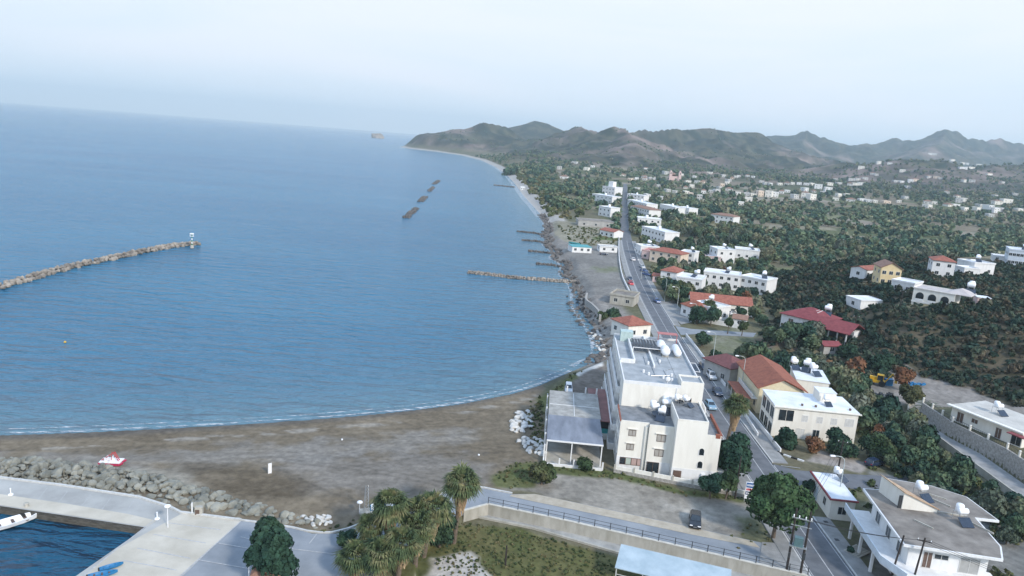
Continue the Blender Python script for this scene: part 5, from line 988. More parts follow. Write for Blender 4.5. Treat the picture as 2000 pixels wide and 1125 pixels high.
# ---- pink church with two towers
x, y, g = hit(1316, 352); r = empty('church', (x, y, g), 0, 'pink church with twin bell towers at the far edge of the village', 'church')
s = math.hypot(x, y) / F
sub(r, 'nave', PINK, (-8 * s, 0, -2, 8 * s, 14, 7)); b = MB(); roof_mesh(b, 'gable', -8 * s, 0, 8 * s, 14, 7, 3, .3, ridge='y'); b.build('roof', TILEB, r); b = MB(); b.lathe((0, 9, 7), [(4, 0), (4, 2), (3.4, 3.8), (2, 5), (.2, 5.6)], 14); b.build('dome', TILEB, r, smooth=True)
for X in (-6.5, 9.5):
    b = MB(); b.box(X - 2.2, -2, -2, X + 2.2, 2.4, 14); b.lathe((X, .2, 14), [(1.8, 0), (1.6, 1.4), (.9, 2.4), (.1, 2.8)], 10); t_ = b.build('tower', PINK, r); win(t_, X, 10.5, 1.6, 2.4, 'f', -2, detail=False)
# ---- village houses: px, py (foot), width px, height px
VG = {'white house on the plain in front of the far hills': [(1486, 384, 12, 13), (1500, 385, 14, 14), (1514, 385, 12, 11), (1555, 388, 12, 9), (1571, 387, 14, 13), (1588, 390, 14, 12), (1575, 374, 10, 8), (1598, 369, 15, 10), (1618, 375, 14, 10), (1662, 394, 18, 6), (1461, 393, 14, 8), (1447, 402, 11, 8), (1458, 382, 12, 6), (1472, 383, 12, 5), (1525, 378, 10, 6), (1538, 376, 10, 5), (1685, 393, 12, 5), (1697, 395, 10, 4), (1733, 397, 14, 4), (1424, 372, 16, 4), (1440, 380, 10, 4)],
 'small hazy white house in the row under the far slope': [(1497, 361, 9, 5), (1506, 362, 7, 5), (1524, 362, 9, 5), (1536, 361, 9, 5), (1548, 361, 8, 5), (1561, 361, 9, 5), (1574, 362, 10, 5), (1587, 362, 8, 5), (1460, 345, 8, 4), (1470, 347, 7, 3)],
 'white house stepping up the lane left of centre': [(1411, 364, 9, 6), (1419, 360, 8, 6), (1425, 355, 8, 5), (1430, 350, 8, 4), (1437, 347, 8, 4), (1442, 346, 6, 4), (1407, 369, 8, 5)],
 'white house near the pink church': [(1243, 352, 8, 6), (1258, 352, 9, 6), (1271, 350, 7, 4), (1279, 351, 6, 4), (1345, 357, 12, 4), (1360, 358, 10, 6), (1371, 358, 8, 5), (1355, 347, 7, 4), (1306, 375, 10, 6), (1316, 377, 8, 4), (1366, 391, 11, 12), (1374, 378, 10, 8), (1388, 376, 10, 5), (1402, 377, 12, 8), (1342, 378, 10, 4), (1350, 382, 8, 4)],
 'house below the headland slope on the left of the village': [(1100, 349, 18, 6), (1092, 331, 10, 7), (1121, 319, 12, 4), (1144, 333, 11, 7), (1157, 327, 8, 4), (1217, 344, 14, 4), (1229, 352, 8, 4), (1021, 371, 8, 4)],
 'white house on the village hill': [(1824, 303, 10, 4), (1816, 302, 6, 3), (1861, 315, 9, 4), (1881, 321, 7, 4), (1889, 322, 7, 4), (1882, 330, 14, 4), (1898, 330, 13, 4), (1704, 341, 8, 4), (1712, 343, 7, 4), (1664, 353, 12, 5), (1676, 353, 10, 5), (1690, 351, 10, 5), (1660, 363, 10, 6), (1672, 363, 12, 6), (1751, 356, 10, 4), (1762, 357, 8, 4), (1779, 356, 9, 6), (1815, 348, 8, 5), (1828, 349, 10, 5), (1838, 350, 8, 3), (1640, 360, 10, 4), (1634, 352, 6, 3)],
 'white house in the orchards below the village hill': [(1812, 398, 14, 6), (1826, 399, 10, 5), (1808, 404, 12, 3), (1873, 396, 12, 8), (1883, 394, 10, 7), (1856, 404, 10, 5), (1868, 404, 14, 5), (1936, 410, 12, 9), (1946, 416, 12, 10), (1957, 414, 12, 8), (1950, 400, 14, 8), (1968, 399, 18, 10), (1936, 424, 10, 6), (1996, 412, 14, 4), (1918, 404, 10, 5), (1872, 386, 8, 4), (1756, 396, 8, 4), (1710, 396, 8, 4)]}
def sow(region, n, seed):
    q = random.Random(seed); o = []
    while len(o) < n:
        x0, y0, x1, y1 = region; px, py = q.uniform(x0, x1), q.uniform(y0, y1)
        if all(abs(px - a) > 7 or abs(py - b_) > 4 for L_ in VG.values() for a, b_, *_ in L_) and all(abs(px - a) > 8 or abs(py - b_) > 4 for a, b_, *_ in o): o.append((px, py, q.uniform(6, 12), q.uniform(3, 7)))
    return o
VG['small pale house scattered among trees left of the village centre'] = sow((1235, 346, 1470, 392), 8, 1)
VG['small pale house scattered along the village centre'] = sow((1480, 356, 1690, 392), 8, 2)
VG['small pale house scattered below the village hill on the right'] = sow((1700, 352, 1995, 420), 12, 3)
VG['tiny pale house on the upper slopes of the village hill'] = sow((1660, 318, 1990, 348), 6, 4)
VG['small pale house at the foot of the central ridge'] = sow((1140, 328, 1400, 345), 4, 5)
GREYL = mat('weathered_white_render', (.42, .42, .41), col2=(.58, .58, .56), scale=.3, rough=.9)
k_ = 0
adj = ['boxy', 'low', 'wide', 'narrow', 'stepped', 'plain']
for lab, lst in VG.items():
    n_ = len(lst); grp = lab.replace('house', 'houses')
    for j, (px, py, wp, hp) in enumerate(lst):
        x, y, g = hit(px, py); dd = math.hypot(x, y); sc_ = dd / F * 1.0; wd = max(5, wp * sc_ * .85); hh = min(max(3.0, hp * sc_ * .8), 11); yaw = random.uniform(-.5, .3); k_ += 1
        c, s = math.cos(yaw), math.sin(yaw); FLw = (x - c * wd / 2, y - s * wd / 2, g - .3); FRw = (x + c * wd / 2, y + s * wd / 2)
        wl = random.choice([WHITE, GREYL, CREAM, GREYL, PEACH if j % 3 == 0 else CREAM]); rf = 'hip' if k_ % 5 == 0 else 'flat'
        r = house('village_house', lab, FLw, FRw, random.uniform(8, 12), hh, rf, wl, TILEB if rf == 'hip' else ROOFW, 2 if hh > 5 else 1, rise=1.8, detail=False, group=grp, world=True, nf=2, nl=1 if k_ % 2 else 0, par=.5)

# ------------------------------------------------------------------ vegetation
def crown(seed, rx=1.0, rz=.8, lobes=11, leaves=900, ls=.12, core=True, up=.0):
    r = np.random.default_rng(abs(seed)); c = r.normal(size=(lobes, 3)); c /= np.linalg.norm(c, axis=1)[:, None]; c *= (r.uniform(.25, .72, (lobes, 1)))
    c = c * [rx, rx, rz]; lr = r.uniform(.26, .46, lobes) * rx; c[0] = 0; lr[0] = .55 * rx
    k = r.integers(0, lobes, leaves); d = r.normal(size=(leaves, 3)); d /= np.linalg.norm(d, axis=1)[:, None]
    d[:, 2] = np.where((d[:, 2] < -.3) & (r.random(leaves) < .6), -d[:, 2], d[:, 2])
    p = c[k] + d * (lr[k] * r.uniform(.86, 1.12, leaves))[:, None]
    n = d + r.normal(size=(leaves, 3)) * .55; n /= np.linalg.norm(n, axis=1)[:, None]
    a = np.cross(n, r.normal(size=(leaves, 3))); a /= np.linalg.norm(a, axis=1)[:, None] + 1e-9; b = np.cross(n, a); s = (ls * r.uniform(.6, 1.4, leaves))[:, None]
    V = np.stack([p - a * s - b * s * .6, p + a * s - b * s * .5, p + a * s * .7 + b * s, p - a * s * .8 + b * s * .7], 1).reshape(-1, 3)
    T = np.arange(leaves * 4).reshape(-1, 4); T = np.concatenate([T[:, [0, 1, 2]], T[:, [0, 2, 3]]])
    if core:
        vs = [V]; fs = [T]
        for i in range(lobes if core is True else core): vs.append(IV1 * lr[i] * .84 + c[i]); fs.append(IF1)
        V, T = merge(vs, fs)
    return V, T
def trunk_mesh(h, r0, seed, limbs=4, spread=.5):
    q = random.Random(seed); b = MB(); top = (q.uniform(-.1, .1) * h, q.uniform(-.1, .1) * h, h * .62); b.tube((0, 0, -.5), top, r0, r0 * .62, 7)
    for i in range(limbs): a = 6.28 * i / limbs + q.random(); b.tube(top, (top[0] + math.cos(a) * h * spread * .6, top[1] + math.sin(a) * h * spread * .6, h * q.uniform(.85, 1.05)), r0 * .5, r0 * .15, 5)
    return b
def tree(name, x, y, R_, H, m, label, seed, leaves=2600, ls=.24, lobes=16, squash=.8, cat='tree', group=None, z=None, limbs=5):
    g = hgt(x, y) if z is None else z
    r = empty(name, (x, y, g), 0, label, cat, group)
    V, T = crown(seed, 1.0, squash, lobes, leaves, ls / R_); link_mesh('crown', npmesh('crown', V * R_, T), m, r, loc=(0, 0, H - R_ * squash * .95))
    trunk_mesh(max(H - R_ * .7, .8), .10 + R_ * .045, seed, limbs).build('trunk', TRUNK, r); return r
def pxm(px, py, z=2.5): x, y = at(px, py, z); return x, y
for a in [
 ((38.6, 110.6), 3.9, 7.6, FOLD, 'dense dark round tree between the cream block and the coast road', 5200, .30),
 ((39.8, 93.4), 4.9, 8.8, FOLG, 'biggest bright green tree, behind the twin transformer poles', 7000, .32),
 ((7.0, 104.5), 2.3, 3.6, FOL, 'round dark green shrub at the beach end of the patio wall', 3000, .22),
 ((-25.3, 74.8), 4.0, 7.4, FOLD, 'dark broad tree growing on the harbour road island', 5200, .30),
 ((33.5, 104.0), 2.1, 4.2, FOLD, 'dark bushy tree before the boundary wall by the tower corner', 2400, .24),
 ((36.0, 104.4), 1.9, 4.6, FOL, 'lighter open tree beside the sign board', 1100, .26),
 ((54.0, 127.3), 2.6, 3.6, FOLD, 'round bush at the near corner of the loggia house', 2800, .24),
 ((63.2, 125.6), 3.5, 4.6, FOLD, 'widest bush before the middle of the loggia house', 3600, .26),
 ((69.5, 124.5), 3.3, 5.0, FOL, 'tall bush before the right end of the loggia house', 3000, .26),
 ((58.2, 125.2), 2.0, 3.2, FOLR, 'rust tinged thin bush between the two round bushes', 700, .25),
 ((56.3, 96.8), 1.7, 5.2, FOLD, 'slim dark tree squeezed between hut and weathered roof house', 1500, .2),
 ((50.8, 108.0), 1.5, 2.6, FOLD, 'small dark bush beside the hut wall', 1000, .2),
 ((54.3, 195), 2.6, 4.4, FOLD, 'neat round tree by the grassy lot beside the pavement', 2400, .26),
 ((54.6, 181), 2.3, 3.2, FOLD, 'low round bush before the dark-roofed house', 1800, .26),
 ((59.5, 222), 3.4, 5.6, FOLD, 'spiky dark tree before the orange hip roof', 2200, .3),
 ((62.0, 252), 4.4, 6.6, FOLD, 'large round tree behind the pair of street lamps', 3200, .34),
 ((66.5, 212), 1.8, 5.2, FOL, 'slender umbrella tree in the side street garden', 1300, .24),
 ((70.5, 211), 1.8, 4.4, FOL, 'second umbrella tree in the side street garden', 1300, .24),
 ((74, 226), 2.2, 5.5, FOLD, 'round clipped tree by the red-roofed end wall', 1500, .26),
 ((90, 205), 4.2, 5.5, FOLD, 'wide tree left of the crimson-roofed house', 2600, .34),
 ((94, 192), 3.0, 4, FOLD, 'tree before the crimson-roofed house terrace', 2000, .3),
 ((98, 180), 3.6, 5, FOLD, 'dark tree on the mound under the crimson-roofed house', 2000, .3),
 ((33, 225), 3.8, 3.4, FOLD, 'long dark bush below the grey concrete building', 2400, .3),
 ((29.5, 222), 2.2, 2.6, FOL, 'pale bush by the sea wall', 1200, .28),
 ((37, 212), 1.8, 2.8, FOLD, 'bush between the red hip roof and the road', 1000, .26),
 ((-18.5, 83.2), 1.6, 2.2, FOLD, 'weedy bush where the rock bank meets the road kerb', 1100, .2),
 ((-16.4, 83.6), 1.2, 1.4, FOL, 'low weeds at the kerb below the lattice mast', 700, .18),
 ((-7.0, 86.8), 2.4, 4.4, FOLD, 'dark round bush under the tallest palm', 2200, .24),
 ((9.3, 79.2), 1.1, 1.4, FOLG, 'small weeds tuft in the lower plot', 600, .18),
 ((14.5, 110.8), 1.6, 2.4, FOL, 'scraggy bush at the right post of the patio shelter', 900, .2),
 ((33.8, 80.2), 1.7, 2.6, FOLG, 'leafy bush at the bottom edge right of the blue shed', 1200, .22),
 ((29.6, 82.0), 1.2, 1.6, FOL, 'small bush beside the blue shed corner', 700, .2),
 ((66.4, 78.8), 2.6, 4.0, FOLD, 'dark tree right of the weathered roof house', 1800, .25),
 ((92.5, 156), 3.2, 5.6, foliage('olive_foliage', [(.05, .06, .03), (.09, .09, .04), (.15, .13, .06)]), 'olive-yellow tree where the lane bends', 2400, .26),
 ((97, 168), 3.0, 6.0, FOLR, 'rusty red-brown tree at the foot of the earth bank', 1600, .26),
]:
    (x, y), R_, H_, m_, lab, lv, ls_ = a; tree('bush' if H_ < 3.7 else 'broadleaf_tree', x, y, R_, H_, m_, lab, int(x * 13 + y), lv, ls_ * .8, cat='bush' if H_ < 3.7 else 'tree')

# palms
def frond_fan(b, c, d, L_, q):
    """fan leaf: stalk from c along d, then radiating drooping blades"""
    d = Vector(d).normalized(); side = d.cross(Vector((0, 0, 1))); side = side.normalized() if side.length > .1 else Vector((1, 0, 0)); up = side.cross(d)
    e = Vector(c) + d * L_ * .45; n = 12
    for k in range(n):
        t = (k / (n - 1) - .5) * 2.7 + q.uniform(-.06, .06); v = (d * math.cos(t) + side * math.sin(t)); tip = e + v * L_ * q.uniform(.5, .78) * (1 - .12 * abs(t)) + Vector((0, 0, -L_ * .16 * (1 + q.random() * .8))) ; w_ = side * math.cos(t) * .036 * L_ - d * math.sin(t) * .036 * L_
        m_ = e + v * L_ * .34 + Vector((0, 0, L_ * .02)); b.add([e, m_ - w_, tip, m_ + w_], [(0, 1, 2, 3)])
    b.add([Vector(c) - up * .02, e - side * .02, e + side * .02], [(0, 1, 2)])
def fan_palm(x, y, H, label, seed, R_=1.9, skirt=3.2, n=84, group=None):
    R_ *= 1.14
    q = random.Random(seed); r = empty('fan_palm', (x, y, hgt(x, y)), 0, label, 'palm tree', group); lx, ly = q.uniform(.1, 1.1), q.uniform(-.5, .5)
    b = MB(); b.tube((0, 0, -.4), (lx, ly, H - R_ * .8), .34, .22, 9); b.build('trunk', TRUNK, r)
    b = MB(); c0 = (lx, ly, H - R_ * .75)
    for k in range(n):
        a = k * 2.39996 + q.uniform(-.25, .25); el = math.asin(1 - 1.40 * (k + .5) / n) + q.uniform(-.28, .28); dd = (math.cos(a) * math.cos(el), math.sin(a) * math.cos(el), math.sin(el)); frond_fan(b, c0, dd, R_ * q.uniform(.72, 1.18), q)
    b.build('fronds', PALM, r)
    b = MB()
    for k in range(int(90 * skirt)):
        a = q.random() * 6.283; t = q.random(); z0 = c0[2] - .2 - t * skirt * .75; rr = .3 + .65 * (1 - t) ; ll = q.uniform(.8, 1.5)
        x0, y0 = lx + math.cos(a) * rr * .55, ly + math.sin(a) * rr * .55; x1, y1 = lx + math.cos(a + .1) * (rr + .15), ly + math.sin(a + .1) * (rr + .15); w_ = q.uniform(.05, .13); s_ = (-math.sin(a) * w_, math.cos(a) * w_)
        b.add([(x0 - s_[0], y0 - s_[1], z0), (x0 + s_[0], y0 + s_[1], z0), (x1 + s_[0] * .6, y1 + s_[1] * .6, z0 - ll), (x1 - s_[0], y1 - s_[1], z0 - ll * 1.05)], [(0, 1, 2, 3)])
    b.build('dead_frond_skirt', THATCH, r); return r
for x, y, H_, lab, rr, sk in [(-5.2, 88.0, 10.6, 'tallest fan palm, at the upper right of the quay palm clump', 2.3, 4.2), (-13.4, 80.6, 9.4, 'fan palm with a thick bare fibrous trunk left of the tallest', 2.2, 3.8), (-8.8, 84.2, 8.6, 'fan palm leaning in the middle of the quay palm clump', 2.4, 3.6), (-9.4, 80.6, 6.6, 'palm with orange dead fronds inside the clump', 2.1, 3.0),
    (-15.8, 80.0, 6.2, 'small palm tuft at the left edge of the quay clump', 1.7, 1.5), (-13.6, 76.6, 5.4, 'low fan palm at the bottom edge of the quay clump', 2.1, 1.5), (-11.0, 77.2, 6.2, 'low leafy palm filling the clump bottom', 2.2, 2), (-16.6, 76.2, 4.6, 'leftmost low palm at the bottom edge', 2.1, 1.2), (-10.2, 82.6, 7.4, 'palm half hidden behind the fibrous trunk', 2.1, 2.6),
    (41.4, 124.0, 10.4, 'roadside fan palm with a long straw skirt beside the cream block', 2.3, 4.6), (62, 262, 6.5, 'fan palm before the peach villa', 3.0, 2.0), (64.5, 232, 6, 'palm behind the double lamp forecourt', 2.4, 2)]:
    fan_palm(x, y, H_, lab, int(x * 7 + y * 3), rr, sk)
def date_palm(x, y, H, label, seed, R_=3.0):
    q = random.Random(seed); r = empty('date_palm', (x, y, hgt(x, y)), 0, label, 'palm tree'); b = MB(); b.tube((0, 0, -.4), (0, 0, H), .5, .42, 9); b.build('trunk', TRUNK, r); b = MB()
    for k in range(46):
        a = k * 2.39996; el = 1.3 - 1.7 * (k / 46); P = []
        for t in np.linspace(0, 1, 7): rr = R_ * t; P.append(Vector((math.cos(a) * rr * math.cos(el * (1 - t * .5)), math.sin(a) * rr * math.cos(el * (1 - t * .5)), H + rr * math.sin(el) - .55 * R_ * t * t)))
        for i in range(6):
            d_ = (P[i + 1] - P[i]).normalized(); s_ = d_.cross(Vector((0, 0, 1))).normalized()
            for g_ in range(2):
                p = P[i].lerp(P[i + 1], g_ / 2)
                for sg in (-1, 1): e = p + (s_ * sg * .8 + d_ * .5) * .55 - Vector((0, 0, .12)); b.add([p - d_ * .05, e, p + d_ * .1], [(0, 1, 2)])
    b.build('fronds', FOLG, r)
date_palm(92.4, 149.5, 2.4, 'short date palm at the corner of the terrace house lane', 4)

# orchards, gully and village greenery: scattered, the 240 that show largest become trees of their own
EXC = [(o.location[0], o.location[1], o) for o in bpy.data.objects if 'W' in o]
ex = np.array([loc2w(o, o['W'] / 2, o['D'] / 2, 0)[:2] + (math.hypot(o['W'], o['D']) / 2 + .8,) for _, _, o in EXC])
def clear(X, Y, rad=2.0):
    k = np.ones(X.shape, bool)
    for cx, cy, cr_ in ex:
        k &= np.hypot(X - cx, Y - cy) > cr_ * .82 + rad * .55
        # keep the line of sight to a house open: low planting only just in front of it
    rx = np.interp(Y, [p[1] for p in RC], [p[0] for p in RC]); k &= np.abs(X - rx) > 5.0 + rad * .7
    return k
def front_of_house(X, Y):
    f = np.zeros(X.shape)
    for cx, cy, cr_ in ex:
        d = math.hypot(cx, cy); ux, uy = cx / d, cy / d; t = d - (X * ux + Y * uy); s = np.abs(X * uy - Y * ux); L_ = min(max(8, d * .09 - 16), 150)
        f = np.maximum(f, ((t > 0) & (t < L_) & (s < cr_ * .9)) * (1 - np.clip(t / L_, 0, 1) * .6))
    return f
def wedge(y0, y1, sp, seed, a0=-16, a1=44):
    r = np.random.default_rng(seed); gx = np.arange(-300, 1800, sp); gy = np.arange(y0, y1, sp); X, Y = np.meshgrid(gx, gy); X = X.ravel() + r.uniform(-.45, .45, X.size) * sp; Y = Y.ravel() + r.uniform(-.45, .45, Y.size) * sp
    A = np.degrees(np.arctan2(X, Y)); D = np.hypot(X, Y); k = (A > a0) & (A < a1) & (D > y0); X, Y = X[k], Y[k]; return X, Y, np.hypot(X, Y)
OPEN = [poly((1590, 562), (1690, 572), (1700, 600), (1600, 605)), poly((1385, 650), (1430, 640), (1500, 655), (1470, 695), (1400, 700)), poly((1245, 462), (1400, 470), (1400, 484), (1248, 476)), poly((1515, 640), (1600, 650), (1660, 690), (1640, 640), (1560, 625)), poly((1500, 523), (1560, 522), (1640, 540), (1600, 548), (1520, 535)),
        poly((1735, 728), (1820, 735), (1900, 756), (2050, 800), (2050, 900), (1780, 800)), poly((1680, 728), (1770, 728), (1790, 745), (1750, 795), (1700, 790)), [(84.5, 80), (84, 152), (96, 168), (200, 170), (200, 80)], [(50, 75), (72, 75), (72, 104), (50, 104)], [(50, 98), (57, 98), (57, 112), (50, 112)], [(50, 126), (71, 126), (71, 166), (50, 166)], [(48, 105), (68, 105), (68, 124), (48, 124)], poly((1060, 440), (1205, 445), (1240, 585), (1120, 600), (1080, 500)), [(50, 166), (60, 166), (60, 204), (50, 204)], [(50, 205), (104, 205), (104, 219), (50, 219)]]
cand = []
for (y0, y1, sp, r0, r1, sd, dens) in [(98, 180, 3.6, 1.5, 3.2, 1, .95), (180, 420, 5.4, 1.7, 3.5, 2, .80), (420, 900, 6.6, 2.2, 4.2, 3, .78), (900, 2100, 10.5, 2.2, 5.0, 4, .66)]:
    X, Y, D = wedge(y0, y1, sp, sd); dl_ = sdist(X, Y, LAND); r = np.random.default_rng(50 + sd)
    rx = np.interp(Y, [p[1] for p in RC], [p[0] for p in RC]); Rr = r.uniform(r0, r1, X.size) * (.75 + .5 * vnoise(X / 30, Y / 30, 7))
    k = clear(X, Y, 2.4) & (dl_ > 9 + ss((Y - 500) / 300) * 8) & ((X > rx) | (Y > 590)) & (r.random(X.size) < (dens if sd == 1 else dens * np.where((Y < 520) | ((Y < 800) & (sdl(X, Y, poly((1300, 470), (1300, 440), (1420, 440), (1700, 480), (1700, 520))) > 0)), 1.05, np.choose((parcel(X, Y, 7) * 4.999).astype(int), [.08, .30, .78, 1.05, .50]))))
    if sd <= 2: k &= ~(sdist(X, Y, HILLF) > 4)
    for P in OPEN: k &= ~(sdl(X, Y, P) > -1)
    fh = front_of_house(X, Y); k &= (r.random(X.size) > fh * .8); Rr = Rr * (1 - .6 * fh)
    if sd == 1: k &= X > 64
    X, Y, Rr = X[k], Y[k], Rr[k]; Z = hgt(X, Y, True); k = (Z < 30) | ((Z < 110) & (X / Y > .43) & (r.random(X.size) < .75)); cand.append(np.stack([X[k], Y[k], Z[k], Rr[k]], 1))
# avenue of trees and the grove on the point
X, Y, D = wedge(1150, 1560, 8, 9, -6, 12); k = (sdist(X, Y, poly((985, 340), (1000, 335), (1075, 335), (1080, 342), (1040, 348), (990, 345), z=3)) > 0); cand.append(np.stack([X[k], Y[k], hgt(X[k], Y[k], True), np.full(k.sum(), 7.5)], 1))
av = np.array([(np.interp(y, [p[1] for p in RC], [p[0] for p in RC]) + s * random.uniform(5.4, 7.5), y) for y in range(455, 900, 6) for s in (-1, 1)]); cand.append(np.stack([av[:, 0], av[:, 1], hgt(av[:, 0], av[:, 1], True), np.full(len(av), 3.4)], 1))
CA = np.concatenate(cand); CA = CA[np.argsort(-CA[:, 3] / np.hypot(CA[:, 0], CA[:, 1]))]
# which of them the camera sees
V_ = CA[:, :3] - [0, 0, CZ]; dep = V_ @ np.array(FW); U_ = 1000 + F * (V_ @ np.array(XI)) / dep; W_ = 562.5 - F * (V_ @ np.array(YI)) / dep; vis = (U_ > -20) & (U_ < 2020) & (W_ < 1140) & (W_ > 0)
idx = np.nonzero(vis)[0][:235]; rest = np.setdiff1d(np.arange(len(CA)), idx)
PR = []
for i, m_ in enumerate([FOLO, FOLO, FOLV, FOLO, FOLO, FOLR]):
    V, T = crown(700 + i, 1, .85, 13, 800 if i != 5 else 420, .125); me = npmesh('crown', V, T); me.materials.append(m_); tb = trunk_mesh(1.3, .07, i).build('trunk', TRUNK); tm = tb.data; bpy.data.objects.remove(tb); PR.append((me, tm))
for j, i in enumerate(idx):
    x, y, z, Rr = CA[i]; q = 5 if random.random() < .025 else random.randrange(5); me, tm = PR[q]
    if y < 165 and 62 < x < 90: lab, grp = 'dark tree in the overgrown gully below the lane', 'trees in the overgrown gully'
    elif y < 260: lab, grp = 'dark tree around the gardens at the foot of the scrub hill', 'trees around the near gardens'
    else:
        nb = min(zip(HS, VL), key=lambda t: math.hypot(t[0].location[0] - x, t[0].location[1] - y))[1][0]; nb = ' '.join(nb.split()[:7]); nb = nb.rsplit(' ', 1)[0] if nb.split()[-1] in ('the', 'a', 'of', 'with', 'near', 'before', 'beside', 'in', 'and', 'by', 'behind', 'below', 'on') else nb
        lab, grp = 'mixed green tree growing nearest the ' + nb, 'green trees nearest the ' + nb
    if q == 5: lab, grp = lab.replace('dark', 'rusty brown').replace('mixed green', 'rusty brown'), grp + ', rusty'
    r = empty('orchard_tree', (x, y, z), random.random() * 6.28, lab, 'tree', grp); r.scale = (Rr, Rr, Rr * random.uniform(.85, 1.2)); link_mesh('crown', me, None, r, loc=(0, 0, .95)); link_mesh('trunk', tm, None, r)
TINT = []
def tinted(me):
    a = me.attributes.new('tint', 'FLOAT', 'POINT'); v = np.concatenate(TINT).astype(np.float32); assert len(v) == len(me.vertices); a.data.foreach_set('value', v); TINT.clear(); return me
def batch(name, A, tmpl, m, label, cat, zoff=.75, kind='stuff', seed=1):
    r = np.random.default_rng(seed); vs = []; fs = []; o = 0; tn = []
    for x, y, z, s in A:
        V, T = tmpl[int(r.integers(len(tmpl)))]; a = r.random() * 6.28; c, s2 = math.cos(a), math.sin(a); sz = s * r.uniform(.75, 1.15)
        W = np.empty_like(V); W[:, 0] = (V[:, 0] * c - V[:, 1] * s2) * s + x; W[:, 1] = (V[:, 0] * s2 + V[:, 1] * c) * s + y; W[:, 2] = (V[:, 2] + zoff) * sz + z; vs.append(W); fs.append(T + o); o += len(V); tn.append(np.full(len(V), r.random()))
    TINT.append(np.concatenate(tn)); return np.concatenate(vs), np.concatenate(fs)
RS = CA[rest]; dr = np.hypot(RS[:, 0], RS[:, 1])
t2 = [crown(800 + i, 1, .85, 9, 150, .20, core=5) for i in range(6)]; t3 = [crown(850 + i, 1, .8, 6, 34, .34, core=2) for i in range(6)]
Va, Ta = batch('', RS[dr < 520], t2, None, '', ''); Vb, Tb = batch('', RS[dr >= 520], t3, None, '', ''); V, T = merge([Va, Vb], [Ta, Tb])
tag(link_mesh('orchard_trees', tinted(npmesh('orchard_trees', V, T)), FOLF), 'mass of orchard and garden trees covering the coastal plain', 'trees', kind='stuff')
# scrub on the near hill, the mound and rough ground
X, Y, D = wedge(150, 330, 1.7, 33, 10, 48); hl = sdist(X, Y, HILLF); r = np.random.default_rng(8); k = (hl > 1.5) & clear(X, Y, .5) & (r.random(X.size) < .80 + .6 * (fbm(X / 14, Y / 14, 5, 3) - .4)); mo = sdist(X, Y, MOUND) > 2; k |= mo & (r.random(X.size) < .4) & clear(X, Y, .5)
k &= ~(sdist(X, Y, BANK) > 0)
SX2, SY2 = X[k], Y[k]; A1 = np.stack([SX2, SY2, hgt(SX2, SY2, True), np.clip(r.lognormal(-.05, .42, k.sum()), .4, 2.6)], 1)
t4 = [crown(900 + i, 1, .75, 6, 46, .26, core=2) for i in range(8)]
V, T = batch('', A1, t4, None, '', '', zoff=.45); tag(link_mesh('hillside_scrub', tinted(npmesh('hillside_scrub', V, T)), FOLB), 'dense low scrub bushes covering the near hillside', 'scrub', kind='stuff')
X, Y, D = wedge(1500, 3300, 21, 61, -14, 44); Z = hgt(X, Y, True); r = np.random.default_rng(62); k = (Z > 26) & (r.random(X.size) < .7 * ss((fbm(X / 90, Y / 90, 63, 4) - .42) / .25)) & (sdist(X, Y, LAND) > 30); A3 = np.stack([X[k], Y[k], Z[k], r.uniform(1.5, 4.2, k.sum())], 1)
V, T = batch('', A3, t3, None, '', '', zoff=.25); tag(link_mesh('hill_scrub', tinted(npmesh('hill_scrub', V, T)), FOLF), 'dark scrub and small trees dotted over the far hills', 'scrub', kind='stuff')
# weeds: grassy tufts by walls, in the plot and along the beach slope
WP = [(poly((1058, 905), (1200, 920), (1330, 958), (1470, 972), (1470, 980), (1330, 968), (1200, 935), (1060, 922)), .9, .32), ([(-9, 94), (3, 92.6), (16, 88), (17, 80), (-6, 78)], .55, .24), (poly((1035, 765), (1062, 762), (1062, 890), (1040, 850), (1030, 800)), 1.1, .55), (poly((960, 930), (1000, 905), (1060, 900), (1065, 935), (1000, 955)),   .7, .28), (poly((1050, 758), (1110, 731), (1150, 718), (1080, 765)), 1.3, .4), (poly((1085, 440), (1205, 450), (1205, 478), (1120, 478)), 3.4, .9), (poly((1690, 880), (1760, 900), (1990, 1000), (2010, 1040), (1900, 975), (1700, 925)), 1.8, .8), ([(57, 84), (58, 108), (54, 111), (72, 116), (75, 100), (69.5, 84)], 2.2, .9), (poly((1440, 1010), (1480, 1010), (1530, 1085), (1420, 1070)), 1.6, .3), (poly((1000, 335), (1060, 345), (1150, 420), (1120, 430), (1080, 425), (1030, 370)), 9, 3.2), ([(74, 98), (85, 98), (85, 150), (80, 160), (70, 150)], 1.7, 1.1), (poly((600, 1040), (660, 1042), (750, 1006), (800, 970), (740, 985), (680, 1020)), .9, .3)]
A2 = []
for P, ds, sz in WP:
    for x, y in scatter_px(P, 100000, 12, ds=ds) if False else []: pass
    xs = [p[0] for p in P]; ys = [p[1] for p in P]; X, Y = np.meshgrid(np.arange(min(xs), max(xs), ds), np.arange(min(ys), max(ys), ds)); X = X.ravel() + rng.uniform(-.5, .5, X.size) * ds; Y = Y.ravel() + rng.uniform(-.5, .5, Y.size) * ds; k = (sdist(X, Y, P) > 0) & (rng.random(X.size) < .7); k &= ~(sdl(X, Y, H2P) > -2) & ~(sdl(X, Y, [(50, 99.5), (55, 99.5), (55, 110), (50, 110)]) > -.5)
    X, Y = X[k], Y[k]; A2.append(np.stack([X, Y, hgt(X, Y, True), rng.uniform(.5, 1.3, X.size) * sz], 1))
V, T = batch('', np.concatenate(A2), t4, None, '', '', zoff=.3); tag(link_mesh('weeds', tinted(npmesh('weeds', V, T)), FOLW), 'rough weeds and low bushes along walls, slopes and plots', 'weeds', kind='stuff')

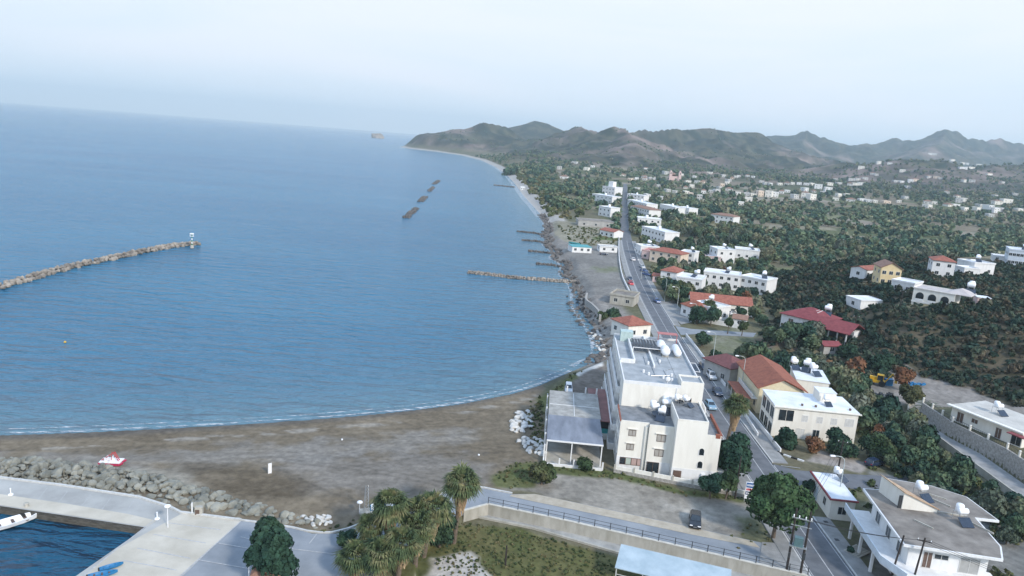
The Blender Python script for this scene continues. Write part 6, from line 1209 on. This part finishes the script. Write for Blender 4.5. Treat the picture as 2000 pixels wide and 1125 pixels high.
# ------------------------------------------------------------------ vehicles
def car(x, y, yaw, paint, label, kind='hatch', z=None, L_=4.0, far=False):
    r = empty('parked_car' if kind != 'jeep' else 'off_road_car', (x, y, (hgt(x, y) if z is None else z)), yaw, label, 'car')
    w = .84
    if kind == 'jeep': prof = [(-2.0, .45), (-2.0, 1.05), (-1.95, 1.1), (.65, 1.12), (1.85, 1.02), (1.95, .85), (1.95, .45)]; cab = [(-1.95, 1.1), (-1.85, 1.82), (.25, 1.84), (.75, 1.12)]
    elif kind == 'sedan': prof = [(-2.15, .35), (-2.18, .75), (-2.1, .95), (-1.4, 1.0), (.85, .98), (1.95, .82), (2.1, .6), (2.1, .35)]; cab = [(-1.65, .98), (-.95, 1.42), (.15, 1.45), (1.0, .97)]
    else: prof = [(-1.95, .35), (-2.0, .75), (-1.92, .98), (.85, .97), (1.8, .80), (1.95, .58), (1.95, .35)]; cab = [(-1.92, .97), (-1.55, 1.43), (.15, 1.46), (.98, .96)]
    b = MB(); n = len(prof)
    rows = [(-w, .0, .93), (-w * 1.0, .04, 1), (w * 1.0, .04, 1), (w, .0, .93)]
    vs = [(px_, s * w * (1 if pz < .9 else .95), pz) for s in (-1, 1) for px_, pz in prof]; b.add(vs, [tuple(range(n)), tuple(range(n, 2 * n))[::-1]] + [(i, n + i, n + (i + 1) % n, (i + 1) % n) for i in range(n)])
    c = [(px_, s * w * (.95 if k in (0, 3) else .74), pz) for s in (-1, 1) for k, (px_, pz) in enumerate(cab)]; b.add(c, [(0, 1, 2, 3), (7, 6, 5, 4), (0, 4, 5, 1), (1, 5, 6, 2), (2, 6, 7, 3)])
    o = b.build('body', paint, r); mod = o.modifiers.new('bevel', 'BEVEL'); mod.width = .07; mod.segments = 2
    def quad(nm, P, m_):
        nrm = (Vector(P[1]) - Vector(P[0])).cross(Vector(P[2]) - Vector(P[0])).normalized(); cen = sum((Vector(p) for p in P), Vector()) / 4; out_ = nrm if nrm.dot(cen - Vector((-.3, 0, .9))) > 0 else -nrm
        A = [cen + (Vector(p) - cen) * .86 + out_ * .02 for p in P]; B = [p - out_ * .03 for p in A]; q = MB(); q.add(A + B, [(0, 1, 2, 3), (7, 6, 5, 4), (0, 4, 5, 1), (1, 5, 6, 2), (2, 6, 7, 3), (3, 7, 4, 0)]); q.build(nm, m_, r)
    quad('windscreen', [c[3], c[7], c[6], c[2]], GLASS); quad('rear_window', [c[0], c[1], c[5], c[4]], GLASS); quad('side_window', [c[0], c[1], c[2], c[3]], GLASS); quad('side_window', [c[4], c[7], c[6], c[5]], GLASS)
    if far: 
        pass
    for X in (-1.25, 1.25):
        for s in (-1, 1):
            b = MB(); rr = .31 if kind != 'jeep' else .37; b.lathe((0, 0, 0), [(rr * .8, -.1), (rr, -.07), (rr, .07), (rr * .8, .1)], 16, 'y'); q = b.build('wheel', RUBBER, r, loc=(X, s * (w - .06), rr)); b = MB(); b.lathe((0, s * .1, 0), [(rr * .55, -.02), (rr * .5, .02)], 12, 'y'); b.build('rim', PIPE, q)
    xf = prof[-2][0]
    for s in (-1, 1): MB().box(-.03, -.2, -.07, .03, .2, .07).build('headlight', TANKW, r, loc=(xf - .03, s * .55, .68)); MB().box(-.03, -.14, -.07, .03, .14, .07).build('tail_light', REDP, r, loc=(prof[1][0] + .02, s * .6, .78))
    MB().box(-.02, -.26, -.06, .02, .26, .06).build('number_plate', FRAME, r, loc=(xf + .02, 0, .45)); b = MB(); b.box(xf - .12, -w, .33, xf + .05, w, .5); b.box(prof[0][0] - .05, -w, .33, prof[0][0] + .12, w, .5); b.build('bumper', DARKM if kind == 'jeep' else paint, r)
    return r
def pnt(n, c, **k): return mat(n, c, rough=.25, var=.05, spec=.7, **k)
NAVY, BLK, SILB, WHT, BLUC, SIL = pnt('navy_paint', (.02, .035, .07)), pnt('black_paint', (.012, .014, .018)), pnt('light_blue_paint', (.18, .30, .40)), pnt('white_car_paint', (.70, .71, .72)), pnt('blue_car_paint', (.03, .08, .22)), pnt('silver_paint', (.42, .44, .46))
def cpx(px, py): return at(px, py + 4)
x, y = cpx(1357, 1019); car(x, y, R(-104), BLK, 'black hatchback parked alone on the gravel lot facing the camera')
x, y = cpx(1110, 762); car(x, y, R(-93), WHT, 'white off-road car behind the patio roof on the beach corner', 'jeep')
for px, py, p, k, lab, yw in [(1374, 716, NAVY, 'hatch', 'dark teal hatchback parked nearest the street lamp base', -88), (1389, 736, WHT, 'jeep', 'white van parked behind the navy saloon', -90), (1401, 766, NAVY, 'sedan', 'navy saloon parked across from the palm skirt', -92), (1387, 793, SILB, 'hatch', 'light blue car driving on the seaward lane', -88), (1254, 519, SIL, 'hatch', 'silver car at the head of the distant parking row', -80), (1258, 527, BLUC, 'hatch', 'blue car in the middle of the distant parking row', -60), (1263, 534, BLUC, 'sedan', 'blue car nearest the camera in the distant parking row', -50), (1236, 505, WHT, 'hatch', 'white car driving away far down the coast road', 95), (1474, 616, WHT, 'sedan', 'white car parked beside the red-roofed end wall', -150), (1433, 611, WHT, 'hatch', 'white car half hidden behind the garden wall', 20), (1230, 543, NAVY, 'hatch', 'dark car parked seaward of the distant road', -85), (1232, 552, REDP, 'hatch', 'small red car beyond the low white wall', -85), (1179, 494, NAVY, 'hatch', 'dark car by the low white cabin', 10), (1283, 587, BLUC, 'hatch', 'blue car parked under the big roadside tree', -80), (1708, 905, NAVY, 'hatch', 'dark scrapped car in the gully weeds', 30), (1721, 899, SIL, 'sedan', 'pale scrapped car beside the dark one', 200), (1243, 482, WHT, 'hatch', 'white car beside the pink canopy', 95)]:
    x, y = cpx(px, py); rx = np.interp(y, [p_[1] for p_ in RC], [p_[0] for p_ in RC])
    car(x, y, R(yw), p, lab, k, z=(hgt(x, y) + .06 if abs(x - rx) < 3.2 else None))
# backhoe in the cutting
x, y, g = hit(1713, 752); r = empty('backhoe_loader', (x, y, g), R(150), 'yellow backhoe loader parked in the cutting below the scrub hill', 'digger')
sub(r, 'chassis', YELP, (-1.6, -.7, .7, 1.8, .7, 1.4)); sub(r, 'hood', YELP, (.3, -.5, 1.4, 1.9, .5, 2.1)); sub(r, 'cab', YELP, (-1.2, -.7, 2.7, .3, .7, 2.85), *[(a, c, 1.4, a + .1, c + .1, 2.7) for a in (-1.2, .2) for c in (-.7, .6)]); sub(r, 'cab_glass', GLASS, (-1.1, -.6, 1.4, .2, .6, 2.68))
for X, rr in ((-1.0, .75), (1.3, .5)):
    for s in (-1, 1): b = MB(); b.lathe((0, 0, 0), [(rr * .8, -.2), (rr, -.15), (rr, .15), (rr * .8, .2)], 16, 'y'); b.build('wheel', RUBBER, r, loc=(X, s * .95, rr))
b = MB(); b.tube((-1.6, 0, 1.2), (-3.0, 0, 3.6), .16, .13, 6); b.tube((-3.0, 0, 3.6), (-3.9, 0, 2.0), .13, .1, 6); b.build('boom', YELP, r); sub(r, 'digging_bucket', YELP, (-4.2, -.35, 1.4, -3.6, .35, 2.0)); b = MB(); b.box(2.6, -1.1, .3, 3.3, 1.1, 1.2, .1); b.tube((1.4, -.6, 1.4), (2.8, -.6, .8), .1, n=5); b.tube((1.4, .6, 1.4), (2.8, .6, .8), .1, n=5); b.build('loader_bucket', YELP, r)
for px, py, m_, lab in [(1734, 752, BLUEP, 'blue steel container beside the yellow backhoe'), (1782, 752, BLUEP, 'heap of blue plastic crates at the foot of the earth bank'), (1722, 775, DARKM, 'dark pile of scrap metal below the backhoe')]:
    x, y, g = hit(px, py); b = MB(); q = random.Random(px)
    if 'container' in lab: b.box(-.9, -.6, 0, .9, .6, 1.6, .04); b.box(-.95, -.65, 1.5, .95, .65, 1.62)
    else:
        for _ in range(26): a, c, e = q.uniform(-2.4, 2.4), q.uniform(-1, 1), q.uniform(0, .5); b.box(a, c, e, a + q.uniform(.3, .9), c + q.uniform(.3, .7), e + q.uniform(.2, .5), .03)
    o = b.build('container' if 'container' in lab else 'scrap_heap', m_, loc=(x, y, g)); tag(o, lab, 'container' if 'container' in lab else 'heap')

# ------------------------------------------------------------------ poles, lamps, signs
def street_lamp(px, py, label, H=8.5, a=R(180), z=None, s=1):
    x, y, g = hit(px, py); r = empty('street_lamp', (x, y, g), a, label, 'street lamp')
    b = MB(); b.tube((0, 0, 0), (0, 0, H - 1.0), .11, .07, 8); P = [(0, 0, H - 1.0), (.15, 0, H - .45), (.55, 0, H - .1), (1.2, 0, H), (1.7, 0, H)]
    for p, q in zip(P[:-1], P[1:]): b.tube(p, q, .06, .05, 6)
    b.build('pole', mat('lamp_pole_paint', (.42, .46, .45), rough=.5), r); b = MB(); b.box(1.6, -.16, H - .08, 2.4, .16, H + .1, .05); b.build('lamp_head', TANKW, r); b = MB(); b.box(1.65, -.12, H - .12, 2.35, .12, H - .08); b.build('diffuser', FRAME, r)
for px, py, lab, H_ in [(1391, 711, 'street lamp over the dark teal hatchback', 8.5), (1446, 770, 'street lamp in front of the orange gable roof', 9), (1634, 990, 'street lamp rising behind the red-edged hut roof', 8.5), (1297.5, 590, 'left of the two street lamps by the pale forecourt', 9), (1321, 612, 'right of the two street lamps by the pale forecourt', 9), (1357, 632, 'street lamp at the side street corner with garden wall', 6.5), (1252, 545, 'street lamp near the distant parking row', 8)]: street_lamp(px, py, lab, H_)
def globe_lamp(px, py, H, label):
    x, y = at(px, py, 2.6); r = empty('lamp_post', (x, y, 2.58), 0, label, 'lamp post'); b = MB(); b.tube((0, 0, 0), (0, 0, H), .06, .045, 8); b.build('pole', TANKW, r); b = MB(); b.lathe((0, 0, H), [(.08, -.05), (.38, .05), (.42, .16), (.3, .28), (.05, .34)], 14); b.build('lamp_head', TANKW, r, smooth=True)
globe_lamp(328, 1030, 2.9, 'white lamp post on the quay corner beside the rock bank'); globe_lamp(486, 1146, 4, 'white lamp post at the bottom edge beside the dark tree'); globe_lamp(702, 1003, 1.6, 'short white lamp post left of the lattice mast')
x, y = at(20, 966, 2.6); 
for px, py, lab in [(307, 1013, 'small white mooring post at the quay corner'), (21, 966, 'small white mooring post near the left edge of the quay')]:
    x, y = at(px, py, 2.6); r = empty('mooring_post', (x, y, 2.58), 0, lab, 'post'); b = MB(); b.lathe((0, 0, 0), [(.35, 0), (.3, .12), (.08, .16), (.07, .9), (.12, .95), (.02, 1.0)], 10); b.build('post', TANKW, r)
x, y = at(52, 989, 2.6); r = empty('bollard', (x, y, 2.6), 0, 'pale mooring bollard with a black tyre fender above the water', 'bollard'); b = MB(); b.lathe((0, 0, 0), [(.28, 0), (.22, .3), (.34, .38), (.3, .5), (.05, .54)], 12); b.build('post', CONC, r); b = MB(); b.lathe((.3, -1.3, -.6), [(.2, -.1), (.38, -.1), (.4, 0), (.38, .1), (.2, .1)], 14, 'y'); b.build('tyre', RUBBER, r)
x, y = at(389, 1004, 2.6); r = empty('electric_cabinet', (x, y, 2.58), R(8), 'pale cabinet with a dark door and a white post on the quay', 'cabinet'); sub(r, 'housing', CONC, (-.5, -.3, 0, .5, .3, 1.15)); sub(r, 'door', SHUT, (-.42, -.34, .1, .12, -.3, .8)); sub(r, 'post', TANKW, (-.95, -.1, 0, -.82, .05, 1.7))
# white board on the beach
x, y, g = hit(527, 925); r = empty('beach_board', (x, y, g), R(38), 'white upright notice board standing alone on the brown beach', 'sign'); sub(r, 'board', TANKW, (-.24, -.04, .05, .24, .04, 1.7)); sub(r, 'frame', FRAME, (-.29, -.05, 0, -.24, .05, 1.75), (.24, -.05, 0, .29, .05, 1.75)); 
# lattice mast
x, y, g = hit(715, 1003); r = empty('lattice_mast', (x, y, g), R(20), 'slim grey lattice mast on a concrete block beside the road kerb', 'mast'); sub(r, 'base', CONC, (-.9, -.7, -.3, .9, .7, .45)); b = MB(); H_ = 4.2
for a, c in ((-.3, -.3), (.3, -.3), (.3, .3), (-.3, .3)): b.tube((a, c, .4), (a * .6, c * .6, H_), .035, n=5)
for k in range(7):
    z0, z1 = .4 + k * .54, .4 + (k + 1) * .54; s0, s1 = .3 - .12 * k / 7, .3 - .12 * (k + 1) / 7; C4 = [(-1, -1), (1, -1), (1, 1), (-1, 1)]
    for i in range(4): p, q = C4[i], C4[(i + 1) % 4]; b.tube((p[0] * s0, p[1] * s0, z0), (q[0] * s1, q[1] * s1, z1), .02, n=4)
b.build('lattice', PIPE, r)
# pedal boats
def pedal_boat(px, py, yaw, hull, trim, label, slide=True):
    x, y, g = hit(px, py); r = empty('pedal_boat', (x, y, g + .05), yaw, label, 'pedal boat')
    b = MB()
    for s in (-.55, .55): b.add([(-1.7, s - .28, .1), (1.4, s - .28, .1), (1.9, s, .35), (1.4, s + .28, .1), (-1.7, s + .28, .1), (-1.75, s - .3, .5), (1.5, s - .3, .5), (2.0, s, .58), (1.5, s + .3, .5), (-1.75, s + .3, .5)], [(0, 4, 3, 2, 1), (5, 6, 7, 8, 9), (0, 1, 6, 5), (1, 2, 7, 6), (2, 3, 8, 7), (3, 4, 9, 8), (4, 0, 5, 9)])
    b.build('hulls', trim, r); sub(r, 'deck', hull, (-1.6, -.85, .5, 1.5, .85, .64)); 
    for X in (-.9, -.1):
        for s in (-.4, .4): sub(r, 'seat', trim if not slide else hull, (X, s - .25, .64, X + .45, s + .25, .8), (X, s - .25, .8, X + .1, s + .25, 1.15))
    if slide: b = MB(); b.add([(-1.5, -.25, .7), (.35, -.25, 2.0), (.35, .25, 2.0), (-1.5, .25, .7), (-1.5, -.25, .62), (.35, -.25, 1.92), (.35, .25, 1.92), (-1.5, .25, .62)], [(0, 1, 2, 3), (7, 6, 5, 4), (0, 4, 5, 1), (2, 6, 7, 3), (1, 5, 6, 2), (3, 7, 4, 0)]); b.tube((.35, -.2, 1.95), (1.1, -.2, .6), .06, n=6); b.tube((.35, .2, 1.95), (1.1, .2, .6), .06, n=6); b.tube((.0, -.25, .6), (.2, -.25, 2.2), .04, n=5); b.build('slide', REDP, r)
    return r
pedal_boat(219, 907, R(4), TANKW, pnt('crimson_hull', (.45, .03, .09)), 'white and red pedal boat with a red slide stranded on the beach'); pedal_boat(747, 997, R(12), TANKW, BLUEP, 'blue and white pedal boat lying beside the lattice mast', False)
def dinghy(x, y, z, yaw, m_, label, s=1, up=False):
    r = empty('rowing_boat', (x, y, z), yaw, label, 'boat'); r.scale = (s, s, s); b = MB(); S = [(-2.4, .62, .5), (-2.3, .75, .0), (-.8, .9, -.05), (.8, .8, .0), (1.9, .45, .12), (2.6, .03, .3)]; n = len(S); V = []
    for X, w_, kz in S: V += [(X, -w_, .62 + max(0, X) * .07), (X, -w_ * .75, .15 + kz * .4), (X, 0, kz - .02), (X, w_ * .75, .15 + kz * .4), (X, w_, .62 + max(0, X) * .07)]
    V2 = [(X * .95, Y * .86, Z + .06 if i % 5 not in (0, 4) else Z) for i, (X, Y, Z) in enumerate(V)]; N0 = len(V); fs = []
    for i in range(n - 1):
        for j in range(4): a = i * 5 + j; fs += [(a, a + 1, a + 6, a + 5), (N0 + a, N0 + a + 5, N0 + a + 6, N0 + a + 1)]
        fs += [(i * 5, i * 5 + 5, N0 + i * 5 + 5, N0 + i * 5), (i * 5 + 4, N0 + i * 5 + 4, N0 + i * 5 + 9, i * 5 + 9)]
    fs += [(0, 4, 3, 2, 1), (N0, N0 + 1, N0 + 2, N0 + 3, N0 + 4), (0, N0, N0 + 4, 4)]
    b.add(V + V2, fs); b.build('hull', m_, r)
    for X in (-1.5, -.2, 1.0): sub(r, 'bench', SHUT if not up else m_, (X, -.68, .38, X + .3, .68, .44))
    sub(r, 'outboard_motor', RUBBER, (-2.65, -.15, .2, -2.4, .15, .95)); return r
x, y = at(27, 1021, 1.7); dinghy(x, y, 1.42, R(48), TANKW, 'white open motor boat moored in the dark blue harbour', 1.15)
x, y = at(217, 1108, 2.7); dinghy(x, y, 2.6, R(40), BLUEP, 'blue rowing boat lying on the quay edge, the upper one', .5, True); x, y = at(200, 1124, 2.7); dinghy(x, y, 2.6, R(30), BLUEP, 'blue rowing boat on the quay cut by the bottom edge', .6)
x, y, g = hit(1122, 478); dinghy(x, y, g + .2, R(150), TEAL, 'teal boat pulled up beside the beach cafe', 1.4)
# harbour beacon
x, y = at(375, 479, 1.5); r = empty('harbour_beacon', (x, y, .9), 0, 'slim green and white beacon with a lamp cage on the breakwater tip', 'beacon'); b = MB(); b.lathe((0, 0, 0), [(.9, -.6), (.8, .6), (.3, .7)], 10); b.build('base', CONC, r)
for k in range(5): b = MB(); b.tube((0, 0, .6 + k * .8), (0, 0, 1.4 + k * .8), .24, n=10); b.build('band', GREENP if k % 2 == 0 else TANKW, r)
b = MB(); b.lathe((0, 0, 4.6), [(.2, 0), (1.0, .05), (1.0, .15), (.2, .18)], 12); [b.tube((math.cos(a) * .95, math.sin(a) * .95, 4.7), (math.cos(a) * .95, math.sin(a) * .95, 6.0), .07, n=5) for a in np.arange(0, 6.2, 1.05)]; b.lathe((0, 0, 5.6), [(.98, 0), (.98, .4), (.9, .4)], 12); b.build('gallery', TANKW, r); b = MB(); b.tube((0, 0, 4.7), (0, 0, 5.9), .3, n=10); b.build('lantern', GREENP, r); r.scale = (.85, .85, .95)
# twin transformer poles
r = empty('transformer_poles', (38.6, 84.9, 2.5), R(-20), 'pair of dark wooden poles carrying a grey-green transformer over the junction', 'utility pole'); 
for X in (0, 1.7): b = MB(); b.tube((X, 0, -.4), (X, 0, 9.2), .17, .12, 8); b.build('pole', WOODP, r)
sub(r, 'crossarm', PIPE, (-.4, -.12, 7.9, 2.1, -.02, 8.03), (-.4, -.12, 6.9, 2.1, -.02, 7.0)); b = MB(); [b.lathe((X, -.07, 8.03), [(.05, 0), (.09, .1), (.06, .2), (.09, .3), (.03, .38)], 8) for X in (-.2, .45, 1.25, 1.9)]; b.build('insulators', TANKW, r); sub(r, 'platform', PIPE, (-.2, -.5, 4.1, 1.9, .5, 4.22)); sub(r, 'transformer', mat('transformer_grey_green', (.09, .16, .17), rough=.5), (.3, -.4, 4.22, 1.4, .4, 5.4, .03)); sub(r, 'cable_box', DARKM, (1.5, -.35, 2.6, 1.9, -.17, 3.5), (-.15, -.35, 2.4, .1, -.17, 3.1))
def wpole(x, y, H, label, arm=True, lean=0):
    r = empty('utility_pole', (x, y, hgt(x, y)), R(-20), label, 'utility pole'); b = MB(); b.tube((0, 0, -.4), (lean, 0, H), .15, .10, 8); b.build('pole', WOODP, r)
    if arm: sub(r, 'crossarm', WOODP, (lean - .8, -.06, H - .5, lean + .8, .06, H - .38)); b = MB(); [b.lathe((lean + X, 0, H - .38), [(.04, 0), (.07, .1), (.03, .2)], 6) for X in (-.7, 0, .7)]; b.build('insulators', TANKW, r)
    return r
PL = [wpole(50.6, 82.6, 8, 'leaning dark pole before the balcony of the weathered roof house', False, .7), wpole(52.6, 81.2, 8.6, 'dark pole with cables at the near corner of the weathered roof house', True, .5), wpole(58.9, 116.5, 6.5, 'dark pole standing in weeds by the side street'), wpole(79.5, 93.5, 7.5, 'dark pole at the right edge beyond the weathered roof house'), wpole(37.6, 104.6, 7.2, 'tall bare pole beside the sign board and dark tree', False), wpole(101, 205, 7, 'pole with crossarm before the arched villa'), wpole(118, 214, 7, 'pole on the hill crest before the arches'), wpole(1.9, 83.5, 3.0, 'thin pale stake standing in the weedy plot', False)]
b = MB()
def wire(p, q, sag=.8, n=10):
    p, q = Vector(p), Vector(q); P = [p.lerp(q, k / n) - Vector((0, 0, sag * 4 * (k / n) * (1 - k / n))) for k in range(n + 1)]
    for a, c in zip(P[:-1], P[1:]): b.tube(a, c, .022, n=4)
for o_ in (-.7, 0, .7):
    wire((58.9 + o_, 116.5, 8.7), (79.5 + o_, 93.5, 9.7)); wire((79.5 + o_, 93.5, 9.7), (96 + o_, 76, 10)); wire((58.9 + o_, 116.5, 8.7), (38.9 + o_ * .6, 84.9, 10.6), .9)
    wire((53.1 + o_, 81.2, 10.7), (40 + o_ * .4, 84.6, 10.5), .5); wire((53.1 + o_, 81.2, 10.7), (70 + o_, 66, 11), .5)
tag(b.build('power_lines', RUBBER), 'thin sagging power cables strung between the dark poles', 'cables')
# roadside hoarding
x, y = at(1452, 980); r = empty('billboard', (x, y, 2.5), R(-6), 'white roadside board with blue, red and dark blue bands', 'sign'); sub(r, 'board', TANKW, (0, -.05, .6, 1.5, .05, 3.4)); sub(r, 'post', PIPE, (.05, .05, 0, .15, .15, 3.2), (1.35, .05, 0, 1.45, .15, 3.2))
SGB = mat('sign_blue', (.02, .10, .28), rough=.5); sub(r, 'blue_panel', SGB, (.08, -.075, 2.5, 1.42, -.05, 3.3)); sub(r, 'dark_panel', mat('sign_navy', (.02, .04, .12), rough=.5), (.08, -.075, 1.3, 1.42, -.05, 1.85))
q = MB(); [q.box(.15 + .2 * k, -.08, 2.02, .3 + .2 * k, -.05, 2.35) for k in range(6)]; q.build('red_lettering', REDP, r); q = MB(); [q.box(.2 + .19 * k, -.09, 2.75, .32 + .19 * k, -.075, 3.05) for k in range(6)]; [q.box(.2 + .24 * k, -.09, 1.45, .36 + .24 * k, -.075, 1.7) for k in range(5)]; q.build('white_lettering', TANKW, r); q = MB(); q.box(.3, -.07, .85, .7, -.05, .95); q.box(.85, -.07, .75, 1.2, -.05, 1.05); q.build('arrow_mark', SGB, r)
x, y = at(1466, 985); r = empty('wooden_pallets', (50.2, 89.6, 2.5), R(35), 'stack of pale planks lying before the balcony house', 'planks'); [sub(r, 'plank', CONC, (0, k * .38, .1, 3.2, k * .38 + .3, .22)) for k in range(6)]
# manholes and small pavement things
for px, py, lab in [(1613, 1019, 'small dark drain cover on the pavement beside the hut'), (1634.5, 1054, 'dark square drain cover before the balcony house')]: x, y = at(px, py, 2.7); tag(MB().box(-.3, -.3, 0, .3, .3, .02).build('drain_cover', DARKM, loc=(x, y, 2.685)), lab, 'drain cover')
for i, (px, py) in enumerate([(1661, 1079)]): x, y = at(px, py); tree('bush', x, y, .55, .9, FOLD, 'tiny dark bush growing out of the pavement', 5, 300, .14, cat='bush')
rj = random.Random(3)
for px, py, lab in [(668, 860, 'small white buoy washed up in the middle of the beach'), (935, 890, 'white plastic drum left on the sand near the shrub'), (1045, 932, 'white bag dumped at the edge of the gravel lot')]:
    x, y, g = hit(px, py); b = MB(); b.lathe((0, 0, 0), [(.06, 0), (.17, .06), (.18, .2), (.08, .3)], 10); o = b.build('beach_litter', TANKW, loc=(x, y, g), smooth=True); tag(o, lab, 'litter')
x, y = at(127, 669, 0); b = MB(); b.lathe((0, 0, 0), [(.06, -.2), (.28, 0), (.28, .2), (.06, .4)], 10); tag(b.build('mooring_buoy', YELP, loc=(x, y, 0), smooth=True), 'small yellow buoy floating alone in the bay', 'buoy')

# ------------------------------------------------------------------ haze
m = bpy.data.materials.new('haze'); m.use_nodes = True; N = m.node_tree.nodes; N.remove(N['Principled BSDF']); v = N.new('ShaderNodeVolumePrincipled'); v.inputs['Color'].default_value = (.74, .91, 1, 1); v.inputs['Density'].default_value = .000115; v.inputs['Anisotropy'].default_value = 0
m.node_tree.links.new(v.outputs[0], N['Material Output'].inputs['Volume'])
o = MB().box(-14000, -2500, -6, 10000, 14000, 420).build('haze', m); tag(o, 'pale blue sea haze', kind='stuff')
